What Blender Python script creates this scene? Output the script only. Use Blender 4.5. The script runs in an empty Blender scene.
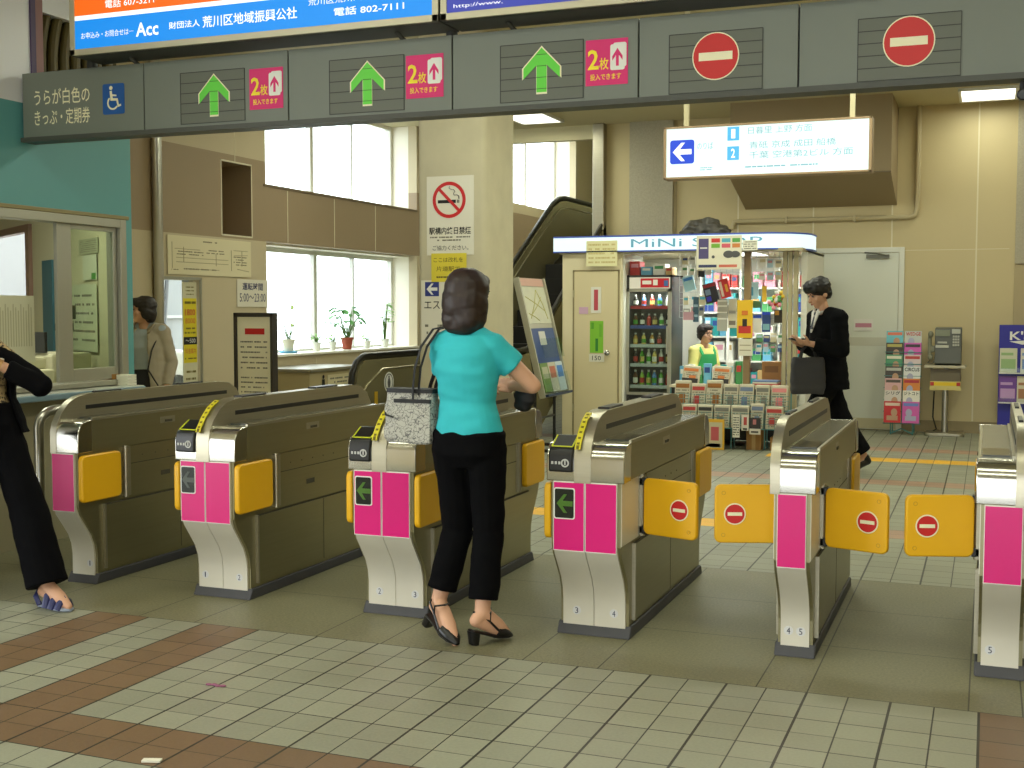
import bpy, bmesh, math, random
from mathutils import Vector, Matrix, noise, Euler
random.seed(7)
PI = math.pi
sc = bpy.context.scene
COL = sc.collection

# ------------------------------------------------------------------ camera, world, exposure
cam_d = bpy.data.cameras.new('camera')
cam_d.sensor_width = 36.0
cam_d.lens = 1207.28 / 1024 * 36.0
cam_d.clip_end = 200
cam = bpy.data.objects.new('camera', cam_d)
COL.objects.link(cam)
cam.location = (0, 0, 1.43)
cam.rotation_euler = Euler((PI/2 - math.radians(3.543), math.radians(-0.035), math.radians(21.517)), 'XYZ')
sc.camera = cam
sc.view_settings.view_transform = 'Standard'
sc.view_settings.look = 'None'
sc.view_settings.gamma = 1.0
sc.view_settings.use_curve_mapping = False
sc.view_settings.exposure = 0.0
W = bpy.data.worlds.new('overcast_sky')
sc.world = W
W.use_nodes = True
W.node_tree.nodes['Background'].inputs[0].default_value = (0.93, 0.98, 1.0, 1)
W.node_tree.nodes['Background'].inputs[1].default_value = 6.0

def area(name, loc, sx, sy, power, col=(0.96, 1.0, 0.80), rot=(0, 0, 0)):
    d = bpy.data.lights.new(name, 'AREA')
    d.shape = 'RECTANGLE'; d.size = sx; d.size_y = sy; d.energy = power; d.color = col
    o = bpy.data.objects.new(name, d); COL.objects.link(o)
    o.location = loc; o.rotation_euler = rot
    return o
CEIL = 3.78
# rows of fluorescent fixtures of the hall: (x, y, length along x, power)
FIX = [(-3.6, 0.6, 2.4, 26), (-0.6, 0.6, 2.4, 26), (-3.6, 3.2, 2.4, 22), (-0.6, 3.2, 2.4, 22), (2.0, 2.0, 2.4, 20),
       (-3.2, 8.0, 1.2, 36), (-0.8, 8.0, 1.2, 44), (-2.3, 11.2, 1.2, 46), (-5.2, 10.9, 1.2, 24), (0.8, 11.2, 1.2, 54)]
# daylight portals in the windows, the left entrance and the added front opening
for nm, loc, sx, sy, rot in (('portal_entrance', (-7.95, -0.1, 1.65), 3.3, 6.6, (0, -PI/2, 0)), ('portal_front', (-0.3, -4.15, 1.3), 5.4, 2.5, (PI/2, 0, 0)),
        ('portal_upper_window', (-7.25, 12.4, 3.2), 1.05, 3.4, (0, -PI/2, 0)), ('portal_lower_window', (-7.25, 12.4, 1.5), 1.1, 3.4, (0, -PI/2, 0)), ('portal_stair_window', (-7.25, 18.6, 3.8), 1.4, 3.9, (0, -PI/2, 0))):
    area(nm, loc, sx, sy, 1.0, (1, 1, 1), rot).data.cycles.is_portal = True
FIXV = [(-0.06, 14.25, 0.54, 9), (-5.25, 14.0, 0.5, 16)]

# ------------------------------------------------------------------ materials
def lin(c):
    c = c / 255.0
    return c / 12.92 if c <= 0.04045 else ((c + 0.055) / 1.055) ** 2.4
def L3(rgb): return (lin(rgb[0]), lin(rgb[1]), lin(rgb[2]), 1)
MATS = {}
def M(name, rgb, rough=0.5, metal=0.0, var=0.0, scale=8.0, emit=0.0, bump=0.0, stretch=None, spec=0.5):
    if name in MATS: return MATS[name]
    m = bpy.data.materials.new(name); m.use_nodes = True
    nt = m.node_tree; b = nt.nodes['Principled BSDF']
    b.inputs['Base Color'].default_value = L3(rgb)
    b.inputs['Roughness'].default_value = rough
    b.inputs['Metallic'].default_value = metal
    b.inputs['Specular IOR Level'].default_value = spec
    if emit:
        b.inputs['Base Color'].default_value = tuple(v*0.25 for v in L3(rgb)[:3]) + (1,)
        b.inputs['Emission Color'].default_value = L3(rgb)
        b.inputs['Emission Strength'].default_value = emit
    if var or bump:
        tc = nt.nodes.new('ShaderNodeTexCoord')
        nz = nt.nodes.new('ShaderNodeTexNoise'); nz.inputs['Scale'].default_value = scale
        nz.inputs['Detail'].default_value = 5
        if stretch:
            mp = nt.nodes.new('ShaderNodeMapping'); mp.inputs['Scale'].default_value = stretch
            nt.links.new(tc.outputs['Object'], mp.inputs[0]); nt.links.new(mp.outputs[0], nz.inputs['Vector'])
        else:
            nt.links.new(tc.outputs['Object'], nz.inputs['Vector'])
        if var:
            mx = nt.nodes.new('ShaderNodeMix'); mx.data_type = 'RGBA'
            c = L3(rgb)
            mx.inputs[6].default_value = tuple(max(0, v*(1-var)) for v in c[:3]) + (1,)
            mx.inputs[7].default_value = tuple(min(1, v*(1+var)) for v in c[:3]) + (1,)
            nt.links.new(nz.outputs[0], mx.inputs[0]); nt.links.new(mx.outputs[2], b.inputs['Base Color'])
        if bump:
            bp = nt.nodes.new('ShaderNodeBump'); bp.inputs['Strength'].default_value = bump
            bp.inputs['Distance'].default_value = 0.01
            nt.links.new(nz.outputs[0], bp.inputs['Height']); nt.links.new(bp.outputs[0], b.inputs['Normal'])
    MATS[name] = m
    return m
def glass(name, tint=(255, 255, 255), refl=0.08):
    if name in MATS: return MATS[name]
    m = bpy.data.materials.new(name); m.use_nodes = True
    nt = m.node_tree; nt.nodes.clear()
    o = nt.nodes.new('ShaderNodeOutputMaterial'); t = nt.nodes.new('ShaderNodeBsdfTransparent')
    g = nt.nodes.new('ShaderNodeBsdfGlossy'); mx = nt.nodes.new('ShaderNodeMixShader')
    t.inputs[0].default_value = L3(tint); g.inputs['Roughness'].default_value = 0.03
    mx.inputs[0].default_value = refl
    nt.links.new(t.outputs[0], mx.inputs[1]); nt.links.new(g.outputs[0], mx.inputs[2]); nt.links.new(mx.outputs[0], o.inputs[0])
    MATS[name] = m
    return m
def pattern(name, c1, c2, kind='voronoi', scale=30.0, thr=0.5, rough=0.7):
    """two-colour blotchy cloth: leopard print, scribbled tote cloth, newsprint"""
    if name in MATS: return MATS[name]
    m = bpy.data.materials.new(name); m.use_nodes = True
    nt = m.node_tree; b = nt.nodes['Principled BSDF']; b.inputs['Roughness'].default_value = rough
    tc = nt.nodes.new('ShaderNodeTexCoord')
    if kind == 'lines':
        t = nt.nodes.new('ShaderNodeTexVoronoi'); t.feature = 'DISTANCE_TO_EDGE'; t.inputs['Scale'].default_value = scale
        n2 = nt.nodes.new('ShaderNodeTexNoise'); n2.inputs['Scale'].default_value = scale*0.6
        va = nt.nodes.new('ShaderNodeVectorMath'); va.operation = 'MULTIPLY_ADD'; va.inputs[1].default_value = (0.08,)*3
        nt.links.new(tc.outputs['Object'], n2.inputs['Vector'])
        nt.links.new(n2.outputs['Color'], va.inputs[0]); nt.links.new(tc.outputs['Object'], va.inputs[2])
        nt.links.new(va.outputs[0], t.inputs['Vector']); out = t.outputs['Distance']
    else:
        t = nt.nodes.new('ShaderNodeTexNoise'); t.inputs['Scale'].default_value = scale; t.inputs['Detail'].default_value = 3
        nt.links.new(tc.outputs['Object'], t.inputs['Vector']); out = t.outputs[0]
    r = nt.nodes.new('ShaderNodeValToRGB')
    e = r.color_ramp.elements
    e[0].position = thr - 0.03; e[1].position = thr + 0.03
    e[0].color = L3(c2); e[1].color = L3(c1)
    nt.links.new(out, r.inputs[0]); nt.links.new(r.outputs[0], b.inputs['Base Color'])
    MATS[name] = m
    return m

# floor: square tiles laid on a 0.15 m grid (wide joints every second tile)
def tile_mat(name, rgb, grout=(40, 39, 28)):
    m = bpy.data.materials.new(name); m.use_nodes = True
    nt = m.node_tree; b = nt.nodes['Principled BSDF']
    N = lambda t, **k: nt.nodes.new(t)
    def math_(op, a, b_=None, c=None):
        n = nt.nodes.new('ShaderNodeMath'); n.operation = op
        for i, v in enumerate((a, b_, c)):
            if v is None: continue
            if isinstance(v, (int, float)): n.inputs[i].default_value = v
            else: nt.links.new(v, n.inputs[i])
        return n.outputs[0]
    g = N('ShaderNodeNewGeometry'); s = N('ShaderNodeSeparateXYZ'); nt.links.new(g.outputs['Position'], s.inputs[0])
    X = s.outputs[0]; Y = math_('SUBTRACT', s.outputs[1], 4.53)
    def dist(v, p):
        q = math_('DIVIDE', v, p); q = math_('ADD', q, 0.5); q = math_('FRACT', q); q = math_('SUBTRACT', q, 0.5)
        return math_('MULTIPLY', math_('ABSOLUTE', q), p)
    lx = math_('LESS_THAN', dist(X, 0.15), 0.0026); lX = math_('LESS_THAN', dist(X, 0.3), 0.0046)
    ly = math_('MULTIPLY', math_('LESS_THAN', dist(Y, 0.15), 0.0022), 0.75); lY = math_('MULTIPLY', math_('LESS_THAN', dist(Y, 0.3), 0.0028), 1.0)
    ln = math_('MAXIMUM', math_('MAXIMUM', lx, lX), math_('MAXIMUM', ly, lY))
    wn = N('ShaderNodeTexWhiteNoise'); wn.noise_dimensions = '2D'
    cx = N('ShaderNodeCombineXYZ')
    nt.links.new(math_('FLOOR', math_('DIVIDE', X, 0.15)), cx.inputs[0]); nt.links.new(math_('FLOOR', math_('DIVIDE', Y, 0.15)), cx.inputs[1])
    nt.links.new(cx.outputs[0], wn.inputs['Vector'])
    nz = N('ShaderNodeTexNoise'); nz.inputs['Scale'].default_value = 90; nz.inputs['Detail'].default_value = 4
    nt.links.new(g.outputs['Position'], nz.inputs['Vector'])
    n2 = N('ShaderNodeTexNoise'); n2.inputs['Scale'].default_value = 1.7; n2.inputs['Detail'].default_value = 4
    nt.links.new(g.outputs['Position'], n2.inputs['Vector'])
    v = math_('ADD', math_('MULTIPLY', wn.outputs[0], 0.35), math_('ADD', math_('MULTIPLY', nz.outputs[0], 0.55), math_('MULTIPLY', n2.outputs[0], 0.5)))
    mx = N('ShaderNodeMix'); mx.data_type = 'RGBA'; c = L3(rgb)
    mx.inputs[6].default_value = tuple(k*0.72 for k in c[:3]) + (1,); mx.inputs[7].default_value = tuple(min(1, k*1.22) for k in c[:3]) + (1,)
    nt.links.new(v, mx.inputs[0])
    m2 = N('ShaderNodeMix'); m2.data_type = 'RGBA'; nt.links.new(ln, m2.inputs[0])
    nt.links.new(mx.outputs[2], m2.inputs[6]); m2.inputs[7].default_value = L3(grout)
    nt.links.new(m2.outputs[2], b.inputs['Base Color'])
    nt.links.new(math_('ADD', math_('MULTIPLY', n2.outputs[0], 0.25), 0.36), b.inputs['Roughness'])
    MATS[name] = m
    return m
def granite_mat(name, rgb, xs, y0, dy):
    m = bpy.data.materials.new(name); m.use_nodes = True
    nt = m.node_tree; b = nt.nodes['Principled BSDF']
    def math_(op, a, b_=None):
        n = nt.nodes.new('ShaderNodeMath'); n.operation = op
        for i, v in enumerate((a, b_)):
            if v is None: continue
            if isinstance(v, (int, float)): n.inputs[i].default_value = v
            else: nt.links.new(v, n.inputs[i])
        return n.outputs[0]
    g = nt.nodes.new('ShaderNodeNewGeometry'); s = nt.nodes.new('ShaderNodeSeparateXYZ'); nt.links.new(g.outputs['Position'], s.inputs[0])
    d = None
    for x in xs:
        q = math_('ABSOLUTE', math_('SUBTRACT', s.outputs[0], x)); d = q if d is None else math_('MINIMUM', d, q)
    q = math_('FRACT', math_('DIVIDE', math_('SUBTRACT', s.outputs[1], y0 - dy/2), dy)); q = math_('MULTIPLY', math_('ABSOLUTE', math_('SUBTRACT', q, 0.5)), dy)
    ln = math_('LESS_THAN', math_('MINIMUM', d, q), 0.0028)
    nz = nt.nodes.new('ShaderNodeTexNoise'); nz.inputs['Scale'].default_value = 85; nz.inputs['Detail'].default_value = 6; nz.inputs['Roughness'].default_value = 0.75
    nt.links.new(g.outputs['Position'], nz.inputs['Vector'])
    n2 = nt.nodes.new('ShaderNodeTexNoise'); n2.inputs['Scale'].default_value = 2.2; n2.inputs['Detail'].default_value = 5
    nt.links.new(g.outputs['Position'], n2.inputs['Vector'])
    v = math_('ADD', math_('MULTIPLY', nz.outputs[0], 1.9), math_('MULTIPLY', n2.outputs[0], 0.5)); v = math_('SUBTRACT', v, 0.7)
    mx = nt.nodes.new('ShaderNodeMix'); mx.data_type = 'RGBA'; c = L3(rgb)
    mx.inputs[6].default_value = tuple(k*0.55 for k in c[:3]) + (1,); mx.inputs[7].default_value = tuple(min(1, k*1.45) for k in c[:3]) + (1,)
    nt.links.new(v, mx.inputs[0])
    m2 = nt.nodes.new('ShaderNodeMix'); m2.data_type = 'RGBA'; nt.links.new(ln, m2.inputs[0])
    nt.links.new(mx.outputs[2], m2.inputs[6]); m2.inputs[7].default_value = L3((62, 60, 45))
    nt.links.new(m2.outputs[2], b.inputs['Base Color'])
    nt.links.new(math_('ADD', math_('MULTIPLY', n2.outputs[0], 0.3), 0.34), b.inputs['Roughness'])
    MATS[name] = m
    return m

# ------------------------------------------------------------------ mesh helpers
def chain_matrix(o):
    m = Matrix.Identity(4)
    while o is not None:
        m = o.matrix_basis @ m; o = o.parent
    return m
class MB:
    """collects shapes in one bmesh; build() links them as ONE mesh object"""
    def __init__(s): s.bm = bmesh.new(); s.mi = 0
    def face(s, vs):
        try:
            f = s.bm.faces.new(vs); f.material_index = s.mi; return f
        except ValueError: return None
    def mat(s, i): s.mi = i; return s
    def box(s, x0, y0, z0, x1, y1, z1):
        x0, x1 = sorted((x0, x1)); y0, y1 = sorted((y0, y1)); z0, z1 = sorted((z0, z1))
        v = [s.bm.verts.new((x, y, z)) for x in (x0, x1) for y in (y0, y1) for z in (z0, z1)]
        for q in ((0, 1, 3, 2), (4, 6, 7, 5), (0, 4, 5, 1), (2, 3, 7, 6), (0, 2, 6, 4), (1, 5, 7, 3)): s.face([v[i] for i in q])
        return s
    def obox(s, c, ax, ay, az, hx, hy, hz):
        c = Vector(c); ax, ay, az = Vector(ax).normalized(), Vector(ay).normalized(), Vector(az).normalized()
        v = [s.bm.verts.new(c + ax*hx*i + ay*hy*j + az*hz*k) for i in (-1, 1) for j in (-1, 1) for k in (-1, 1)]
        for q in ((0, 1, 3, 2), (4, 6, 7, 5), (0, 4, 5, 1), (2, 3, 7, 6), (0, 2, 6, 4), (1, 5, 7, 3)): s.face([v[i] for i in q])
        return s
    def rings(s, R, closed=True, caps=True):
        rows = [[s.bm.verts.new(p) for p in r] for r in R]
        n = len(rows[0])
        for a, b in zip(rows, rows[1:]):
            for i in range(n if closed else n-1):
                j = (i+1) % n
                s.face([a[i], a[j], b[j], b[i]])
        if caps:
            s.face(rows[0][::-1]); s.face(rows[-1])
        return s
    def loft(s, secs, n=24, p=2.0):
        """secs: (centre, u half-axis, v half-axis); superellipse exponent p"""
        R = []
        for c, u, v in secs:
            c, u, v = Vector(c), Vector(u), Vector(v); r = []
            for i in range(n):
                a = 2*PI*i/n; ca, sa = math.cos(a), math.sin(a)
                r.append(c + u*math.copysign(abs(ca)**(2/p), ca) + v*math.copysign(abs(sa)**(2/p), sa))
            R.append(r)
        return s.rings(R)
    def cyl(s, p, q, r, r2=None, n=16):
        r2 = r if r2 is None else r2
        p, q = Vector(p), Vector(q); d = (q-p).normalized()
        a = d.orthogonal().normalized(); b = d.cross(a)
        return s.rings([[p + (a*math.cos(2*PI*i/n) + b*math.sin(2*PI*i/n))*r for i in range(n)],
                        [q + (a*math.cos(2*PI*i/n) + b*math.sin(2*PI*i/n))*r2 for i in range(n)]])
    def capsule(s, p, q, r, r2=None, n=14):
        r2 = r if r2 is None else r2
        p, q = Vector(p), Vector(q); d = (q-p)
        d = d.normalized() if d.length > 1e-6 else Vector((0, 0, 1))
        a = d.orthogonal().normalized(); b = d.cross(a); R = []
        for k in range(1, 5):
            t = PI/2*k/4; R.append((p - d*r*math.cos(t), r*math.sin(t)))
        for k in range(4):
            t = PI/2*k/4; R.append((q + d*r2*math.sin(t), r2*math.cos(t)))
        return s.rings([[c + (a*math.cos(2*PI*i/n) + b*math.sin(2*PI*i/n))*rr for i in range(n)] for c, rr in R])
    def ell(s, c, r, rot=None, n=16):
        c = Vector(c); R = []
        for k in range(1, 9):
            t = PI*k/9; ring = []
            for i in range(n):
                a = 2*PI*i/n
                v = Vector((r[0]*math.sin(t)*math.cos(a), r[1]*math.sin(t)*math.sin(a), r[2]*math.cos(t)))
                ring.append(c + (rot @ v if rot else v))
            R.append(ring)
        return s.rings(R[::-1])
    def lathe(s, c, prof, n=20):
        c = Vector(c)
        return s.rings([[c + Vector((r*math.cos(2*PI*i/n), r*math.sin(2*PI*i/n), z)) for i in range(n)] for r, z in prof])
    def tube(s, pts, r, n=10, r2=None, closed=False):
        pts = [Vector(p) for p in pts]; R = []; up = None
        for i, p in enumerate(pts):
            d = (pts[min(i+1, len(pts)-1)] - pts[max(i-1, 0)]).normalized()
            if up is None: up = d.orthogonal().normalized()
            a = (up - d*up.dot(d)).normalized(); up = a; b = d.cross(a)
            R.append([p + a*math.cos(2*PI*k/n)*r + b*math.sin(2*PI*k/n)*(r2 or r) for k in range(n)])
        return s.rings(R)
    def prism(s, pts, o, U, V, d):
        """polygon pts (u, v) in the frame o, U, V, given thickness d along U x V"""
        o, U, V = Vector(o), Vector(U), Vector(V); Nn = U.cross(V).normalized()
        a = [s.bm.verts.new(o + U*u + V*v) for u, v in pts]; b = [s.bm.verts.new(o + U*u + V*v + Nn*d) for u, v in pts]
        n = len(pts)
        s.face(a[::-1]); s.face(b)
        for i in range(n): s.face([a[i], a[(i+1) % n], b[(i+1) % n], b[i]])
        return s
    def disc(s, o, U, V, r, d, c=(0, 0), n=32, ry=None):
        return s.prism([(c[0] + r*math.cos(2*PI*i/n), c[1] + (ry or r)*math.sin(2*PI*i/n)) for i in range(n)], o, U, V, d)
    def ring(s, o, U, V, r0, r1, d, c=(0, 0), n=36):
        o, U, V = Vector(o), Vector(U), Vector(V); Nn = U.cross(V).normalized()
        P = lambda r, i, k: s.bm.verts.new(o + U*(c[0] + r*math.cos(2*PI*i/n)) + V*(c[1] + r*math.sin(2*PI*i/n)) + Nn*k)
        g = [[P(r0, i, 0), P(r0, i, d), P(r1, i, d), P(r1, i, 0)] for i in range(n)]
        for i in range(n):
            a, b = g[i], g[(i+1) % n]
            for k in range(4): s.face([a[k], a[(k+1) % 4], b[(k+1) % 4], b[k]])
        return s
    def plate(s, o, U, V, w, h, d, rad=0.0, n=5):
        """rounded rectangle centred on o"""
        if rad <= 0: pts = [(-w/2, -h/2), (w/2, -h/2), (w/2, h/2), (-w/2, h/2)]
        else:
            pts = []
            for cx, cy, a0 in ((w/2-rad, -h/2+rad, -PI/2), (w/2-rad, h/2-rad, 0), (-w/2+rad, h/2-rad, PI/2), (-w/2+rad, -h/2+rad, PI)):
                for k in range(n+1):
                    a = a0 + PI/2*k/n; pts.append((cx + rad*math.cos(a), cy + rad*math.sin(a)))
        return s.prism(pts, o, U, V, d)
    def build(s, name, mats, parent=None, world=False, bevel=0.0, smooth=0.6, origin=False, seg=2):
        bmesh.ops.recalc_face_normals(s.bm, faces=s.bm.faces)
        if not isinstance(mats, (list, tuple)): mats = [mats]
        me = bpy.data.meshes.new(name); s.bm.to_mesh(me); s.bm.free()
        for m in mats: me.materials.append(m)
        return finish(name, me, parent, world, bevel, smooth, origin, seg)
def finish(name, me, parent=None, world=False, bevel=0.0, smooth=0.6, origin=False, seg=2):
    if world and parent is not None: me.transform(chain_matrix(parent).inverted())
    o = bpy.data.objects.new(name, me); COL.objects.link(o)
    if parent is not None: o.parent = parent
    if smooth:
        for p in me.polygons: p.use_smooth = True
        me.set_sharp_from_angle(angle=smooth)
    if origin:
        xs = [v.co.x for v in me.vertices]; ys = [v.co.y for v in me.vertices]; zs = [v.co.z for v in me.vertices]
        c = Vector(((min(xs)+max(xs))/2, (min(ys)+max(ys))/2, min(zs)))
        me.transform(Matrix.Translation(-c)); o.location = c
    if bevel:
        b = o.modifiers.new('bevel', 'BEVEL'); b.width = bevel; b.segments = seg; b.limit_method = 'ANGLE'; b.angle_limit = 0.7
    return o
def tag(o, label=None, cat=None, group=None, kind=None):
    if label: o['label'] = label
    if cat: o['category'] = cat
    if group: o['group'] = group
    if kind: o['kind'] = kind
    return o
def T(name, label, cat, loc=(0, 0, 0), rz=0.0, group=None):
    o = bpy.data.objects.new(name, None); COL.objects.link(o); o.empty_display_size = 0.1
    o.location = loc; o.rotation_euler = (0, 0, rz)
    return tag(o, label, cat, group)
def copy_tree(o, parent=None):
    c = o.copy(); COL.objects.link(c)
    if parent is not None: c.parent = parent
    for ch in list(o.children): copy_tree(ch, c)
    return c
UX, UY, UZ = Vector((1, 0, 0)), Vector((0, 1, 0)), Vector((0, 0, 1))
def text(name, body, o, U, V, w, h, mat, parent=None, d=0.0008, bold=0.0, world=False, label=None):
    """lettering as a mesh, stretched into the box w x h centred on o in the plane U, V"""
    cu = bpy.data.curves.new(name, 'FONT'); cu.body = body; cu.size = 1.0; cu.extrude = 0.0; cu.offset = bold; cu.resolution_u = 2
    cu.align_x = 'LEFT'; cu.space_line = 1.15
    t = bpy.data.objects.new('lettering_curve', cu); COL.objects.link(t)
    bpy.context.view_layer.update()
    me = bpy.data.meshes.new_from_object(t.evaluated_get(bpy.context.evaluated_depsgraph_get()))
    bpy.data.objects.remove(t); bpy.data.curves.remove(cu)
    o, U, V = Vector(o), Vector(U), Vector(V); Nn = U.cross(V).normalized()
    xs = [v.co.x for v in me.vertices]; ys = [v.co.y for v in me.vertices]
    cx, cy, kx, ky = (min(xs)+max(xs))/2, (min(ys)+max(ys))/2, w/max(1e-6, max(xs)-min(xs)), h/max(1e-6, max(ys)-min(ys))
    for v in me.vertices: v.co = o + U*((v.co.x-cx)*kx) + V*((v.co.y-cy)*ky) + Nn*d
    me.materials.clear(); me.materials.append(mat); me.name = name
    ob = finish(name, me, parent, world, smooth=0)
    if label: ob['label'] = label
    return ob
def scribble(mb, o, U, V, w, h, rows, d=0.0008, fill=0.45, seed=1, cols=None):
    """rows of small ink strokes: print too small to read"""
    rnd = random.Random(seed)
    for r in range(rows):
        y = h/2 - (r+0.5)*h/rows; x = -w/2
        while x < w/2 - 0.004:
            l = min(rnd.uniform(0.02, 0.10)*w, w/2 - x)
            if rnd.random() < 0.82: mb.prism([(x, y-h/rows*fill/2), (x+l, y-h/rows*fill/2), (x+l, y+h/rows*fill/2), (x, y+h/rows*fill/2)], o, U, V, d)
            x += l + 0.012*w
    return mb
def blob(name, mb, mat, parent=None, voxel=0.007, it=4, wrinkle=0.0, wscale=9.0, world=False):
    """fuse overlapping closed shapes into one continuous smooth surface"""
    bmesh.ops.recalc_face_normals(mb.bm, faces=mb.bm.faces)
    me = bpy.data.meshes.new('raw'); mb.bm.to_mesh(me); mb.bm.free()
    t = bpy.data.objects.new('raw', me); COL.objects.link(t)
    r = t.modifiers.new('r', 'REMESH'); r.mode = 'VOXEL'; r.voxel_size = voxel
    if it:
        q = t.modifiers.new('s', 'SMOOTH'); q.factor = 0.5; q.iterations = it
    bpy.context.view_layer.update()
    m2 = bpy.data.meshes.new_from_object(t.evaluated_get(bpy.context.evaluated_depsgraph_get()))
    bpy.data.objects.remove(t); bpy.data.meshes.remove(me)
    if wrinkle:
        m2.update()
        ns = [v.normal.copy() for v in m2.vertices]
        for v, nn in zip(m2.vertices, ns):
            k = noise.noise(Vector((v.co.x*wscale, v.co.y*wscale, v.co.z*wscale*1.8)))
            v.co += nn*k*wrinkle
    m2.materials.clear(); m2.materials.append(mat); m2.name = name
    return finish(name, m2, parent, world, smooth=3.2)
ORD = ['first', 'second', 'third', 'fourth', 'fifth', 'sixth', 'seventh', 'eighth', 'ninth', 'tenth', 'eleventh', 'twelfth', 'thirteenth', 'fourteenth']
# ------------------------------------------------------------------ palette
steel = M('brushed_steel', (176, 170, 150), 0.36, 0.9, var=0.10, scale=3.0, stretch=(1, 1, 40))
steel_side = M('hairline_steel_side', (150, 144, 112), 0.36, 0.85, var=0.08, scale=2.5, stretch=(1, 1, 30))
chrome = M('polished_steel', (190, 188, 180), 0.18, 1.0)
plate_w = M('pale_steel_plate', (218, 213, 198), 0.42, 0.35, var=0.05, scale=6)
dark = M('black_plastic', (24, 24, 24), 0.35)
plinth_m = M('dark_plinth', (62, 62, 66), 0.55, var=0.15, scale=12)
magenta = M('magenta_panel', (214, 22, 120), 0.22)
yellow = M('yellow_flap', (232, 176, 16), 0.4)
seam_m = M('dark_seam', (70, 66, 50), 0.7)
white = M('white_enamel', (232, 232, 226), 0.45)
paper = M('white_paper', (226, 222, 205), 0.8)
ink = M('black_ink', (28, 26, 24), 0.8)
inkgrey = M('grey_ink', (120, 116, 100), 0.8)
red = M('sign_red', (200, 28, 30), 0.45)
cream = M('cream_white', (240, 234, 200), 0.5)
green_lit = M('green_arrow', (98, 214, 62), 0.4)
beam_g = M('beam_grey', (116, 122, 114), 0.5, 0.0, var=0.05, scale=3)
beam_d = M('beam_dark', (52, 54, 50), 0.6)
beige = M('beige_wall', (200, 184, 140), 0.55, var=0.05, scale=1.5)
beige2 = M('light_beige_wall', (198, 184, 152), 0.6, var=0.05, scale=1.5)
brown = M('brown_wall', (158, 138, 110), 0.55, var=0.05, scale=1.5)
whiteline = M('pale_joint', (222, 214, 186), 0.5)
teal = M('teal_panel', (94, 158, 160), 0.45, var=0.05, scale=2)
alu = M('aluminium_frame', (172, 170, 156), 0.4, 0.6)
concrete = M('concrete_column', (198, 190, 160), 0.8, var=0.14, scale=5, bump=0.25)
concrete2 = M('speckled_concrete', (176, 168, 146), 0.8, var=0.2, scale=60)
ceil_m = M('ceiling_board', (200, 190, 152), 0.7)
doorgrey = M('pale_door_paint', (222, 222, 208), 0.45, var=0.03, scale=2)
steelpipe = M('steel_tube', (186, 184, 174), 0.28, 0.95)
pane = glass('clear_glass', (246, 250, 250), 0.05)
skin = M('skin', (206, 158, 128), 0.55, var=0.06, scale=25)
black_cloth = M('black_cloth', (20, 20, 23), 0.85, var=0.2, scale=40, spec=0.1)
lamp_on = M('lamp_diffuser', (255, 252, 236), 0.5, emit=3.0)

# ------------------------------------------------------------------ the setting: floor
tg = tile_mat('grey_floor_tile', (142, 143, 124)); tr = tile_mat('red_floor_tile', (114, 91, 66))
tr2 = tile_mat('pale_red_floor_tile', (160, 130, 108)); ty = tile_mat('yellow_guide_tile', (226, 172, 44), (150, 118, 40))
gr = granite_mat('granite_slab', (122, 119, 92), [-4.46, -4.29, -3.66, -3.35, -2.71, -2.39, -1.74, -1.42, -0.79, -0.6, -0.035, 0.145], 4.53, 0.675)
fl = MB(); og = M('pale_bounce_ground', (214, 212, 204), 0.9, var=0.08, scale=2)  # outdoor ground made pale to bounce daylight up to the window lintels
def fq(m, x0, y0, x1, y1):
    fl.mi = m
    fl.face([fl.bm.verts.new(p) for p in ((x0, y0, 0), (x1, y0, 0), (x1, y1, 0), (x0, y1, 0))])
X0, X1 = -9.0, 3.6
for y0, y1, segs in (
    (-4.2, 3.03, ((X0, 0), (X1, 0))), (3.03, 3.33, ((X0, 1), (X1, 1))),
    (3.33, 4.53, ((X0, 0), (-3.9, 0), (-3.6, 1), (-3.3, 0), (-3.0, 1), (0.0, 0), (0.3, 1), (X1, 0))),
    (4.53, 6.56, ((X0, 3), (X1, 3))), (6.56, 7.83, ((X0, 0), (X1, 0))),
    (7.83, 8.13, ((X0, 4), (-1.5, 4), (X1, 2))), (8.13, 10.23, ((X0, 0), (X1, 0))),
    (10.23, 10.53, ((X0, 2), (X1, 2))), (10.53, 11.80, ((X0, 0), (X1, 0))), (11.80, 12.10, ((X0, 0), (-2.0, 0), (X1, 4))),
    (12.10, 12.70, ((X0, 0), (X1, 0))), (12.70, 13.03, ((X0, 2), (X1, 2))), (13.03, 14.9, ((X0, 0), (X1, 0))), (14.9, 22.2, ((X0, 0), (-4.5, 0)))):
    for (a, _), (b, m) in zip(segs, segs[1:]): fq(m, a, y0, b, y1)
fl.mi = 5
for x0, y0, x1, y1 in ((-30, -14, -9.0, 30), (-9.0, -14, 12, -4.2)): fq(5 if x0 < -9 else 6, x0, y0, x1, y1)
tag(fl.build('floor', [tg, tr, tr2, gr, ty, og, M('dark_front_ground', (104, 104, 102), 0.9, var=0.1, scale=4)], smooth=0), kind='structure')  # unseen ground before the front kept dark to dim the cap reflections

def struct(name, mb, mats, **k):
    return tag(mb.build(name, mats, smooth=k.pop('smooth', 0), **k), kind='structure')
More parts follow.
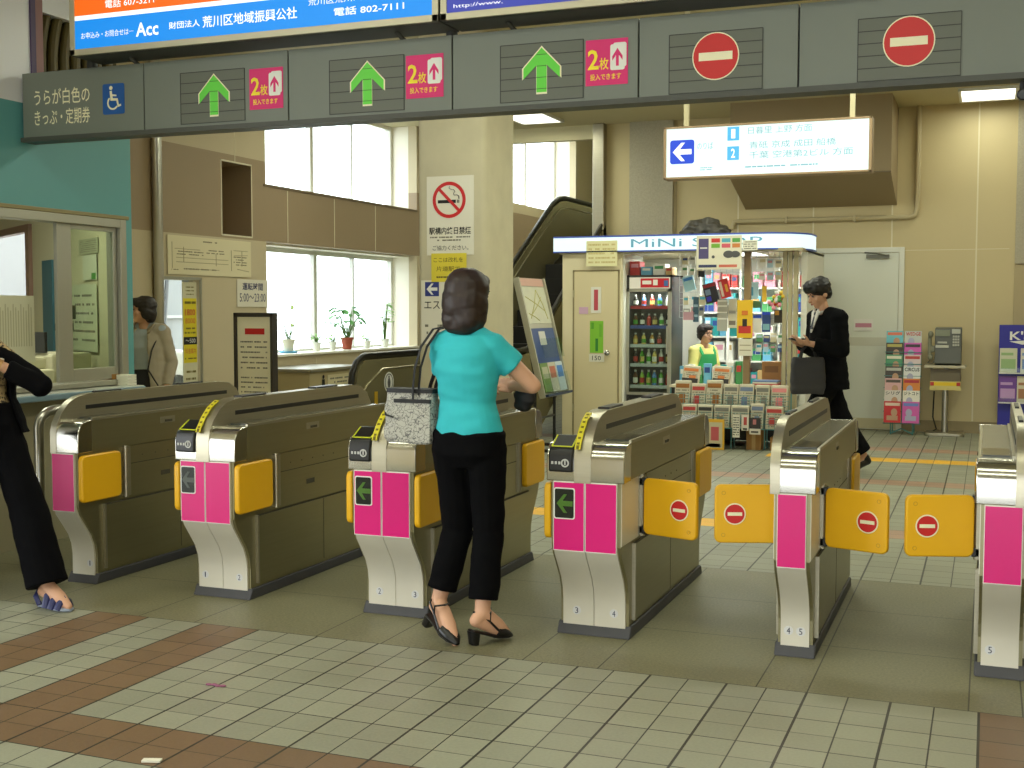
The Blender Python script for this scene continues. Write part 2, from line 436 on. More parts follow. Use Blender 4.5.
# ------------------------------------------------------------------ walls
XL = -6.9
w = MB()
def wbox(y0, y1, z0, z1):
    cuts = [z0] + [z for z in (2.12, 2.93) if z0 < z < z1] + [z1]
    for a, b in zip(cuts, cuts[1:]):
        zm = (a+b)/2; w.mi = 0 if zm < 2.12 else (1 if zm < 2.93 else 2)
        w.box(XL-0.12, y0, a, XL, y1, b)
wbox(7.86, 8.92, 0, CEIL); wbox(8.92, 9.50, 0, 0.35); wbox(8.92, 9.50, 1.70, CEIL); wbox(9.50, 9.87, 0, CEIL)
wbox(9.87, 10.38, 0, 2.15); wbox(9.87, 10.38, 2.86, CEIL); wbox(10.38, 10.64, 0, CEIL)
wbox(10.64, 14.15, 0, 0.93); wbox(10.64, 14.15, 2.12, 2.68); wbox(14.15, 14.9, 0, CEIL)
wbox(14.9, 16.6, 0, 5.0); wbox(16.6, 20.6, 0, 3.08); wbox(16.6, 20.6, 4.7, 5.0); wbox(20.6, 22.2, 0, 5.0)
w.mi = 3
for y in (11.05, 12.03, 13.01): w.box(XL, y-0.006, 2.13, XL+0.003, y+0.006, 2.67)
for y in (10.1,): w.box(XL, y-0.004, 2.87, XL+0.003, y+0.004, CEIL)
for y in (11.6, 12.9): w.box(XL, y-0.005, 0.1, XL+0.003, y+0.005, 0.9)
w.box(XL, 9.86, 2.14, XL+0.004, 10.39, 2.155); w.box(XL, 9.86, 2.855, XL+0.004, 10.39, 2.87); w.box(XL, 9.86, 2.14, XL+0.004, 9.875, 2.87); w.box(XL, 10.375, 2.14, XL+0.004, 10.39, 2.87)
# reveals of the recesses, daylight whitening put into their colour
w.mi = 4
w.box(XL-0.46, 14.15, 0.93, XL-0.12, 14.23, CEIL); w.box(XL-0.46, 10.56, 0.93, XL-0.12, 10.64, CEIL)
w.box(XL-0.46, 10.64, 2.10, XL-0.12, 14.15, 2.16); w.box(XL-0.46, 10.64, 2.62, XL-0.12, 14.15, 2.68); w.box(XL-0.46, 10.64, 0.87, XL-0.12, 14.15, 0.93)
w.box(XL-0.5, 20.6, 3.0, XL-0.12, 20.7, 4.8); w.box(XL-0.5, 16.5, 3.0, XL-0.12, 16.6, 4.8); w.box(XL-0.5, 16.6, 3.0, XL-0.12, 20.6, 3.08); w.box(XL-0.5, 16.6, 4.55, XL-0.12, 20.6, 4.7)
w.box(XL-0.40, 10.64, 2.16, XL-0.34, 14.15, 2.62)
# niche and the recessed hatch
w.mi = 1
w.box(XL-0.45, 9.79, 2.07, XL-0.41, 10.46, 2.94); w.box(XL-0.41, 9.79, 2.07, XL-0.12, 9.87, 2.94); w.box(XL-0.41, 10.38, 2.07, XL-0.12, 10.46, 2.94); w.box(XL-0.41, 9.87, 2.07, XL-0.12, 10.38, 2.15); w.box(XL-0.41, 9.87, 2.86, XL-0.12, 10.38, 2.94)
w.mi = 5
w.box(XL-0.2, 8.84, 0.27, XL-0.12, 8.92, 1.78); w.box(XL-0.2, 9.50, 0.27, XL-0.12, 9.9, 1.78); w.box(XL-0.2, 8.92, 0.27, XL-0.12, 9.50, 0.35); w.box(XL-0.2, 8.92, 1.70, XL-0.12, 9.50, 1.78)
hatch_in = M('grey_hatch_lining', (168, 172, 172), 0.6)
struct('wall_left', w, [beige2, brown, beige2, whiteline, M('daylit_reveal', (244, 238, 222), 0.6), hatch_in])
struct('trim_1', MB().cyl((XL+0.05, 8.84, 0), (XL+0.05, 8.84, CEIL), 0.045), steelpipe, smooth=0.6)
b = MB(); b.box(XL, 8.90, 0.33, XL+0.015, 8.925, 1.72); b.box(XL, 9.495, 0.33, XL+0.015, 9.52, 1.72); b.box(XL, 8.90, 1.70, XL+0.015, 9.52, 1.725)
struct('trim_2', b, alu)
# window frames and panes of the left wall: glass about 0.4 m behind the wall face
def window(n, y0, y1, z0, z1, x, mull, label=None):
    f = MB(); t = 0.05
    f.box(x-0.03, y0, z0, x+0.03, y0+t, z1); f.box(x-0.03, y1-t, z0, x+0.03, y1, z1)
    f.box(x-0.03, y0+t, z0, x+0.03, y1-t, z0+t); f.box(x-0.03, y0+t, z1-t, x+0.03, y1-t, z1)
    for y, k in mull: f.box(x-0.03, y-k, z0+t, x+0.03, y+k, z1-t)
    o = struct('window_%d' % n, f, M('glare_white_alu', (222, 222, 214), 0.4), bevel=0.004)  # window glare put into the pale frame colour and slim mullions
    g = MB(); g.box(x-0.004, y0+t, z0+t, x+0.002, y1-t, z1-t)
    tag(g.build('pane', pane, o, smooth=0), label='clear window pane')
    return o
window(1, 10.64, 14.15, 2.68, CEIL, XL-0.38, ((12.14, 0.035), (13.08, 0.015)))
window(2, 10.64, 14.15, 0.93, 2.10, XL-0.38, ((12.2, 0.035), (13.1, 0.015)))
window(3, 16.6, 20.6, 3.08, 4.55, XL-0.42, ((19.1, 0.04),))
b = MB().box(XL-0.42, 10.6, 0.93, XL+0.03, 14.15, 0.955); struct('trim_3', b, M('sill_board', (240, 236, 222), 0.4), bevel=0.004)  # sill whitened for the glare, to bounce daylight onto the soffit
b = MB().box(XL-0.05, 10.6, 2.68, XL+0.012, 14.15, 2.705); struct('trim_4', b, M('brown_sill', (120, 104, 80), 0.5))

# back wall
w = MB(); w.box(-4.6, 14.9, 0, 3.6, 15.05, CEIL)
w.mi = 1
for x in (-2.89, -1.985, -1.08, -0.15): w.box(x-0.008, 14.894, 0.14, x+0.008, 14.9, CEIL)
w.box(-1.0, 14.897, 2.118, 0.2, 14.9, 2.124)
w.mi = 2; w.box(-4.26, 14.84, 0, -3.70, 14.9, CEIL); w.box(0.26, 14.86, 1.95, 3.6, 14.9, CEIL)
w.mi = 3; w.box(0.26, 14.86, 0, 3.6, 14.9, 1.93); w.box(-3.70, 14.885, 0, -3.66, 14.9, CEIL)
struct('wall_back', w, [beige, whiteline, concrete2, M('beige_wall_dark', (176, 160, 122), 0.6)])
b = MB(); b.box(-4.6, 14.885, 0, -1.95, 14.9, 0.135); b.box(-0.93, 14.885, 0, 0.22, 14.9, 0.135)
struct('baseboard_back', b, M('baseboard_brown', (150, 134, 98), 0.6))
struct('trim_5', MB().box(-4.73, 14.78, 0, -4.58, 15.06, CEIL), steel, bevel=0.01)
# bulkhead under the stairs, pipe run
b = MB(); b.prism([(13.9, 2.93), (14.9, 2.65), (14.9, CEIL), (13.9, CEIL)], (-2.8, 0, 0), UY, UZ, 1.77)
b.mi = 1; b.box(-2.8, 13.893, 2.93, -1.03, 13.9, 2.945)
struct('trim_6', b, [M('bulkhead_brown', (158, 140, 108), 0.6), M('bulkhead_edge', (120, 106, 80), 0.6)])
b = MB(); b.tube([(-2.95, 14.86, 2.42), (-2.93, 14.86, 2.5), (-2.86, 14.86, 2.505), (-0.88, 14.86, 2.505), (-0.82, 14.86, 2.53), (-0.80, 14.86, 2.6), (-0.80, 14.86, CEIL)], 0.03)
for x in (-2.3, -1.5): b.box(x-0.012, 14.82, 2.465, x+0.012, 14.9, 2.545)
struct('trim_7', b, M('painted_pipe', (190, 176, 138), 0.5), smooth=0.6)
# escalator hall beyond the back wall
w = MB(); w.box(-6.9, 22.0, 0, -4.6, 22.15, 5.0); w.box(-4.58, 15.06, 0, -4.45, 22.0, 5.0)
struct('wall_escalator', w, M('olive_wall', (172, 164, 116), 0.6))
b = MB(); b.box(-7.4, -4.2, CEIL, 3.7, 14.98, CEIL+0.1); b.box(-6.9, 14.88, 3.6, -4.6, 14.98, CEIL); b.box(-7.4, 14.98, 5.0, -4.45, 22.15, 5.1)
b.mi = 1
b.prism([(15.0, CEIL), (22.0, 4.9), (22.0, 5.0), (15.0, 5.0)], (-5.5, 0, 0), UY, UZ, 0.9)
struct('ceiling', b, [ceil_m, M('stair_soffit', (150, 142, 100), 0.7)])
w = MB(); w.box(-8.1, -4.2, 0, -8.0, -3.4, CEIL); w.box(-8.1, -3.4, 3.3, -8.0, 3.2, CEIL); w.box(-8.1, 3.2, 0, -8.0, 3.78, CEIL); w.box(-8.1, -4.3, 0, -3.2, -4.2, CEIL); w.box(-8.1, -4.3, CEIL, -7.4, 3.9, CEIL+0.1)
struct('wall_entrance', w, beige)  # unseen wall added to hold back daylight; opening sized to brighten the left gates
struct('wall_right', MB().box(3.6, -4.2, 0, 3.75, 15.05, CEIL), beige)
w = MB(); w.box(-3.2, -4.3, 2.55, 3.7, -4.2, CEIL); w.box(2.4, -4.3, 0, 3.7, -4.2, 2.55); w.box(-3.2, -4.3, 0, -3.0, -4.2, 2.55)
struct('wall_front', w, beige)  # unseen opening added here to send daylight onto the gate fronts
# concrete column among the gates' far side
c = MB(); c.plate((-4.215, 9.63, 0), UX, UY, 0.63, 0.66, CEIL, 0.05)
struct('column', c, concrete, smooth=0.5)

# ------------------------------------------------------------------ office on the left
w = MB()
w.box(-5.48, 3.9, 0, -5.36, 6.575, 0.875)                         # under the counter
w.mi = 1; w.box(-5.48, 3.9, 2.02, -5.36, 6.64, 2.65); w.box(-5.48, 6.575, 0.86, -5.36, 6.64, 2.02)
w.mi = 2; w.box(-5.48, 3.9, 2.65, -5.36, 5.75, CEIL)
w.mi = 3; w.box(-5.50, 5.75, 2.65, -5.35, 5.79, CEIL); w.mi = 4; w.box(-5.50, 5.79, 2.65, -5.36, 5.86, CEIL)
w.mi = 2; w.box(-5.46, 5.86, 3.22, -5.36, 6.64, CEIL)
w.mi = 5; w.box(-5.50, 5.86, 2.65, -5.46, 6.64, 3.22)
w.mi = 2; w.box(-8.7, 3.78, 0, -5.36, 3.9, 2.65)
w.mi = 0; w.box(-8.8, 3.9, 0, -8.7, 8.8, 2.65); w.prism([(-5.48, 3.9), (-5.48, 6.70), (-8.7, 8.70), (-8.7, 3.9)], (0, 0, 2.65), UX, UY, 0.07)
struct('wall_office', w, [M('counter_front', (150, 142, 112), 0.6), teal, M('white_upper_panel', (226, 226, 232), 0.35), M('purple_strip', (74, 52, 96), 0.5), M('rose_strip', (150, 104, 104), 0.5), M('dark_olive_panel', (74, 66, 30), 0.7)])
A_, B_ = Vector((-5.36, 6.64, 0)), Vector((-8.72, 8.838, 0))
DA = (B_-A_).normalized(); NA = Vector((-DA.y, DA.x, 0))      # NA points away from the office
if NA.y < 0: NA = -NA
def ow(mb, s0, s1, z0, z1, d0, d1):
    c = A_ + DA*((s0+s1)/2) + NA*((d0+d1)/2) + UZ*((z0+z1)/2)
    return mb.obox(c, DA, NA, UZ, (s1-s0)/2, (d1-d0)/2, (z1-z0)/2)
A_ = A_ - NA*0.03
w = MB(); ow(w, 0.03, 2.62, 0, 2.7, 0, 0.04); ow(w, 2.62, 4.3, 0, 0.5, 0, 0.04); ow(w, 2.62, 4.3, 2.1, 2.7, 0, 0.04)
struct('wall_office_end', w, M('office_cream', (206, 200, 166), 0.7))
f = MB(); ow(f, 2.50, 2.62, 0.5, 2.12, -0.03, 0.04); ow(f, 2.50, 4.25, 2.08, 2.14, -0.03, 0.04); ow(f, 2.50, 4.25, 0.46, 0.52, -0.05, 0.04)
wf = struct('window_4', f, M('rose_brown_frame', (150, 118, 100), 0.5))
g = MB(); ow(g, 2.62, 4.25, 0.52, 2.08, 0.02, 0.026); tag(g.build('pane', glass('milky_glass', (252, 252, 250), 0.04), wf, smooth=0), label='bright office window pane')
# ticket window: frame, sliding sashes
f = MB()
for y0, y1 in ((4.2, 4.26), (6.515, 6.575)): f.box(-5.47, y0, 0.95, -5.35, y1, 2.02)
f.box(-5.47, 4.26, 1.965, -5.35, 6.515, 2.02); f.box(-5.47, 4.26, 0.93, -5.35, 6.515, 0.965)
f.mi = 1; f.box(-5.365, 3.9, 2.02, -5.345, 6.60, 2.045)
wf = struct('window_5', f, [alu, M('olive_frame_edge', (140, 128, 86), 0.5)], bevel=0.004)
def sash(y0, y1, x, low, st=0.045, s2=0.03):
    f = MB()
    f.box(x-0.014, y0, 0.97, x+0.014, y0+st, 1.965); f.box(x-0.014, y1-s2, 0.97, x+0.014, y1, 1.965)
    f.box(x-0.014, y0+st, 1.935, x+0.014, y1-s2, 1.965); f.box(x-0.014, y0+st, 0.97, x+0.014, y1-s2, low)
    o = f.build('sash', alu, wf, bevel=0.003, smooth=0)
    MB().box(x-0.003, y0+st, low, x+0.003, y1-s2, 1.935).build('pane', glass('office_glass', (226, 232, 222), 0.05), o, smooth=0)
sash(5.96, 6.51, -5.395, 1.05, 0.125)
c = MB(); c.box(-5.9, 3.9, 0.88, -5.22, 6.57, 0.925)
c.mi = 1; c.box(-5.222, 3.9, 0.882, -5.21, 6.57, 0.92)
o = c.build('counter', [M('counter_top', (176, 178, 168), 0.35), M('blue_counter_edge', (120, 146, 160), 0.4)], smooth=0, bevel=0.006, origin=True)
tag(o, 'long grey counter with a blue edge under the teal office window', 'counter')
# dark pipes in the gap above the teal wall
for i in range(7):
    y = 5.90 + i*0.1
    o = MB().tube([(-5.42, y, 2.66), (-5.42, y, 3.0), (-5.42, y+0.02, 3.12), (-5.42, y+0.05, 3.22)], 0.032).build('conduit_pipe', M('olive_pipe', (96, 84, 40), 0.5), origin=True)
    tag(o, 'olive conduit pipe above the teal wall, %s from the purple strip' % ORD[i], 'pipe', 'olive conduit pipes above the office')

# ------------------------------------------------------------------ fixtures on the ceiling
FIXL = ['%s fluorescent ceiling fixture over the concourse before the gates, %s row' % (a, b) for b, a in (('nearest', 'left'), ('nearest', 'middle'), ('second', 'left'), ('second', 'middle'))] + ['right fluorescent ceiling fixture over the concourse before the gates',
    'left fluorescent ceiling fixture just behind the ticket gates', 'right fluorescent ceiling fixture just behind the ticket gates', 'middle fluorescent ceiling fixture in front of the kiosk', 'fluorescent ceiling fixture by the escalator', 'fluorescent ceiling fixture between the gates and the pay phone']
for i, (x, y, l, p) in enumerate(FIX + FIXV):
    vis = i >= len(FIX); wd = 0.7 if vis else 0.3
    t = T('ceiling_light', '', 'light', (x, y, CEIL))
    if vis: t['label'] = 'lit square ceiling panel by the back wall at upper right' if x > -2 else 'lit ceiling panel in front of the escalator hall, beside the column'
    else: t['label'] = FIXL[i]
    h = MB(); h.box(-l/2-0.03, -wd/2-0.03, -0.03, l/2+0.03, -wd/2, 0); h.box(-l/2-0.03, wd/2, -0.03, l/2+0.03, wd/2+0.03, 0); h.box(-l/2-0.03, -wd/2, -0.03, -l/2, wd/2, 0); h.box(l/2, -wd/2, -0.03, l/2+0.03, wd/2, 0)
    h.build('frame', white, t, smooth=0)
    MB().box(-l/2, -wd/2, -0.02, l/2, wd/2, -0.002).build('diffuser', lamp_on, t, smooth=0)
    area('fluorescent', (x, y, CEIL-0.05), l, wd, p)
area('office_fill', (-6.3, 5.9, 2.6), 1.2, 0.3, 34)  # added fill for the office interior, no lamp known there
t = T('ceiling_light', 'added ceiling lamp that brightens the upper escalator hall', 'light', (-5.75, 18.0, 5.0)); MB().box(-0.6, -0.3, -0.05, 0.6, 0.3, 0).build('diffuser', lamp_on, t, smooth=0)
area('stair_fill', (-5.75, 18.0, 4.93), 1.2, 0.6, 60)  # added fill with its panel above, brightens the dark escalator hall
t = T('ceiling_light', 'added strip lamp that brightens the office from its ceiling', 'light', (-6.3, 5.9, 2.65)); MB().box(-0.6, -0.1, -0.03, 0.6, 0.1, 0).build('diffuser', lamp_on, t, smooth=0)
# ------------------------------------------------------------------ ticket gates
FY = 4.86                                   # plane of the gate fronts
L = 1.66                                    # length of the upper body
def body_profile(z_top):
    f = [(0.012, 0.70), (0.012, 0.42), (0.03, 0.375), (0.075, 0.315), (0.115, 0.26), (0.138, 0.205), (0.146, 0.15), (0.146, 0.045)]
    b = [(L-y, z) for y, z in f]
    return [(0.012, z_top)] + f + b[::-1] + [(L-0.012, z_top)]
def pod_profile():
    f = [(0.0, 0.69), (0.0, 0.80), (0.012, 0.845), (0.045, 0.895), (0.10, 0.945), (0.16, 0.972), (0.24, 0.985)]
    b = [(1.41, 0.985), (1.52, 0.972), (1.60, 0.93), (1.645, 0.87), (1.655, 0.80), (1.655, 0.69)]
    return f + b
def noentry(name, parent, o, U, V, r, world=True, rim=True):
    b = MB()
    if rim: b.mat(2).disc(o, U, V, r*1.13, 0.0012)
    Nn = Vector(U).cross(Vector(V)).normalized(); o2 = Vector(o) + Nn*0.0012
    b.mat(0).disc(o2, U, V, r, 0.001)
    b.mat(1).plate(o2 + Nn*0.001, U, V, r*1.5, r*0.36, 0.0008)
    ob = b.build(name, [red, cream, cream], parent, world=world, smooth=0)
    ob['label'] = 'red no entry disc with a pale bar'
    return ob
ARROW_L = [(-1, 0), (-0.1, 0.95), (0.3, 0.95), (-0.25, 0.27), (1, 0.27), (1, -0.27), (-0.25, -0.27), (0.3, -0.95), (-0.1, -0.95)]
def gate(label, x0, wid, px0, px1, pod, tray, readers, right_open=None, left_open=None, arrow=None, nums=(), split=True, tint=magenta, arrow_on=True):
    """x0: left edge of the end cap; px0, px1: front plate; pod, tray: x ranges; all local to x0"""
    t = T('ticket_gate', label, 'ticket gate', (x0, FY, 0), 0, 'ticket gates in a row')
    xl, xr = px0-0.012, px1+0.014            # side faces of the body
    b = MB(); b.prism([(0.115, 0), (L-0.115, 0), (L-0.145, 0.052), (0.145, 0.052)], (xl-0.012, 0, 0), UY, UZ, xr-xl+0.024)
    b.build('plinth', plinth_m, t, smooth=0, bevel=0.006)
    b = MB(); b.prism(body_profile(0.70), (xl, 0, 0), UY, UZ, xr-xl)
    b.mi = 1                                  # panel joints and the stepped lower doors on both sides
    for s, x in ((-1, xl), (1, xr)):
        def bx(y0, z0, y1, z1, d): b.box(x, y0, z0, x+s*d, y1, z1)
        b.mi = 0; bx(0.20, 0.075, L-0.20, 0.405, 0.012); bx(0.385, 0.42, L-0.385, 0.695, 0.010)
        b.mi = 1; bx(0.385, 0.598, L-0.385, 0.602, 0.0112); bx(0.20, 0.405, L-0.20, 0.411, 0.010); bx(L/2-0.002, 0.075, L/2+0.002, 0.405, 0.0132)
        for k in range(5): bx(0.50+k*0.11, 0.635, 0.506+k*0.11, 0.641, 0.012)
        b.mi = 2; bx(0.19, 0.07, 0.203, 0.41, 0.016)
        b.mi = 1; bx(0.66, 0.505, 0.74, 0.53, 0.0115)
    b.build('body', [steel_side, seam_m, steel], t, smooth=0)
    # front plate with its S-curve, one per lane
    prof = [(0.0, 0.695), (0.0, 0.42), (0.02, 0.372), (0.065, 0.312), (0.105, 0.257), (0.128, 0.202), (0.136, 0.15), (0.136, 0.042)]
    back = [(y+0.012, z) for y, z in prof][::-1]
    lanes = [(px0, (px0+px1)/2-0.0015), ((px0+px1)/2+0.0015, px1)] if split else [(px0, px1)]
    for i, (a, c) in enumerate(lanes):
        o = MB().prism(prof + back, (a, 0, 0), UY, UZ, c-a).build('front_plate', plate_w, t, smooth=0.5)
        q = MB(); q.plate(((a+c)/2, -0.0005, 0.544), UX, UZ, c-a-0.006, 0.292, 0.002)
        q.mi = 1; q.plate(((a+c)/2, 0.0, 0.544), UX, UZ, c-a-0.001, 0.299, 0.0012)
        q.build('pink_panel', [tint, white], o, smooth=0)
        for x, ch in [n for n in nums if a <= n[0] <= c]:
            k = MB().disc((x, 0.1355, 0.105), UX, UZ, 0.019, 0.0008).build('number_sticker', M('sticker_white', (214, 214, 214), 0.6), o, smooth=0)
            text('lane_number', ch, (x, 0.1345, 0.105), UX, UZ, 0.006 if ch == '1' else 0.014, 0.026, M('number_blue', (34, 40, 70), 0.6), o)
    # end caps front and back, polished
    cap = [(0.0, 0.695), (0.0, 0.79), (0.006, 0.815), (0.022, 0.84), (0.048, 0.855), (0.085, 0.86), (0.105, 0.86), (0.105, 0.695)]
    for nm, P in (('front_cap', cap), ('rear_cap', [(L-y, z) for y, z in cap])):
        b = MB(); b.prism(P, (0, 0, 0), UY, UZ, wid)
        b.build(nm, chrome, t, smooth=0.5, bevel=0.004)
    # long head beam, open tray along the top
    b = MB(); b.prism([(0.105, 0.70), (L-0.105, 0.70), (L-0.105, 0.858), (0.105, 0.858)], (0.004, 0, 0), UY, UZ, wid-0.008)
    b.mi = 1
    for s, x in ((1, wid-0.004), (-1, 0.004)):
        b.mi = 1; b.box(x, 0.66, 0.795, x+s*0.001, 0.79, 0.83); b.mi = 2; b.box(x, 0.70, 0.800, x+s*0.006, 0.76, 0.812)
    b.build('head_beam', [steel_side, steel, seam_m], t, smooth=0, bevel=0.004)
    for a, c in tray:
        b = MB(); b.box(a+0.014, 0.14, 0.855, c-0.012, L-0.14, 0.862)
        b.mi = 1; b.box(a+0.02, 0.15, 0.862, c-0.02, 0.40, 0.868); b.mi = 2; b.box(c-0.012, 0.11, 0.857, c-0.001, L-0.11, 0.870)
        b.build('ticket_tray', [M('tray_grey', (120, 120, 106), 0.25, 0.5), M('tray_glass', (70, 72, 66), 0.12), steel], t, smooth=0)
    # arched pod
    a, c = pod
    b = MB(); b.prism(pod_profile(), (a, -0.003, 0), UY, UZ, c-a)
    b.mi = 1
    for s, x in ((1, c), (-1, a)):
        b.mi = 1; b.box(x, 0.22, 0.903, x+s*0.0015, 1.49, 0.925)
    b.build('sensor_pod', [steel, dark], t, smooth=0.5, bevel=0.005)
    for y0, y1 in ((0.30, 0.52), (1.02, 1.26)): MB().box(a+0.01, y0, 0.983, c-0.01, y1, 0.994).build('indicator_lamp', dark, t, smooth=0, bevel=0.003)
    if readers:
        ra, rb = readers
        b = MB(); b.prism([(-0.012, 0.735), (-0.012, 0.80), (0.0, 0.835), (0.10, 0.888), (0.115, 0.875), (0.115, 0.735)], (ra, -0.002, 0), UY, UZ, rb-ra)
        r = b.build('card_reader', dark, t, smooth=0.4, bevel=0.008); r['label'] = 'black card reader with a yellow-green outline'
        U2 = Vector((1, 0, 0)); V2 = Vector((0, 0.10, 0.053)).normalized(); oo = Vector(((ra+rb)/2, 0.052, 0.8625))
        b = MB()
        for k in (-1, 1): b.plate(oo + U2*k*(rb-ra)*0.42 , U2, V2, 0.006, 0.085, 0.003)
        b.plate(oo - V2*0.044, U2, V2, (rb-ra)*0.86, 0.006, 0.003)
        b.build('reader_outline', M('outline_lime', (206, 214, 40), 0.5), r, smooth=0)
        b = MB(); b.ring(((ra+rb)/2+0.022, -0.015, 0.775), UX, UZ, 0.012, 0.018, 0.002); b.plate(((ra+rb)/2+0.022, -0.015, 0.778), UX, UZ, 0.006, 0.022, 0.002)
        for k in range(3): b.plate(((ra+rb)/2-0.035+k*0.016, -0.015, 0.775), UX, UZ, 0.009, 0.012, 0.002)
        b.build('reader_mark', M('mark_silver', (190, 190, 186), 0.5), r, smooth=0)
        b = MB()                              # yellow strip running up the pod's left rim
        P = [(-0.005, 0.835), (0.002, 0.85), (0.04, 0.90), (0.09, 0.945), (0.15, 0.974)]
        for (y0, z0), (y1, z1) in zip(P, P[1:]):
            d = Vector((0, y1-y0, z1-z0)); n = Vector((0, -d.z, d.y)).normalized()
            m = Vector((a+0.018, (y0+y1)/2, (z0+z1)/2)) + n*0.004
            b.obox(m, UX, d, n, 0.013, d.length/2+0.002, 0.0025)
        y = b.build('yellow_strip', M('strip_yellow', (214, 200, 40), 0.5), t, smooth=0)
        b = MB()
        for k in range(9):
            f = (k+0.5)/9*(len(P)-1); i = int(f); f -= i
            y0, z0 = P[i][0]+(P[i+1][0]-P[i][0])*f, P[i][1]+(P[i+1][1]-P[i][1])*f
            d = Vector((0, P[i+1][0]-P[i][0], P[i+1][1]-P[i][1])).normalized(); n = Vector((0, -d.z, d.y))
            b.obox(Vector((a+0.018, y0, z0)) + n*0.007, UX, d, n, 0.006, 0.005, 0.0008)
        b.build('strip_print', M('print_olive', (110, 100, 20), 0.7), y, smooth=0)
    if arrow:
        ax, aw = arrow
        b = MB(); b.plate((ax, -0.002, 0.60), UX, UZ, aw, 0.125, 0.004, 0.008); b.mi = 1; b.plate((ax, -0.0015, 0.60), UX, UZ, aw+0.01, 0.135, 0.003, 0.01)
        o = b.build('lane_display', [M('display_black', (30, 34, 30), 0.12), white], t, smooth=0)
        MB().prism([(u*0.036, v*0.042) for u, v in ARROW_L], (ax+0.002, -0.0065, 0.60), UX, UZ, 0.001).build('arrow', M('display_arrow_green', (92, 150, 16), 0.4, emit=0.22) if arrow_on else M('display_arrow_off', (72, 78, 72), 0.4), o, smooth=0)
    # flaps: folded along the side, or swung out across the lane
    for s, x, op in ((1, xr, right_open), (-1, xl, left_open)):
        if op == 'none': continue
        for end in (0, 1):
            yy = lambda y: y if end == 0 else L-y
            HY = 0.305 if op == 'open' and end == 0 else 0.365
            b = MB(); b.cyl((x+s*0.012, yy(HY), 0.425), (x+s*0.012, yy(HY), 0.70), 0.014)
            b.box(x, yy(HY-0.02), 0.43, x+s*0.016, yy(HY+0.035), 0.695)
            h = b.build('hinge_post', steel, t, smooth=0.5)
            if op == 'open' and end == 0:
                U = Vector((math.cos(0.33), -s*math.sin(0.33), 0))
                c = Vector((x + s*0.012, 0.30, 0.562)) + U*(s*0.152) - U.cross(UZ)*0.013
                f = MB().plate(c, U, UZ, 0.272, 0.250, 0.026, 0.026).build('flap', yellow, t, smooth=0.5, bevel=0.006)
                Nn = U.cross(UZ)
                noentry('no_entry_mark', f, c + U*(s*0.052) + Nn*0.0265, U, UZ, 0.041, world=False)
                b = MB()
                for v in (-0.09, 0.09): b.ring(c + U*(s*0.10) + UZ*v + Nn*0.026, U, UZ, 0.006, 0.009, 0.002)
                b.build('screw_cap', M('flap_screw', (206, 158, 20), 0.4), f)
                for z in (0.455, 0.67): MB().box(x+s*0.002, 0.285, z-0.018, x+s*0.034, 0.325, z+0.018).build('hinge', dark, t, smooth=0, bevel=0.003)
                MB().box(x+s*0.0, 0.015, 0.425, x+s*0.003, 0.28, 0.695).build('inner_panel', plate_w, t, smooth=0)
            else:
                c = Vector((x + s*0.004, yy(0.155), 0.562))
                U, = (UY*s,)
                MB().plate(c, UY*s, UZ, 0.30, 0.242, 0.030, 0.028).build('flap', yellow, t, smooth=0.5, bevel=0.007)
    return t
D2 = dict(wid=0.347, px0=0.032, px1=0.316, pod=(0.125, 0.20), tray=[(0.20, 0.347)], readers=(0.012, 0.122))
gate('steel ticket gate nearest the office window, with one narrow pink panel', -4.458, 0.178, 0.006, 0.148, (0.0, 0.038), [(0.038, 0.178)], None, left_open='none', nums=[(0.12, '1')], split=False)
gate('steel ticket gate with a dim display on its pink panel, second from the office', -3.688, arrow=(0.078, 0.075), nums=[(0.07, '1'), (0.27, '2')], arrow_on=False, **D2)
gate('steel ticket gate beside the woman in turquoise, under her tote bag', -2.728, arrow=(0.083, 0.078), nums=[(0.09, '2'), (0.275, '3')], **D2)
gate('wide steel ticket gate with a lit arrow and one open flap, right of the woman', -1.756, arrow=(0.083, 0.085), right_open='open', nums=[(0.095, '3'), (0.265, '4')], **D2)
gate('narrow steel ticket gate with open flaps on both sides, in front of the suited man', -0.802, 0.182, 0.030, 0.146, (0.0, 0.040), [(0.040, 0.182)], None, right_open='open', left_open='open', nums=[(0.062, '4'), (0.112, '5')], split=False)
gate('narrow steel ticket gate at the right edge with one open flap on its left', -0.030, 0.178, 0.032, 0.168, (0.140, 0.178), [(0.0, 0.140)], None, right_open='none', left_open='open', nums=[(0.065, '5')], split=False)
hr = T('handrail', 'bent steel tube rail on the floor beside the first gate', 'handrail', (-4.72, 5.06, 0))
MB().tube([(0, 0, 0.01), (0, 0, 0.80), (0.005, 0.012, 0.845), (0.012, 0.05, 0.875), (0.02, 0.10, 0.885), (0.05, 0.62, 0.885), (0.05, 0.67, 0.86), (0.05, 0.68, 0.80), (0.05, 0.68, 0.01)], 0.026, n=14).build('rail', steelpipe, hr)
for p in ((0, 0), (0.05, 0.68)): MB().lathe((p[0], p[1], 0), [(0.05, 0), (0.05, 0.008), (0.03, 0.014)]).build('floor_flange', steelpipe, hr)

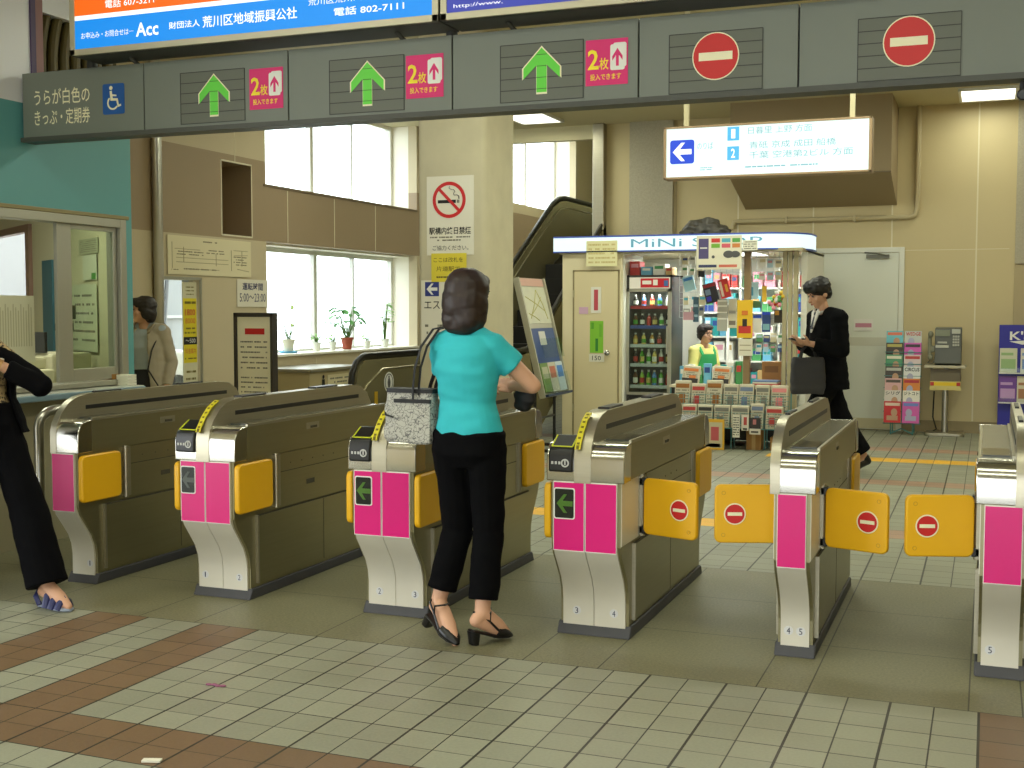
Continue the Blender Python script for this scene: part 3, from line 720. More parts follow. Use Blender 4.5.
# ------------------------------------------------------------------ sign beam over the gates
BY = 5.65; BZ0, BZ1 = 2.415, 2.812
bt = T('gate_sign_beam', 'long grey sign beam over the ticket gates with green arrows and no entry signs', 'sign', (-2.6, BY, BZ0))
b = MB(); b.box(-5.335, BY+0.03, BZ0+0.02, 1.6, BY+0.17, BZ1-0.01)
b.build('beam_core', beam_d, bt, world=True, smooth=0)
b = MB(); b.box(-5.335, BY-0.02, BZ0-0.004, 1.6, BY+0.10, BZ0+0.022); b.build('bottom_lip', M('beam_lip', (70, 72, 66), 0.5), bt, world=True, smooth=0)
seams = [-5.335, -4.458, -3.515, -2.553, -1.58, -0.83, 1.6]
secs = []
for i, (a, c) in enumerate(zip(seams, seams[1:])):
    a2 = max(a, -5.335)
    secs.append(MB().box(a2+0.004, BY, BZ0+0.012, c-0.004, BY+0.04, BZ1).build('sign_panel', beam_g, bt, world=True, smooth=0, bevel=0.002))
UPA = [(0, 1.0), (0.98, 0.1), (0.98, -0.38), (0.27, 0.22), (0.27, -1.0), (-0.27, -1.0), (-0.27, 0.22), (-0.98, -0.38), (-0.98, 0.1)]
pinkst = M('sticker_pink', (218, 30, 112), 0.5); yel_ink = M('yellow_ink', (248, 222, 40), 0.5)
def louvre(x0, x1, z0, z1, sec):
    b = MB()
    b.mi = 0; b.box(x0, BY-0.003, z0, x1, BY+0.001, z1)
    b.mi = 1
    b.box(x0-0.004, BY-0.004, z0-0.003, x0, BY, z1+0.003); b.box(x1, BY-0.004, z0-0.003, x1+0.003, BY, z1+0.003); b.box(x0, BY-0.004, z1, x1, BY, z1+0.004); b.box(x0, BY-0.004, z0-0.003, x1, BY, z0)
    for k in range(1, 5): z = z0 + (z1-z0)*k/5; b.box(x0, BY-0.0042, z-0.002, x1, BY-0.002, z+0.002)
    return b.build('display_louvre', [M('louvre_grey', (98, 102, 92), 0.5), beam_d], sec, world=True, smooth=0)
F_ = lambda x, z, d=0.0045: Vector((x, BY-d, z))
for i, (x0, x1, ac, pk) in enumerate(((-4.205, -3.79, -3.985, -3.652), (-3.259, -2.826, -3.035, -2.707), (-2.287, -1.858, -2.07, -1.738))):
    s = secs[i+1]; z0, z1 = (2.457, 2.733); louvre(x0, x1, z0, z1, s)
    b = MB(); b.mi = 1; b.prism([(u*0.105, v*0.117) for u, v in UPA], F_(ac, 2.603), UX, UZ, 0.001); b.mi = 0; b.prism([(u*0.097, v*0.108) for u, v in UPA], F_(ac, 2.603, 0.0056), UX, UZ, 0.001)
    b.mi = 2
    for k in range(1, 5): b.box(ac-0.027, BY-0.0072, 2.457+0.276*k/5-0.0015, ac+0.027, BY-0.0066, 2.457+0.276*k/5+0.0015)
    b.build('green_arrow', [green_lit, cream, M('arrow_slit', (60, 120, 40), 0.5)], s, world=True, smooth=0)
    b = MB(); b.plate(F_(pk, 2.617, 0.001), UX, UZ, 0.212, 0.218, 0.002)
    b.mi = 1; b.plate(F_(pk+0.066, 2.648, 0.0035), UX, UZ, 0.066, 0.115, 0.001, 0.01); b.plate(F_(pk+0.055, 2.637, 0.005), UX, UZ, 0.072, 0.122, 0.001, 0.01)
    b.mi = 0; b.prism([(u*0.026, v*0.042) for u, v in UPA], F_(pk+0.055, 2.637, 0.0065), UX, UZ, 0.0008)
    st = b.build('pink_sticker', [pinkst, white], s, world=True, smooth=0)
    text('big_two', '2', F_(pk-0.067, 2.632, 0.0035), UX, UZ, 0.055, 0.095, yel_ink, s, world=True, bold=0.02)
    text('lettering', '枚', F_(pk-0.013, 2.610, 0.0035), UX, UZ, 0.046, 0.056, yel_ink, s, world=True, bold=0.01)
    text('lettering', '投入できます', F_(pk-0.005, 2.548, 0.0035), UX, UZ, 0.155, 0.03, yel_ink, s, world=True, bold=0.01)
for i, (x0, x1, ac) in enumerate(((-1.428, -0.994, -1.209), (-0.568, -0.14, -0.354))):
    s = secs[i+4]; louvre(x0, x1, 2.445, 2.716, s)
    noentry('no_entry_sign', s, F_(ac, 2.605), UX, UZ, 0.105, world=True, rim=False)
    b = MB().ring(F_(ac, 2.605), UX, UZ, 0.104, 0.11, 0.002); b.build('rim', cream, s, world=True, smooth=0)
s = secs[0]
text('lettering', 'うらが白色の', F_(-5.04, 2.665, 0.001), UX, UZ, 0.405, 0.092, cream, s, world=True, bold=0.006)
text('lettering', 'きっぷ・定期券', F_(-5.04, 2.548, 0.001), UX, UZ, 0.405, 0.092, cream, s, world=True, bold=0.006)
b = MB(); b.plate(F_(-4.668, 2.625, 0.001), UX, UZ, 0.152, 0.172, 0.002, 0.012)
b.mi = 1; o = F_(-4.668, 2.625, 0.0035)
b.disc(o, UX, UZ, 0.0115, 0.001, (-0.016, 0.062))
b.prism([(-0.025, 0.045), (-0.010, 0.046), (-0.004, 0.004), (0.030, 0.002), (0.038, -0.034), (0.052, -0.030), (0.054, -0.042), (0.030, -0.048), (0.021, -0.011), (-0.020, -0.010)], o, UX, UZ, 0.001)
b.prism([(-0.008, 0.026), (0.022, 0.022), (0.022, 0.013), (-0.007, 0.016)], o, UX, UZ, 0.001)
R0 = [(-0.004+0.040*math.cos(a), -0.022+0.040*math.sin(a)) for a in [math.radians(130 + 195*k/14) for k in range(15)]]
R1 = [(-0.004+0.030*math.cos(a), -0.022+0.030*math.sin(a)) for a in [math.radians(130 + 195*k/14) for k in range(15)]]
for k in range(14): b.prism([R0[k], R0[k+1], R1[k+1], R1[k]], o, UX, UZ, 0.001)
ob = b.build('wheelchair_symbol', [M('sign_blue', (20, 84, 160), 0.5), cream], s, world=True, smooth=0); ob['label'] = 'blue square with a white wheelchair symbol'
for x in (-4.9, -2.6, -0.4, 1.4): MB().cyl((x, BY+0.1, BZ1-0.02), (x, BY+0.1, CEIL), 0.03).build('hanger_rod', beam_d, bt, world=True)
# backlit advertising boxes above the beam
def lit(name, rgb, e): return M(name, rgb, 0.5, emit=e)
AZ, AY = 2.85, 5.5
def adbox(label, x0, x1, bands):
    t = T('advertising_lightbox', label, 'lightbox', ((x0+x1)/2, AY, AZ), 0, 'backlit advertising boxes above the gate beam')
    b = MB(); z1 = AZ+0.62; fr = 0.034
    b.box(x0, AY+0.012, AZ, x1, AY+0.26, z1)
    b.mi = 1; b.box(x0, AY, AZ, x0+fr, AY+0.03, z1); b.box(x1-fr, AY, AZ, x1, AY+0.03, z1); b.box(x0, AY, AZ, x1, AY+0.03, AZ+fr); b.box(x0, AY, z1-fr, x1, AY+0.03, z1)
    b.build('case', [M('lightbox_case', (66, 66, 60), 0.6), M('lightbox_frame', (196, 190, 166), 0.4, 0.4)], t, world=True, smooth=0, bevel=0.002)
    for nm, m, za, zb in bands: MB().box(x0+fr, AY+0.006, AZ+za, x1-fr, AY+0.012, AZ+zb).build(nm, m, t, world=True, smooth=0)
    for x in (x0+0.3, x1-0.3):
        MB().tube([(x, AY+0.14, AZ), (x+0.02, AY+0.17, AZ-0.03), (x+0.05, AY+0.2, AZ-0.06)], 0.012).build('bracket', M('lightbox_case', (66, 66, 60)), t, world=True)
    MB().cyl(((x0+x1)/2, AY+0.13, z1), ((x0+x1)/2, AY+0.13, CEIL), 0.03).build('hanger_rod', beam_d, t, world=True)
    return t
a1 = adbox('backlit advertising box with orange and blue bands, above the beam at upper left', -4.842, -2.562, [
    ('blue_band', lit('lit_blue', (18, 146, 244), 0.9), 0.034, 0.192), ('white_band', lit('lit_white', (250, 252, 250), 1.1), 0.192, 0.217), ('orange_band', lit('lit_orange', (255, 108, 22), 0.95), 0.217, 0.585)])
wl = lit('lit_lettering', (250, 252, 252), 1.1)
A = lambda x, z: Vector((x, AY+0.0055, AZ+z))
text('lettering', 'お申込み・お問合せは─', A(-4.585, 0.105), UX, UZ, 0.36, 0.036, wl, a1, world=True)
text('emblem', 'Acc', A(-4.315, 0.108), UX, UZ, 0.15, 0.075, wl, a1, world=True, bold=0.02)
text('lettering', '財団法人', A(-4.07, 0.112), UX, UZ, 0.20, 0.038, wl, a1, world=True, bold=0.01)
text('lettering', '荒川区地域振興公社', A(-3.66, 0.113), UX, UZ, 0.585, 0.062, wl, a1, world=True, bold=0.012)
text('lettering', '荒川区荒川7-20-1　時', A(-3.05, 0.158), UX, UZ, 0.50, 0.036, wl, a1, world=True)
text('lettering', '電話 802-7111', A(-2.95, 0.095), UX, UZ, 0.40, 0.042, wl, a1, world=True, bold=0.01)
text('lettering', '電話 607-3211', A(-4.43, 0.265), UX, UZ, 0.33, 0.045, wl, a1, world=True, bold=0.01)
MB().plate(A(-3.85, 0.275), UX, UZ, 0.7, 0.03, 0.002).build('white_strip', wl, a1, world=True, smooth=0)
a2 = adbox('backlit advertising box in deep blue, its lower edge showing above the middle of the beam', -2.55, -0.25, [('blue_band', lit('lit_deep_blue', (62, 72, 178), 0.8), 0.034, 0.585)])
text('lettering', 'http://www.', A(-2.35, 0.062), UX, UZ, 0.26, 0.024, wl, a2, world=True)
# small security camera under the beam's right end
cc = T('security_camera', 'small black security camera under the right end of the beam', 'camera', (0.115, BY+0.05, BZ0-0.055))
MB().cyl((0, 0.02, 0.056), (0, 0.02, 0.0), 0.014).build('mount', dark, cc)
MB().cyl((0, -0.09, -0.02), (0.0, 0.05, 0.0), 0.026).build('barrel', dark, cc, bevel=0.006)
MB().cyl((0, -0.096, -0.021), (0, -0.09, -0.02), 0.018).build('lens', M('lens_glass', (60, 62, 60), 0.08), cc)

# ------------------------------------------------------------------ hanging platform sign
hs = T('hanging_platform_sign', 'backlit white hanging sign with a blue left arrow and platform numbers', 'sign', (-1.56, 9.0, 2.4))
b = MB(); x0, x1, z0, z1 = -2.318, -0.80, 2.41, 2.802
b.box(x0, 9.012, z0, x1, 9.15, z1)
b.box(x0, 9.0, z0, x0+0.022, 9.02, z1); b.box(x1-0.022, 9.0, z0, x1, 9.02, z1); b.box(x0, 9.0, z0, x1, 9.02, z0+0.016); b.box(x0, 9.0, z1-0.016, x1, 9.02, z1)
b.build('frame', M('sign_frame_tan', (168, 142, 108), 0.5), hs, world=True, smooth=0, bevel=0.003)
MB().box(x0+0.02, 9.006, z0+0.014, x1-0.02, 9.012, z1-0.014).build('lit_face', lit('lit_face_white', (236, 252, 248), 0.98), hs, world=True, smooth=0)
S = lambda x, z, d=0.0: Vector((x, 9.0055-d, z))
b = MB(); b.plate(S(-2.175, 2.612), UX, UZ, 0.185, 0.178, 0.001, 0.02); b.mi = 1; b.prism([(u*0.072, v*0.072) for u, v in ARROW_L], S(-2.175, 2.612, 0.0012), UX, UZ, 0.001)
b.build('left_arrow', [lit('lit_arrow_blue', (44, 84, 226), 0.8), lit('lit_lettering', (250, 252, 252), 1.1)], hs, world=True, smooth=0)
nb = lit('lit_number_blue', (90, 190, 240), 0.9)
for n, z in (('1', 2.728), ('2', 2.585)):
    b = MB().plate(S(-1.79, z), UX, UZ, 0.088, 0.10, 0.001); o = b.build('number_tile', nb, hs, world=True, smooth=0)
    text('numeral', n, S(-1.79, z, 0.0015), UX, UZ, 0.03, 0.068, wl, hs, world=True, bold=0.02)
pale = lit('lit_pale_ink', (150, 206, 218), 0.7)
for t_, x, z, w_ in (('日暮里 上野 方面', -1.45, 2.745, 0.46), ('青砥 京成 成田 船橋', -1.36, 2.638, 0.62), ('千葉 空港第2ビル 方面', -1.30, 2.565, 0.74), ('のりば', -2.0, 2.65, 0.12)):
    text('lettering', t_, S(x, z), UX, UZ, w_, 0.052, pale, hs, world=True)
b = MB(); scribble(b, S(-1.45, 2.48), UX, UZ, 0.55, 0.022, 1, 0.0006); scribble(b, S(-1.99, 2.48), UX, UZ, 0.1, 0.03, 2, 0.0006); b.build('small_print', pale, hs, world=True, smooth=0)
for x in (-2.16, -0.945): MB().box(x-0.018, 9.06, z1, x+0.018, 9.09, CEIL).build('hanger', M('hanger_cream', (208, 198, 160), 0.5), hs, world=True, smooth=0)

# ------------------------------------------------------------------ posters on the column
CY = 9.298
C = lambda x, z, d=0.0: Vector((x, CY-d, z))
p = T('poster', 'white no smoking poster with a red crossed circle on the column', 'poster', (-4.223, CY, 1.885))
MB().plate(C(-4.223, 2.214), UX, UZ, 0.432, 0.66, 0.003).build('sheet', paper, p, world=True, smooth=0)
b = MB(); o = C(-4.232, 2.345, 0.0032)
b.mi = 1; b.box(-4.335, CY-0.0045, 2.318, -4.17, CY-0.0032, 2.345); b.box(-4.16, CY-0.0045, 2.318, -4.152, CY-0.0032, 2.345); b.box(-4.147, CY-0.0045, 2.318, -4.139, CY-0.0032, 2.345)
sm = [(-4.14, 2.352), (-4.142, 2.375), (-4.158, 2.385), (-4.185, 2.383), (-4.19, 2.40), (-4.178, 2.412), (-4.19, 2.43), (-4.215, 2.432), (-4.232, 2.442), (-4.228, 2.458)]
b.tube([(x, CY-0.0036, z) for x, z in sm], 0.006, n=6, r2=0.002)
b.mi = 0; b.ring(o, UX, UZ, 0.123, 0.152, 0.0015); b.prism([(-0.104, 0.086), (-0.086, 0.104), (0.104, -0.086), (0.086, -0.104)], o, UX, UZ, 0.0018)
b.build('no_smoking_symbol', [red, ink], p, world=True, smooth=0)
text('lettering', '駅構内終日禁煙', C(-4.225, 2.088, 0.0035), UX, UZ, 0.385, 0.062, ink, p, world=True, bold=0.015)
b = MB(); scribble(b, C(-4.225, 2.022, 0.0032), UX, UZ, 0.37, 0.05, 2, 0.0006, seed=3); b.build('small_print', inkgrey, p, world=True, smooth=0)
text('lettering', 'ご協力ください。', C(-4.22, 1.945, 0.0035), UX, UZ, 0.33, 0.042, ink, p, world=True)
p = T('notice', 'yellow handwritten notice on the column, under the no smoking poster', 'notice', (-4.235, CY-0.006, 1.66))
MB().plate(C(-4.235, 1.78, 0.004), UX, UZ, 0.325, 0.24, 0.002).build('sheet', M('yellow_paper', (224, 206, 64), 0.8), p, world=True, smooth=0)
for i, s in enumerate(('ここは改札を', '片道駅で')): text('lettering', s, C(-4.24, 1.845-i*0.075, 0.0065), UX, UZ, 0.27-0.05*i, 0.042, M('brown_ink', (104, 92, 40), 0.8), p, world=True)
b = MB(); scribble(b, C(-4.24, 1.70, 0.006), UX, UZ, 0.24, 0.03, 1, 0.0006); b.build('small_print', M('brown_ink', (104, 92, 40)), p, world=True, smooth=0)
p = T('direction_poster', 'white poster with a blue left arrow on the column, behind the woman in turquoise', 'poster', (-4.25, CY, 1.14))
MB().plate(C(-4.24, 1.405), UX, UZ, 0.51, 0.54, 0.003).build('sheet', paper, p, world=True, smooth=0)
b = MB(); b.plate(C(-4.393, 1.60, 0.003), UX, UZ, 0.13, 0.12, 0.001); b.mi = 1; b.prism([(u*0.05, v*0.05) for u, v in ARROW_L], C(-4.393, 1.60, 0.0042), UX, UZ, 0.001)
b.build('left_arrow', [M('navy_sign', (44, 56, 130), 0.5), white], p, world=True, smooth=0)
text('lettering', 'エスカレータ', C(-4.235, 1.468, 0.0035), UX, UZ, 0.46, 0.075, ink, p, world=True, bold=0.005)
b = MB(); scribble(b, C(-4.24, 1.26, 0.003), UX, UZ, 0.44, 0.12, 2, 0.0008, 0.35, 5); b.build('small_print', inkgrey, p, world=True, smooth=0)
# ------------------------------------------------------------------ kiosk
kcream = M('kiosk_cream', (226, 214, 176), 0.5, var=0.03, scale=3); kdoor = M('kiosk_door_cream', (216, 202, 160), 0.5)
kframe = M('kiosk_frame', (178, 168, 132), 0.4, 0.3); kin = M('kiosk_inside_white', (236, 236, 226), 0.6)
kt = T('kiosk', 'small lit station kiosk with a curved white fascia and a cream side door', 'kiosk', (-3.1, 12.6, 0))
b = MB(); b.box(-4.37, 12.6, 0, -3.70, 12.66, 2.05); b.box(-4.37, 12.66, 0, -4.31, 14.3, 2.05)
b.mi = 1; b.box(-4.25, 12.596, 0.02, -4.232, 12.6, 1.855); b.box(-3.735, 12.596, 0.02, -3.717, 12.6, 1.855); b.box(-4.25, 12.596, 1.84, -3.717, 12.6, 1.858)
b.build('side_wall', [kcream, M('door_gap', (150, 136, 98), 0.7)], kt, world=True, smooth=0)
d = MB().box(-4.23, 12.588, 0.03, -3.737, 12.6, 1.838).build('door', kdoor, kt, world=True, smooth=0, bevel=0.003)
MB().lathe((0, 0, 0), [(0.006, 0.0), (0.012, 0.01), (0.03, 0.035), (0.03, 0.05), (0.012, 0.062)]).build('door_knob', chrome, d, smooth=0.6)
kn = d.children[0]; kn.rotation_euler = (PI/2, 0, 0); kn.location = Vector((-3.84, 12.588, 0.957)) - chain_matrix(d).translation
for z in (1.6, 0.35): MB().box(-4.245, 12.58, z-0.04, -4.225, 12.592, z+0.04).build('hinge', kframe, d, world=True, smooth=0)
b = MB(); b.box(-4.31, 14.24, 0, -1.78, 14.3, 2.05); b.box(-1.84, 12.95, 0, -1.78, 14.24, 2.05); b.box(-3.70, 12.66, 0, -3.68, 13.4, 2.05)
b.build('inner_walls', kin, kt, world=True, smooth=0)
b = MB()
for x, wd in ((-1.985, 0.022), (-1.93, 0.02), (-1.875, 0.022)): b.box(x-wd, 12.78, 0, x+wd, 12.86, 2.05)
b.build('shutter_rails', kframe, kt, world=True, smooth=0, bevel=0.006)
MB().box(-4.40, 12.58, 2.03, -1.78, 14.32, 2.06).build('roof', kframe, kt, world=True, smooth=0)
def fpath(y0, off):
    P = [(-4.46, y0-off), (-2.2, y0-off)]
    for k in range(1, 10):
        a = -PI/2 + PI/2*k/9
        P.append((-2.2 + (0.46+off)*math.cos(a), y0 + 0.5 + (0.5+off)*math.sin(a)))
    P.append((-1.74+off, 13.3)); return P
def fband(z0, z1, off, th):
    b = MB(); o_, i_ = fpath(12.55, off), fpath(12.55, off-th)
    b.rings([[(x, y, z0) for x, y in o_ + i_[::-1]], [(x, y, z1) for x, y in o_ + i_[::-1]]]); return b
fas = fband(2.058, 2.212, 0.0, 0.05).build('fascia', lit('lit_fascia', (232, 250, 250), 1.0), kt, world=True, smooth=0.5)
eb = M('fascia_blue_edge', (70, 96, 190), 0.4)
fband(2.205, 2.222, 0.008, 0.06).build('upper_trim', eb, kt, world=True, smooth=0.5); fband(2.046, 2.06, 0.008, 0.06).build('lower_trim', eb, kt, world=True, smooth=0.5)
text('lettering', 'MiNi SHOP', (-2.88, 12.549, 2.135), UX, UZ, 1.40, 0.09, lit('lit_sign_teal', (120, 190, 210), 0.55), kt, world=True)
MB().box(-2.395, 12.70, 0.60, -2.325, 12.76, 2.03).build('pole', M('kiosk_pole_brown', (142, 118, 82), 0.5), kt, world=True, smooth=0, bevel=0.004)
b = MB(); b.box(-3.15, 12.62, 0.06, -1.99, 13.1, 0.60); b.mi = 1; b.box(-3.16, 12.6, 0.60, -1.99, 13.12, 0.625)
b.build('counter', [M('kiosk_counter_dark', (40, 38, 36), 0.6), M('kiosk_counter_top', (210, 200, 170), 0.5)], kt, world=True, smooth=0)
bs = [0.55, 0.84, 1.12, 1.40, 1.68]
for i, z in enumerate(bs): MB().box(-3.12, 13.9, z-0.018, -1.85, 14.24, z).build('shelf_board', kin, kt, world=True, smooth=0)
for x in (-3.12, -2.66, -2.22, -1.86): MB().box(x-0.01, 13.9, 0, x+0.01, 14.24, 1.95).build('shelf_upright', kin, kt, world=True, smooth=0)
def wire_panel(parent, x0, x1, z0, z1, y, nx, nz, m, name='wire_panel', r=0.004):
    b = MB()
    for k in range(nx+1): x = x0+(x1-x0)*k/nx; b.box(x-r/2, y-r/2, z0, x+r/2, y+r/2, z1)
    for k in range(nz+1): z = z0+(z1-z0)*k/nz; b.box(x0, y-r, z-r/2, x1, y, z+r/2)
    return b.build(name, m, parent, world=True, smooth=0)
wire = M('white_wire', (200, 206, 204), 0.4, 0.3); bwire = M('teal_wire', (96, 150, 150), 0.4, 0.3)
wire_panel(kt, -2.30, -2.0, 0.95, 2.03, 12.90, 5, 14, wire); wire_panel(kt, -2.95, -2.42, 1.34, 2.03, 12.90, 8, 10, wire)
MB().box(-2.9, 12.85, 2.025, -2.3, 13.6, 2.032).build('tube_lamp', lit('lit_tube', (250, 255, 250), 2.0), kt, world=True, smooth=0)
area('kiosk_lamp', (-2.75, 13.2, 2.0), 1.3, 0.5, 34, (0.96, 1.0, 0.94))
# stickers and papers on the kiosk
def sheet(name, label, cat, box, y, rgb, blocks=(), group=None, th=0.003, rows=0, seed=1, rot=0.0, inkm=None):
    """flat printed sheet facing the hall; blocks: (u0, v0, u1, v1, rgb) in 0..1 of the sheet"""
    x0, z0, x1, z1 = box; x0, x1 = sorted((x0, x1)); z0, z1 = sorted((z0, z1))
    t = T(name, label, cat, ((x0+x1)/2, y, z0), 0, group)
    U = Vector((math.cos(rot), 0, math.sin(rot))); V = Vector((-math.sin(rot), 0, math.cos(rot)))
    w_, h_ = x1-x0, z1-z0; c = Vector((0, 0, h_/2))
    MB().plate(c, U, V, w_, h_, th).build('sheet', M('print_%02x%02x%02x' % tuple(rgb), rgb, 0.6), t, smooth=0)
    Nn = U.cross(V)
    for k, (u0, v0, u1, v1, rg) in enumerate(blocks):
        MB().plate(c + U*((u0+u1)/2-0.5)*w_ + V*((v0+v1)/2-0.5)*h_ + Nn*(th + 0.0006*(k % 3)), U, V, (u1-u0)*w_, (v1-v0)*h_, 0.001).build('print', M('print_%02x%02x%02x' % tuple(rg), rg, 0.6), t, smooth=0)
    if rows:
        b = MB(); scribble(b, c + Nn*(th), U, V, w_*0.86, h_*0.86, rows, 0.0006, 0.4, seed); b.build('small_print', inkm or inkgrey, t, smooth=0)
    return t
sheet('door_sign', 'narrow white sign with red print on the cream kiosk door', 'sign', (-4.036, 1.390, -3.921, 1.672), 12.586, (226, 222, 208), [(0.3, 0.1, 0.7, 0.9, (186, 70, 80))])
sheet('poster', 'green poster of a bottle on the cream kiosk door', 'poster', (-4.046, 0.956, -3.896, 1.303), 12.586, (128, 190, 50), [(0.42, 0.05, 0.62, 0.45, (40, 120, 40)), (0.1, 0.75, 0.3, 0.95, (90, 160, 40)), (0.7, 0.5, 0.9, 0.9, (110, 176, 44))])
t = sheet('price_card', 'small white price card under the green poster', 'sign', (-4.055, 0.858, -3.884, 0.942), 12.586, (230, 226, 206))
text('lettering', '150', (0, -0.004, 0.042), UX, UZ, 0.1, 0.05, ink, t)
sheet('note', 'small pink note beside the door sign of the kiosk', 'note', (-4.172, 1.379, -4.069, 1.455), 12.586, (206, 168, 190))
sheet('notice', 'faint yellowish paper notice over the left end of the kiosk fascia', 'notice', (-4.079, 1.895, -3.728, 2.169), 12.545, (232, 226, 176), rows=5, seed=4, inkm=M('faint_ink', (206, 190, 130), 0.8))
t = sheet('poster', 'large white poster with coloured boxes and a grey bag hanging from the kiosk fascia', 'poster', (-2.864, 1.846, -2.389, 2.195), 12.535, (226, 220, 196),
      [(0.05, 0.32, 0.27, 0.92, (84, 76, 120)), (0.08, 0.62, 0.24, 0.66, (220, 216, 210)), (0.33, 0.80, 0.52, 0.92, (206, 60, 56)), (0.56, 0.80, 0.75, 0.92, (90, 170, 190)), (0.79, 0.80, 0.96, 0.92, (90, 160, 80)), (0.33, 0.64, 0.52, 0.76, (120, 176, 60)), (0.56, 0.64, 0.75, 0.76, (214, 96, 110)), (0.79, 0.64, 0.96, 0.76, (206, 130, 70)),
       (0.05, 0.06, 0.45, 0.14, (60, 64, 100)), (0.5, 0.06, 0.9, 0.14, (206, 110, 90))])
b = MB(); b.disc((0.10, -0.0045, 0.155), UX, UZ, 0.055, 0.001, ry=0.038); b.disc((0.17, -0.0045, 0.155), UX, UZ, 0.05, 0.0012, ry=0.034); b.disc((-0.06, -0.0045, 0.13), UX, UZ, 0.016, 0.001); b.build('picture', M('picture_grey', (84, 84, 84), 0.6), t, smooth=0)
sheet('notice', 'white price sheet beside the large poster on the kiosk fascia', 'notice', (-2.383, 2.038, -2.228, 2.143), 12.535, (228, 226, 208), rows=4, seed=6)
# dark bundle lying on the kiosk roof
b = MB()
for c, r in (((-2.93, 12.98, 2.30), (0.17, 0.16, 0.10)), ((-2.76, 12.96, 2.27), (0.15, 0.15, 0.08)), ((-2.83, 12.94, 2.34), (0.13, 0.12, 0.07)), ((-3.06, 12.98, 2.27), (0.09, 0.12, 0.06)), ((-2.68, 12.96, 2.26), (0.10, 0.10, 0.05))): b.ell(c, r)
b.box(-3.1, 12.9, 2.06, -2.66, 13.06, 2.28)
tag(blob('bundle', b, M('dark_tarp', (70, 66, 58), 0.5), voxel=0.012, wrinkle=0.03, wscale=14), 'dark crumpled bundle lying on top of the kiosk', 'bundle')

# refrigerator with drinks
ft = T('drinks_refrigerator', 'tall glass fronted drinks refrigerator with a red header, inside the kiosk', 'refrigerator', (-3.42, 12.98, 0))
fx0, fx1, fy0, fy1 = -3.675, -3.175, 12.74, 13.25
b = MB(); b.box(fx0, fy0, 0.0, fx0+0.03, fy1, 1.80); b.box(fx1-0.03, fy0, 0, fx1, fy1, 1.80); b.box(fx0+0.03, fy1-0.03, 0, fx1-0.03, fy1, 1.80); b.box(fx0, fy0, 1.78, fx1, fy1, 1.80); b.box(fx0+0.03, fy0+0.02, 0, fx1-0.03, fy1-0.03, 0.50)
b.build('cabinet', M('fridge_dark', (58, 56, 52), 0.4), ft, world=True, smooth=0)
MB().box(fx0+0.03, fy1-0.04, 0.5, fx1-0.03, fy1-0.03, 1.65).build('back_panel', M('fridge_back', (120, 122, 116), 0.6), ft, world=True, smooth=0)
b = MB(); b.box(fx0+0.03, fy0-0.01, 1.655, fx1-0.02, fy0+0.03, 1.775); b.mi = 1; b.box(-3.52, fy0-0.0125, 1.665, fx1-0.03, fy0-0.01, 1.765); b.mi = 2; b.box(-3.26, fy0-0.014, 1.68, fx1-0.04, fy0-0.0125, 1.74); b.mi=0; b.box(-3.5, fy0-0.015, 1.70, -3.4, fy0-0.0125, 1.74); b.box(-3.38,fy0-0.015,1.69,-3.33,fy0-0.0125,1.75)
b.build('header', [lit('lit_header_cream', (250, 244, 214), 0.5), lit('lit_header_red', (206, 30, 40), 0.5), M('header_blue', (70, 110, 170), 0.5)], ft, world=True, smooth=0)
fs = [0.60, 0.835, 1.045, 1.25, 1.465]
for i, z in enumerate(fs):
    b = MB(); b.box(fx0+0.03, fy0+0.05, z-0.012, fx1-0.03, fy1-0.05, z); b.mi = 1; b.box(fx0+0.03, fy0+0.04, z-0.03, fx1-0.03, fy0+0.05, z+0.006)
    b.build('shelf', [wire, [wire, wire, wire, M('strip_blue', (52, 76, 150), 0.5), M('strip_red', (170, 40, 44), 0.5)][i]], ft, world=True, smooth=0)
b = MB(); b.box(fx0, fy0-0.02, 0.52, fx0+0.03, fy0, 1.65); b.box(fx1-0.04, fy0-0.02, 0.52, fx1, fy0, 1.65); b.box(fx0, fy0-0.02, 0.50, fx1, fy0, 0.53); b.box(fx0, fy0-0.02, 1.62, fx1, fy0, 1.65); b.box(fx1-0.05, fy0-0.045, 0.95, fx1-0.035, fy0-0.02, 1.25)
dr = b.build('door', M('fridge_door_steel', (176, 174, 160), 0.35, 0.6), ft, world=True, smooth=0)
MB().box(fx0+0.03, fy0-0.008, 0.53, fx1-0.04, fy0-0.005, 1.62).build('pane', glass('fridge_glass', (240, 246, 244), 0.05), dr, world=True, smooth=0)
area('fridge_lamp', (-3.42, 12.80, 1.63), 0.3, 0.04, 3, (1, 1, 0.95))
DR = {'green': (70, 160, 40), 'lime': (140, 196, 60), 'brown': (96, 60, 34), 'white': (226, 226, 214), 'red': (180, 44, 40), 'blue': (80, 130, 190), 'dark': (40, 34, 34), 'amber': (196, 150, 70), 'pink': (206, 140, 140), 'gold': (206, 186, 100)}
ROWS = [(0, ['brown', 'lime', 'green', 'blue', 'green', 'red'], 0.165, 'bottom'), (1, ['dark', 'green', 'white', 'gold', 'white', 'brown'], 0.16, 'second lowest'), (2, ['amber', 'gold', 'amber', 'brown', 'amber'], 0.125, 'middle'), (3, ['brown', 'dark', 'red', 'brown', 'white', 'dark'], 0.13, 'second highest'), (4, ['dark', 'blue', 'red', 'blue', 'white'], 0.12, 'top')]
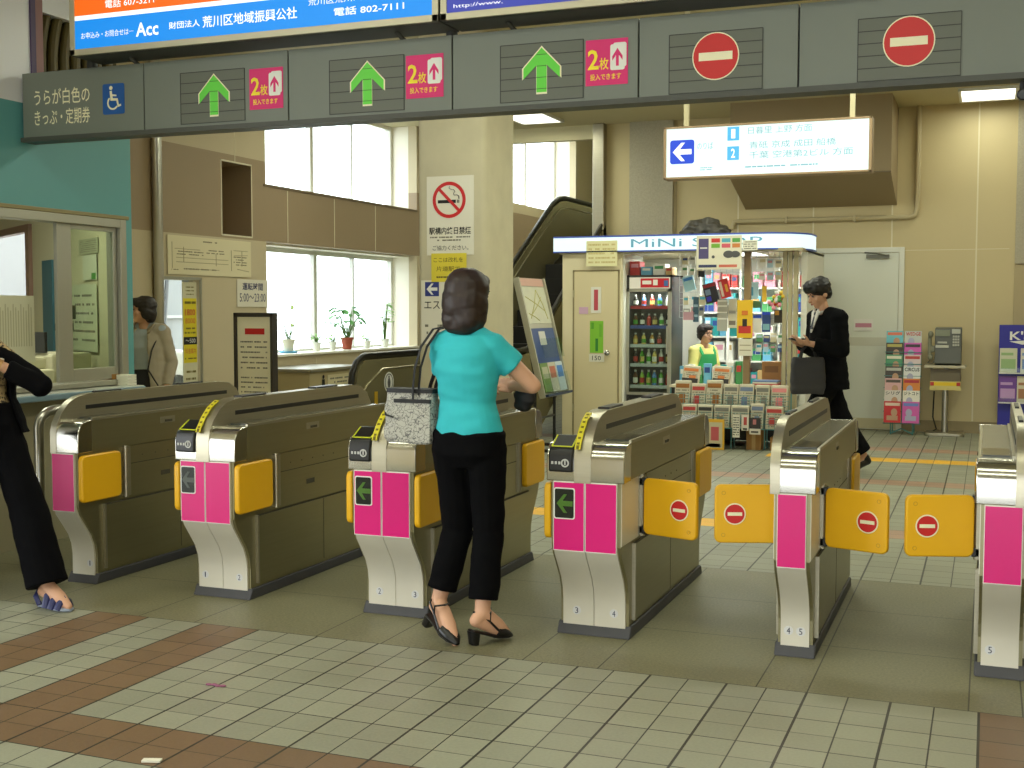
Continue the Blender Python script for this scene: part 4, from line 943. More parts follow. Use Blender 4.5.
def drink(h, m, lab):
    t = T('drink_bottle', '', 'bottle', (0, 0, 0), 0, 'drinks in the kiosk refrigerator'); r = 0.026
    MB().lathe((0, 0, 0), [(0.018, 0), (r, 0.006), (r, h*0.58), (r*0.75, h*0.72), (0.011, h*0.82), (0.011, h*0.9)], 14).build('body', m, t, smooth=0.6)
    MB().lathe((0, 0, 0), [(0.013, h*0.88), (0.013, h), (0.010, h+0.002)], 10).build('cap', white, t, smooth=0.6)
    MB().lathe((0, 0, 0), [(r+0.0008, h*0.16), (r+0.0008, h*0.5)], 14).build('label_band', lab, t, smooth=0.6)
    return t
for si, cols, h, nm in ROWS:
    for k, c in enumerate(cols):
        t = drink(h, M('drink_'+c, DR[c], 0.2), M('band_'+['white', 'red', 'gold', 'green'][(k+si) % 4], DR[['white', 'red', 'gold', 'green'][(k+si) % 4]], 0.5))
        t.location = (-3.60 + k*(0.36/(len(cols)-1)), 12.83 + 0.012*((k*7) % 3), fs[si]+0.001)
        t['label'] = '%s drink bottle on the %s shelf of the refrigerator, %s from left' % (c, nm, ORD[k])
# generic packets and boxes
def carton(label, x, y, z, w_, d_, h_, rgb, rgb2=None, group=None, rz=0.0):
    t = T('product_box', label, 'box', (x, y, z), rz, group)
    MB().box(-w_/2, -d_/2, 0, w_/2, d_/2, h_).build('carton', M('pack_%02x%02x%02x' % rgb, rgb, 0.5), t, smooth=0, bevel=0.002)
    rgb2 = rgb2 or (236, 232, 220)
    b = MB(); b.box(-w_*0.36, -d_/2-0.001, h_*0.55, w_*0.36, -d_/2, h_*0.82)
    b.build('front_print', M('pack_%02x%02x%02x' % rgb2, rgb2, 0.5), t, smooth=0)
    return t
CN = {'teal': (40, 150, 150), 'sky blue': (110, 180, 214), 'white': (232, 232, 224), 'green': (70, 150, 90), 'pink': (214, 150, 170), 'navy': (44, 70, 140), 'red': (190, 60, 56), 'tan': (196, 164, 110)}
rnd = random.Random(3); names = list(CN)
SH = ['lowest', 'second lowest', 'middle', 'fourth', 'top']
for i, z in enumerate(bs):
    x = -3.08; k = 0
    while x < -1.90:
        w_ = rnd.uniform(0.07, 0.13)
        if any(abs(x + w_/2 - u) < w_/2 + 0.012 for u in (-2.66, -2.22)): x += 0.022; continue
        if x + w_ > -1.88: break
        n = rnd.choice(names[:5] if i in (1, 2) else names)
        if i == 2 and x < -2.66: n = 'teal' if k % 2 else 'sky blue'
        carton('%s box on the %s back shelf of the kiosk, %s from left' % (n, SH[i], ORD[k]), x + w_/2, 14.02, z+0.001, w_, 0.16, rnd.uniform(0.13, 0.22), CN[n], CN[names[(k*3+i) % 8]], 'boxes on the back shelves of the kiosk')
        x += w_ + rnd.uniform(0.004, 0.02); k += 1
for k, (x, w_, h_, n, d2) in enumerate(((-3.60, 0.11, 0.15, 'red', 'pink'), (-3.47, 0.12, 0.09, 'sky blue', 'white'), (-3.33, 0.13, 0.12, 'white', 'green'), (-3.22, 0.07, 0.08, 'tan', 'red'))):
    carton('%s box on top of the drinks refrigerator, %s from left' % (n, ORD[k]), x, 12.88, 1.801, w_, 0.2, h_, CN[n], CN[d2], 'boxes on top of the refrigerator')
for k, (x, w_, h_, n, d2) in enumerate(((-3.08, 0.07, 0.14, 'sky blue', 'white'), (-2.99, 0.07, 0.16, 'white', 'teal'), (-2.90, 0.07, 0.13, 'green', 'white'), (-2.81, 0.08, 0.17, 'sky blue', 'navy'), (-2.72, 0.07, 0.14, 'white', 'pink'), (-2.64, 0.06, 0.16, 'teal', 'white'), (-2.56, 0.07, 0.19, 'white', 'sky blue'), (-2.47, 0.07, 0.2, 'green', 'red'))):
    carton('%s carton standing on the kiosk counter, %s from left' % (n, ORD[k]), x, 12.9, 0.626, w_, 0.06, h_+0.05, CN[n], CN[d2], 'cartons on the kiosk counter')
carton('brown carton on the counter right of the kiosk pole', -2.13, 12.98, 0.626, 0.2, 0.16, 0.25, (150, 104, 54), (120, 80, 40))
for k, rgb in enumerate(((214, 190, 170), (190, 90, 80), (220, 214, 196), (110, 130, 170))):
    o = MB().box(-2.28, 12.64, 0.626+k*0.016, -2.03+0.01*(k % 2), 12.84, 0.641+k*0.016).build('magazine', M('mag_%d' % k, rgb, 0.5), smooth=0, origin=True)
    tag(o, 'flat magazine in the pile right of the kiosk pole, %s from the bottom' % ORD[k], 'magazine', 'flat magazines beside the pole')
# hanging goods
rnd2 = random.Random(12)
PKC = {'white': (230, 230, 222), 'pale blue': (176, 206, 220), 'cyan': (90, 176, 200), 'grey': (150, 150, 142), 'cream': (216, 206, 170), 'green': (90, 150, 100), 'pink': (214, 150, 160), 'navy': (60, 80, 130)}
for pn, x0, z0, nx, nz, dx, dz, lst in (('upper left', -3.10, 1.80, 4, 2, 0.085, 0.115, ['white', 'pale blue', 'white', 'cyan', 'cream', 'grey']), ('middle left', -3.08, 1.36, 3, 2, 0.085, 0.12, ['grey', 'white', 'pink', 'cream']), ('upper right', -2.27, 1.74, 3, 2, 0.085, 0.13, ['white', 'cream', 'pale blue']), ('lower right', -2.29, 0.98, 4, 2, 0.075, 0.105, ['white', 'navy', 'pale blue', 'cream', 'green'])):
    for r in range(nz):
        for c in range(nx):
            nm = lst[(r*nx+c*2) % len(lst)]; w_, h_ = rnd2.uniform(.05, .072), rnd2.uniform(.075, .105); x = x0 + c*dx; z = z0 + r*dz
            sheet('packet', '%s packet, %s row of the %s kiosk wire panel, %s from left' % (nm, 'lower' if r == 0 else 'upper', pn, ORD[c]), 'packet', (x, z, x+w_, z+h_), 12.895, PKC[nm], [(0.1, 0.55, 0.9, 0.85, PKC[rnd2.choice(list(PKC))])], 'packets hanging on the wire panels', th=0.014)
HG = [('calendar', 'yellow picture card hanging on the kiosk pole', 'card', (-2.458, 1.132, -2.296, 1.528), 12.695, (236, 190, 40), [(0.1, 0.12, 0.9, 0.32, (206, 60, 50)), (0.35, 0.3, 0.65, 0.5, (50, 40, 36)), (0.3, 0.6, 0.7, 0.72, (214, 120, 40))]),
      ('note_pad', 'white pad hanging below the yellow card on the pole', 'pad', (-2.442, 0.944, -2.294, 1.120), 12.695, (228, 222, 200), [(0.1, 0.3, 0.9, 0.36, (170, 160, 130)), (0.1, 0.6, 0.9, 0.66, (170, 160, 130))]),
      ('magazine', 'tilted black and blue magazine hanging in the kiosk', 'magazine', (-2.854, 1.498, -2.711, 1.713), 12.895, (50, 46, 52), [(0.05, 0.8, 0.95, 0.96, (160, 40, 50)), (0.1, 0.1, 0.45, 0.35, (60, 60, 190)), (0.1, 0.42, 0.5, 0.7, (130, 150, 176))]),
      ('packet', 'red and white packet hanging beside the tilted magazine', 'packet', (-2.692, 1.551, -2.582, 1.754), 12.895, (214, 60, 56), [(0.1, 0.1, 0.35, 0.9, (240, 220, 200)), (0.6, 0.3, 0.85, 0.7, (236, 180, 60))]),
      ('packet', 'pale blue packet hanging right of the pole at the top', 'packet', (-2.382, 1.540, -2.274, 1.720), 12.895, (170, 210, 226), [(0.1, 0.2, 0.5, 0.7, (60, 150, 190))]),
      ('packet', 'white packet with a blue top hanging right of the pole', 'packet', (-2.325, 1.181, -2.238, 1.371), 12.895, (232, 230, 218), [(0, 0.82, 1, 1, (50, 80, 190))]),
      ('packet', 'dark blue packet hanging right of the white packet', 'packet', (-2.231, 1.192, -2.144, 1.403), 12.895, (50, 74, 130), [(0.1, 0.1, 0.9, 0.4, (130, 180, 190)), (0.0, 0.85, 1, 1, (40, 70, 200))]),
      ('packet', 'small yellow bag hanging left of the colourful bundle', 'packet', (-2.234, 1.508, -2.190, 1.677), 12.895, (216, 176, 50), []),
      ('packet', 'green pouch hanging below the pale blue packet', 'packet', (-2.380, 1.445, -2.252, 1.519), 12.895, (70, 110, 70), []),
      ('card_strip', 'grey strip of cards hanging in the kiosk, left of the pole', 'cards', (-2.711, 1.199, -2.600, 1.541), 12.895, (176, 176, 164), [(0.05, 0.76, 0.95, 0.8, (236, 236, 228)), (0.05, 0.56, 0.95, 0.6, (236, 236, 228)), (0.05, 0.36, 0.95, 0.4, (236, 236, 228)), (0.05, 0.92, 0.95, 0.96, (236, 236, 228))]),
      ('card_strip', 'pale strip of cards hanging beside the grey strip', 'cards', (-2.593, 1.232, -2.504, 1.541), 12.895, (200, 196, 176), [(0.1, 0.1, 0.9, 0.25, (120, 110, 100)), (0.1, 0.5, 0.9, 0.6, (150, 150, 146))]),
      ('packet', 'pale cyan film packet hanging left of the tilted magazine', 'packet', (-3.084, 1.628, -2.962, 1.790), 12.895, (176, 220, 232), [(0.1, 0.7, 0.9, 0.9, (70, 140, 220))]),
      ('packet', 'small black box hanging under the large poster', 'packet', (-2.921, 1.777, -2.855, 1.842), 12.895, (40, 44, 48), []),
      ('packet', 'pink packet hanging behind the seller', 'packet', (-3.081, 1.315, -2.959, 1.401), 12.895, (206, 160, 170), []),
      ('packet', 'blue patterned strip hanging behind the seller', 'packet', (-2.972, 1.294, -2.915, 1.563), 12.895, (70, 100, 116), [(0.1, 0.2, 0.9, 0.3, (150, 176, 190)), (0.1, 0.6, 0.9, 0.7, (150, 176, 190))]),
      ('packet', 'dark pouch hanging below the colourful bundle', 'packet', (-2.105, 1.288, -2.020, 1.424), 12.895, (60, 52, 40), [(0.1, 0.6, 0.6, 0.95, (206, 150, 50))])]
for nm, lb, ct, bx, y, rgb, bl in HG: sheet(nm, lb, ct, bx, y, rgb, bl, th=0.018, rot=0.25 if 'tilted' in lb else 0)
wire_panel(kt, -3.13, -2.95, 1.34, 2.03, 12.90, 3, 10, wire)
mt = T('monitor', 'small white framed monitor on the kiosk shelf, behind the seller', 'monitor', (-2.76, 13.72, 0))
b = MB(); b.box(-2.86, 13.72, 1.30, -2.68, 13.78, 1.50); b.mi = 1; b.box(-2.84, 13.717, 1.33, -2.70, 13.72, 1.48); b.build('screen', [white, M('screen_dark', (60, 60, 58), 0.2)], mt, world=True, smooth=0)
MB().cyl((-2.77, 13.75, 0.0), (-2.77, 13.75, 1.3), 0.02).build('post', white, mt, world=True)
b = MB()
for k in range(40):
    a = rnd.uniform(0, 2*PI); r = rnd.uniform(0, 0.085); b.mi = k % 5
    b.ell((-2.075+r*math.cos(a), 12.83+rnd.uniform(-0.05, 0.03), 1.54+r*1.25*math.sin(a)), (0.022, 0.018, 0.022), n=8)
tag(b.build('candy_bundle', [M('candy_red', (206, 50, 60), 0.4), white, M('candy_yellow', (230, 190, 60), 0.4), M('candy_pink', (230, 150, 170), 0.4), M('candy_green', (90, 160, 90), 0.4)], origin=True), 'round bundle of colourful sweets hanging at the right of the kiosk', 'sweets')

# newspaper racks in front of the kiosk
rk = T('newspaper_rack', 'wire newspaper rack in two tiers standing in front of the kiosk', 'rack', (-2.5, 12.4, 0))
b = MB()
for x in (-3.12, -2.78, -2.44, -2.10, -1.86): b.box(x-0.006, 12.50, 0, x+0.006, 12.512, 0.60); b.box(x-0.006, 12.345, 0, x+0.006, 12.357, 0.40); b.box(x-0.006, 12.345, 0.20, x+0.006, 12.512, 0.206)
b.build('uprights', bwire, rk, world=True, smooth=0)
wire_panel(rk, -3.12, -1.86, 0.40, 0.55, 12.36, 22, 3, bwire, 'upper_basket'); wire_panel(rk, -3.12, -1.86, 0.22, 0.38, 12.20, 22, 3, bwire, 'lower_basket')
MB().box(-3.12, 12.22, 0.215, -1.86, 12.36, 0.222).build('lower_shelf', bwire, rk, world=True, smooth=0); MB().box(-3.12, 12.36, 0.395, -1.86, 12.51, 0.402).build('upper_shelf', bwire, rk, world=True, smooth=0)
news = M('newsprint', (196, 188, 164), 0.85, var=0.12, scale=60)
PCOL = {'brown': (150, 96, 40), 'red': (176, 60, 56), 'pink': (214, 130, 130), 'grey': (120, 118, 108), 'black': (52, 48, 46), 'blue': (110, 124, 150), 'orange': (206, 120, 60)}
def newspaper(label, x, y, z, w_, h_, col, lean=0.14, group=None, seed=1):
    t = T('newspaper', label, 'newspaper', (x, y, z), 0, group)
    prof = [(-0.045, 0), (0.03, 0), (0.035+lean*h_, h_*0.9), (0.02+lean*h_, h_), (-0.005+lean*h_, h_*1.015), (-0.03+lean*h_, h_*0.985)]
    MB().prism(prof, (-w_/2, 0, 0), UY, UZ, w_).build('folded_paper', news, t, smooth=0.8, bevel=0.006)
    U, V = UX, Vector((0, lean*h_+0.015, h_*0.985)).normalized(); o = Vector((0, -0.046+lean*h_*0.5+0.0075, h_*0.49)); Nn = U.cross(V)
    b = MB(); scribble(b, o + V*(-0.05*h_) + Nn*0.0005, U, V, w_*0.84, h_*0.75, 7, 0.0008, 0.42, seed); b.build('columns_of_print', inkgrey, t, smooth=0)
    b = MB(); b.plate(o + V*h_*0.33 + Nn*0.002, U, V, w_*0.86, h_*0.16, 0.001)
    b.build('headline', M('headline_'+col, PCOL[col], 0.7), t, smooth=0)
    MB().plate(o - U*w_*0.12*(seed % 3 - 1) - V*h_*0.15 + Nn*0.002, U, V, w_*0.4, h_*0.34, 0.001).build('front_picture', M('headline_'+col, PCOL[col]), t, smooth=0)
    return t
UP = [(-2.97, 0.165, 0.20, 'brown', 'back'), (-2.80, 0.15, 0.17, 'red', ''), (-2.635, 0.165, 0.21, 'brown', ''), (-2.46, 0.15, 0.17, 'grey', ''), (-2.30, 0.15, 0.175, 'blue', ''), (-2.135, 0.14, 0.17, 'grey', ''), (-1.965, 0.165, 0.17, 'pink', '')]
for k, (x, w_, h_, c, _) in enumerate(UP): newspaper('folded newspaper with a %s front in the upper rack row, %s from left' % (c, ORD[k]), x, 12.42, 0.403, w_, h_+0.08, c, group='newspapers in the front rack', seed=k+1)
for k, (x, c) in enumerate(((-2.95, 'orange'), (-2.62, 'orange'))):
    t = newspaper('tall orange and black newspaper standing behind the upper row, %s of two' % ('left' if k == 0 else 'right'), x, 12.67, 0.627, 0.18, 0.20, c, lean=0.3, seed=k+3)
    t.rotation_euler.y = 0.06
    b = MB(); U, V = UX, Vector((0, 0.3*0.2+0.015, 0.197)).normalized(); Nn = U.cross(V); o = Vector((0, -0.01, 0.1))
    b.plate(o - V*0.055 + Nn*0.003, U, V, 0.17, 0.05, 0.001); b.build('dark_band', M('headline_black', PCOL['black'], 0.7), t, smooth=0)
LO = [(-3.03, 0.155, 'red'), (-2.86, 0.15, 'red'), (-2.695, 0.155, 'black'), (-2.52, 0.16, 'grey'), (-2.335, 0.18, 'grey'), (-2.16, 0.13, 'blue'), (-1.99, 0.17, 'red')]
for k, (x, w_, c) in enumerate(LO): newspaper('folded newspaper with a %s picture in the lower rack row, %s from left' % (c, ORD[k]), x, 12.275, 0.223, w_, 0.225 if k != 5 else 0.25, c, lean=0.1, group='newspapers in the front rack', seed=k+11)
for k in range(5):
    o = MB().box(-3.26, 12.35, 0.626-0.22+k*0.024, -3.14-0.01*(k % 2), 12.55, 0.648-0.22+k*0.024).build('newspaper', news, smooth=0, bevel=0.006, origin=True)
    tag(o, 'folded newspaper in the flat pile left of the rack, %s from bottom' % ORD[k], 'newspaper', 'flat newspaper pile')
o = MB().box(-3.28, 12.33, 0, -3.135, 12.57, 0.405).build('crate', M('crate_dark', (70, 60, 46), 0.6), smooth=0, bevel=0.004, origin=True); tag(o, 'dark crate under the flat pile of newspapers', 'crate')
t = sheet('notice_board', 'yellow framed picture board leaning on the newspaper rack', 'board', (-2.74, 0.005, -2.47, 0.315), 12.15, (226, 176, 50), [(0.07, 0.06, 0.93, 0.9, (206, 196, 160)), (0.5, 0.3, 0.8, 0.75, (206, 96, 100)), (0.15, 0.2, 0.4, 0.5, (186, 150, 90)), (0.2, 0.08, 0.85, 0.2, (120, 130, 140))], th=0.015)
t = sheet('hanging_card', 'tall white card hanging on the rack, right of the yellow board', 'card', (-2.395, 0.132, -2.322, 0.363), 12.185, (226, 222, 206), rows=8, seed=9, inkm=ink)
t = sheet('hanging_card', 'white card with a red picture hanging on the rack', 'card', (-2.304, 0.206, -2.232, 0.366), 12.185, (226, 220, 206), [(0.3, 0.35, 0.75, 0.85, (190, 80, 76)), (0.2, 0.05, 0.8, 0.15, (40, 40, 40))])
t = sheet('hanging_card', 'dark picture card with white bottom hanging on the rack', 'card', (-2.223, 0.170, -2.111, 0.338), 12.185, (60, 54, 56), [(0.0, 0.0, 1.0, 0.35, (220, 214, 200)), (0.3, 0.6, 0.6, 0.9, (190, 120, 120)), (0.15, 0.1, 0.8, 0.2, (70, 70, 70))])
for k, (x, h_) in enumerate(((-2.20, 0.26), (-1.96, 0.17))):
    b = MB(); b.box(-0.075, -0.12, 0, 0.075, 0.12, h_); b.mi = 1; b.box(-0.02, -0.121, 0, 0.02, 0.121, h_+0.001)
    o = b.build('cardboard_box', [M('cardboard', (170, 128, 76), 0.8), M('packing_tape', (190, 156, 100), 0.4)], smooth=0, bevel=0.003); o.location = (x, 12.38, 0 if k == 0 else 0)
    o.scale = (1, 0.7, 0.8)
    tag(o, '%s brown cardboard box on the floor under the right end of the newspaper rack' % ('taller' if k == 0 else 'lower'), 'box')

# back door, phone, magazine rack, blue rack
b = MB(); b.box(-1.99, 14.87, 0, -1.93, 14.9, 2.16); b.box(-0.99, 14.87, 0, -0.93, 14.9, 2.16); b.box(-1.93, 14.87, 2.10, -0.99, 14.9, 2.16)
dt = struct('door_1', b, doorgrey, bevel=0.004)
lf = MB().box(-1.925, 14.875, 0.01, -0.995, 14.9, 2.095).build('door_leaf', M('pale_door_leaf', (218, 220, 206), 0.45), dt, smooth=0)
b = MB(); b.box(-1.91, 14.87, 1.0, -1.0, 14.876, 1.10); b.build('mid_rail', M('mid_rail', (200, 198, 180), 0.4), lf, world=True, smooth=0)
MB().box(-1.91, 14.868, 0.02, -1.0, 14.876, 0.14).build('kick_plate', M('kick_plate', (196, 186, 150), 0.4), lf, world=True, smooth=0)
b = MB(); b.box(-1.36, 14.83, 2.03, -1.10, 14.875, 2.075); b.tube([(-1.12, 14.83, 2.06), (-1.22, 14.80, 2.085), (-1.38, 14.86, 2.10)], 0.010); b.build('door_closer', M('closer_grey', (110, 110, 100), 0.5, 0.4), lf, world=True, smooth=0)
sheet('notice', 'small white notice with pink lettering on the pale door', 'notice', (-1.490, 1.176, -1.270, 1.317), 14.868, (226, 222, 214), [(0.08, 0.3, 0.92, 0.65, (196, 130, 150))])
ph = T('pay_phone', 'grey pay phone on a steel pedestal against the back wall', 'telephone', (-0.43, 14.55, 0.80))
b = MB(); b.prism([(0.0, 0.0), (-0.12, 0.02), (-0.10, 0.42), (0.02, 0.43), (0.12, 0.43), (0.12, 0.0)], (-0.13, 0, 0), UY, UZ, 0.285)
b.build('housing', M('phone_grey', (92, 94, 86), 0.4), ph, smooth=0, bevel=0.01)
b = MB(); b.box(-0.125, -0.125, 0.33, 0.03, -0.098, 0.40); b.build('display', M('phone_display', (120, 124, 90), 0.3), ph, smooth=0)
b = MB()
for i in range(4):
    for j in range(3): b.box(0.06+j*0.025, -0.128, 0.22+i*0.032, 0.08+j*0.025, -0.108, 0.242+i*0.032)
b.box(0.05, -0.125, 0.36, 0.14, -0.1, 0.41); b.box(-0.12, -0.13, 0.20, 0.02, -0.11, 0.23); b.box(-0.1, -0.13, 0.25, 0.0, -0.11, 0.27)
tag(b.build('keypad', M('phone_keys', (186, 186, 172), 0.4), ph, smooth=0), kind=None)
b = MB(); b.capsule((-0.185, -0.07, 0.10), (-0.185, -0.07, 0.34), 0.022); b.ell((-0.175, -0.085, 0.35), (0.032, 0.04, 0.04)); b.ell((-0.175, -0.085, 0.09), (0.032, 0.04, 0.04)); b.box(-0.19, -0.08, 0.15, -0.12, -0.03, 0.22)
blob('handset', b, M('phone_handset', (128, 128, 108), 0.4), ph, voxel=0.008)
MB().tube([(-0.18, -0.07, 0.06), (-0.20, -0.09, 0.03), (-0.15, -0.12, 0.02), (-0.12, -0.10, 0.06)], 0.006).build('cord', M('phone_grey', (92, 94, 86)), ph)
ps = T('phone_pedestal', 'steel pedestal shelf carrying the pay phone', 'stand', (-0.44, 14.58, 0))
MB().box(-0.225, -0.18, 0.77, 0.215, 0.18, 0.80).build('shelf', M('pedestal_cream', (190, 182, 158), 0.5), ps, smooth=0, bevel=0.006)
b = MB(); b.box(-0.16, -0.12, 0.52, 0.16, -0.10, 0.76); b.box(-0.16, -0.10, 0.52, -0.14, 0.12, 0.76); b.box(0.14, -0.10, 0.52, 0.16, 0.12, 0.76); b.build('phone_book_box', M('pedestal_brown', (110, 100, 78), 0.5), ps, smooth=0)
b = MB(); b.box(-0.165, -0.13, 0.52, 0.165, -0.12, 0.62); b.mi = 1; b.box(-0.12, -0.133, 0.57, 0.12, -0.13, 0.61); b.mi = 2; b.box(-0.16, -0.132, 0.57, -0.12, -0.13, 0.61); b.box(0.12, -0.132, 0.57, 0.16, -0.13, 0.61); b.build('notice_band', [M('band_cream', (206, 190, 120), 0.5), M('band_yellow', (230, 196, 40), 0.5), M('band_red', (196, 50, 44), 0.5)], ps, smooth=0)
MB().cyl((0, 0, 0.03), (0, 0, 0.77), 0.034).build('pole', steelpipe, ps); MB().plate((0, 0, 0), UX, UY, 0.42, 0.36, 0.035, 0.05).build('base', steel, ps, smooth=0.5, bevel=0.006)
MB().tube([(-0.12, 0.0, 0.5), (-0.13, 0.02, 0.2), (-0.09, 0.05, 0.06), (-0.16, 0.1, 0.01)], 0.008).build('cable', dark, ps)
mr = T('magazine_rack', 'teal wire rack full of magazines, standing beside the pay phone', 'rack', (-0.90, 14.6, 0))
def rackp(z): return 14.42 + 0.16*z          # leaning plane
b = MB()
for x in (-1.09, -0.90, -0.71): b.tube([(x, rackp(0.12), 0.12), (x, rackp(1.06), 1.06)], 0.006, n=6)
for x in (-1.02, -0.78): b.tube([(x, 14.42, 0.16), (x, 14.44, 0.0), (x, 14.75, 0.0), (x, rackp(0.9), 0.9)], 0.008, n=6)
b.tube([(-1.02, 14.44, 0.01), (-0.90, 14.44, 0.07), (-0.78, 14.44, 0.01)], 0.008, n=6)
for k in range(7):
    z = 0.13+k*0.135; b.tube([(-1.1, rackp(z)-0.05, z), (-0.70, rackp(z)-0.05, z)], 0.005, n=6); b.tube([(-1.1, rackp(z), z), (-1.1, rackp(z)-0.05, z)], 0.005, n=6); b.tube([(-0.7, rackp(z), z), (-0.7, rackp(z)-0.05, z)], 0.005, n=6)
b.build('wire_frame', bwire, mr, world=True, smooth=0.6)
MG = [((200, 40, 44), (226, 200, 180), 'red'), ((206, 90, 170), (110, 130, 200), 'pink and blue'), ((214, 206, 200), (40, 40, 60), 'white'), ((226, 222, 210), (30, 30, 30), 'white'), ((216, 170, 170), (90, 80, 70), 'pale pink'), ((214, 130, 50), (176, 40, 50), 'orange'),
      ((70, 64, 60), (190, 190, 180), 'dark grey'), ((220, 222, 220), (40, 50, 60), 'white'), ((80, 150, 110), (226, 220, 200), 'green'), ((216, 196, 196), (190, 60, 60), 'pale pink'), ((66, 56, 50), (180, 170, 90), 'brown'), ((210, 90, 180), (60, 50, 60), 'pink'), ((110, 190, 206), (226, 120, 90), 'light blue'), ((196, 200, 196), (186, 44, 40), 'grey')]
TX = {13: 'WEDGE', 7: 'CIRCUS', 2: 'シリグ', 3: 'ジトコト'}
for k, (c1, c2, nm) in enumerate(MG):
    r, cI = divmod(k, 2); z = 0.14 + r*0.135; h_ = 0.245 if r == 0 else 0.235
    x = -1.0 if cI == 0 else -0.80
    t = T('magazine', '%s magazine in the wire rack, %s row from the bottom, %s column' % (nm, ORD[r], 'left' if cI == 0 else 'right'), 'magazine', (x, rackp(z)-0.020-0.009*(6-r), z), 0, 'magazines in the wire rack')
    U, V = UX, Vector((0, 0.16, 1)).normalized(); Nn = U.cross(V); o = V*h_/2
    MB().plate(o, U, V, 0.185, h_, 0.006).build('cover', M('cov_%d' % k, c1, 0.35), t, smooth=0)
    MB().plate(o + V*h_*0.36 + Nn*0.0065, U, V, 0.16, h_*0.14, 0.001).build('title', M('covt_%d' % k, c2, 0.4), t, smooth=0) if k not in TX else text('title', TX[k], o + V*h_*0.36 + Nn*0.0065, U, V, 0.16, h_*0.18, M('covt_%d' % k, c2, 0.4), t, bold=0.02)
    b = MB(); b.disc(o - V*h_*0.02 + U*0.02*(-1)**k + Nn*0.0065, U, V, 0.035, 0.001, ry=0.045); b.plate(o - V*h_*0.28 + Nn*0.0062, U, V, 0.12, h_*0.22, 0.001); b.build('cover_picture', M('covp_%d' % k, (190, 150, 120) if k % 2 == 0 else (170, 170, 196), 0.5), t, smooth=0)
br = T('leaflet_rack', 'blue leaflet rack with white lettering at the right edge, against the wall', 'rack', (0.45, 14.55, 0))
bb = M('rack_blue', (38, 36, 150), 0.45)
b = MB(); b.box(0.115, 14.55, 0.12, 0.80, 14.60, 1.26); b.box(0.115, 14.45, 0.0, 0.15, 14.75, 0.12); b.box(0.765, 14.45, 0.0, 0.80, 14.75, 0.12); b.build('panel', bb, br, world=True, smooth=0, bevel=0.004)
for z in (0.40, 0.73): MB().box(0.12, 14.46, z-0.012, 0.79, 14.55, z).build('ledge', M('ledge_white', (214, 212, 206), 0.4), br, world=True, smooth=0); MB().box(0.12, 14.455, z, 0.79, 14.46, z+0.05).build('lip', pane, br, world=True, smooth=0)
text('lettering', "K'S", (0.335, 14.548, 1.14), UX, UZ, 0.22, 0.10, white, br, world=True, bold=0.02)
MB().prism([(-0.12, 0), (0.14, 0.02), (0.13, 0.0), (0.02, -0.035)], (0.34, 14.549, 1.075), UX, UZ, 0.001).build('swoosh', white, br, world=True, smooth=0)
for k, (x, z, c1, c2, nm) in enumerate(((0.215, 0.731, (206, 206, 176), (150, 180, 120), 'pale green'), (0.43, 0.731, (214, 210, 196), (120, 150, 190), 'white'), (0.215, 0.401, (110, 60, 150), (190, 150, 200), 'purple'), (0.40, 0.401, (216, 206, 176), (170, 120, 80), 'cream'))):
    t = T('leaflet', '%s leaflet on the %s ledge of the blue rack' % (nm, 'upper' if z > 0.5 else 'lower'), 'leaflet', (x, 14.515, z), 0)
    b = MB().box(-0.09, 0.0, 0, 0.09, 0.012, 0.27 if z > 0.5 else 0.29); b.build('cover', M('leafl_%d' % k, c1, 0.4), t, smooth=0)
    b = MB(); b.box(-0.075, -0.001, 0.04, 0.075, 0.0, 0.15); b.box(-0.075, -0.001, 0.19, 0.05, 0.0, 0.22); b.build('picture', M('leafp_%d' % k, c2, 0.4), t, smooth=0)
# ------------------------------------------------------------------ people
def rotmat(f, up=(0, 0, 1)):
    """columns: right, forward, up"""
    f = Vector(f).normalized(); u = Vector(up); r = f.cross(u).normalized(); u = r.cross(f)
    return Matrix((r, f, u)).transposed()
def lerp(a, b, t): return a + (b-a)*t
def add_hand(b, w, d, nrm, side, curl=0.5, k=1.0, spread=1.0):
    """w: wrist, d: direction of the fingers, nrm: palm normal, side: +1 when the thumb leaves along lat"""
    d = Vector(d).normalized(); nrm = Vector(nrm); nrm = (nrm - d*nrm.dot(d)).normalized(); lat = d.cross(nrm)*side
    R = Matrix((lat, d, nrm)).transposed()
    b.ell(w + d*0.045*k, (0.038*k, 0.052*k, 0.015*k), R)
    b.capsule(w - d*0.02*k, w + d*0.03*k, 0.023*k, 0.024*k)
    for i, (o, l) in enumerate(((0.028, 0.066), (0.010, 0.075), (-0.009, 0.070), (-0.026, 0.056))):
        p = w + d*(0.085 - 0.006*abs(i-1))*k + lat*o*k*spread; dd = d.copy()
        for s in range(3):
            a = curl*(0.55 + 0.2*s + 0.06*i)
            dd = (dd*math.cos(a) + nrm*math.sin(a)).normalized()
            q = p + dd*l*k*(0.45, 0.31, 0.24)[s]
            b.capsule(p, q, (0.0088-0.0008*s)*k, (0.0082-0.0008*s)*k, n=8); p = q
    p = w + d*0.025*k + lat*0.03*k; t1 = (lat*0.75 + d*0.6 + nrm*0.35).normalized(); t2 = (lat*0.2 + d*0.85 + nrm*(0.3+0.4*curl)).normalized()
    q = p + t1*0.036*k; b.capsule(p, q, 0.0115*k, 0.0095*k, n=8); b.capsule(q, q + t2*0.030*k, 0.0095*k, 0.0075*k, n=8)
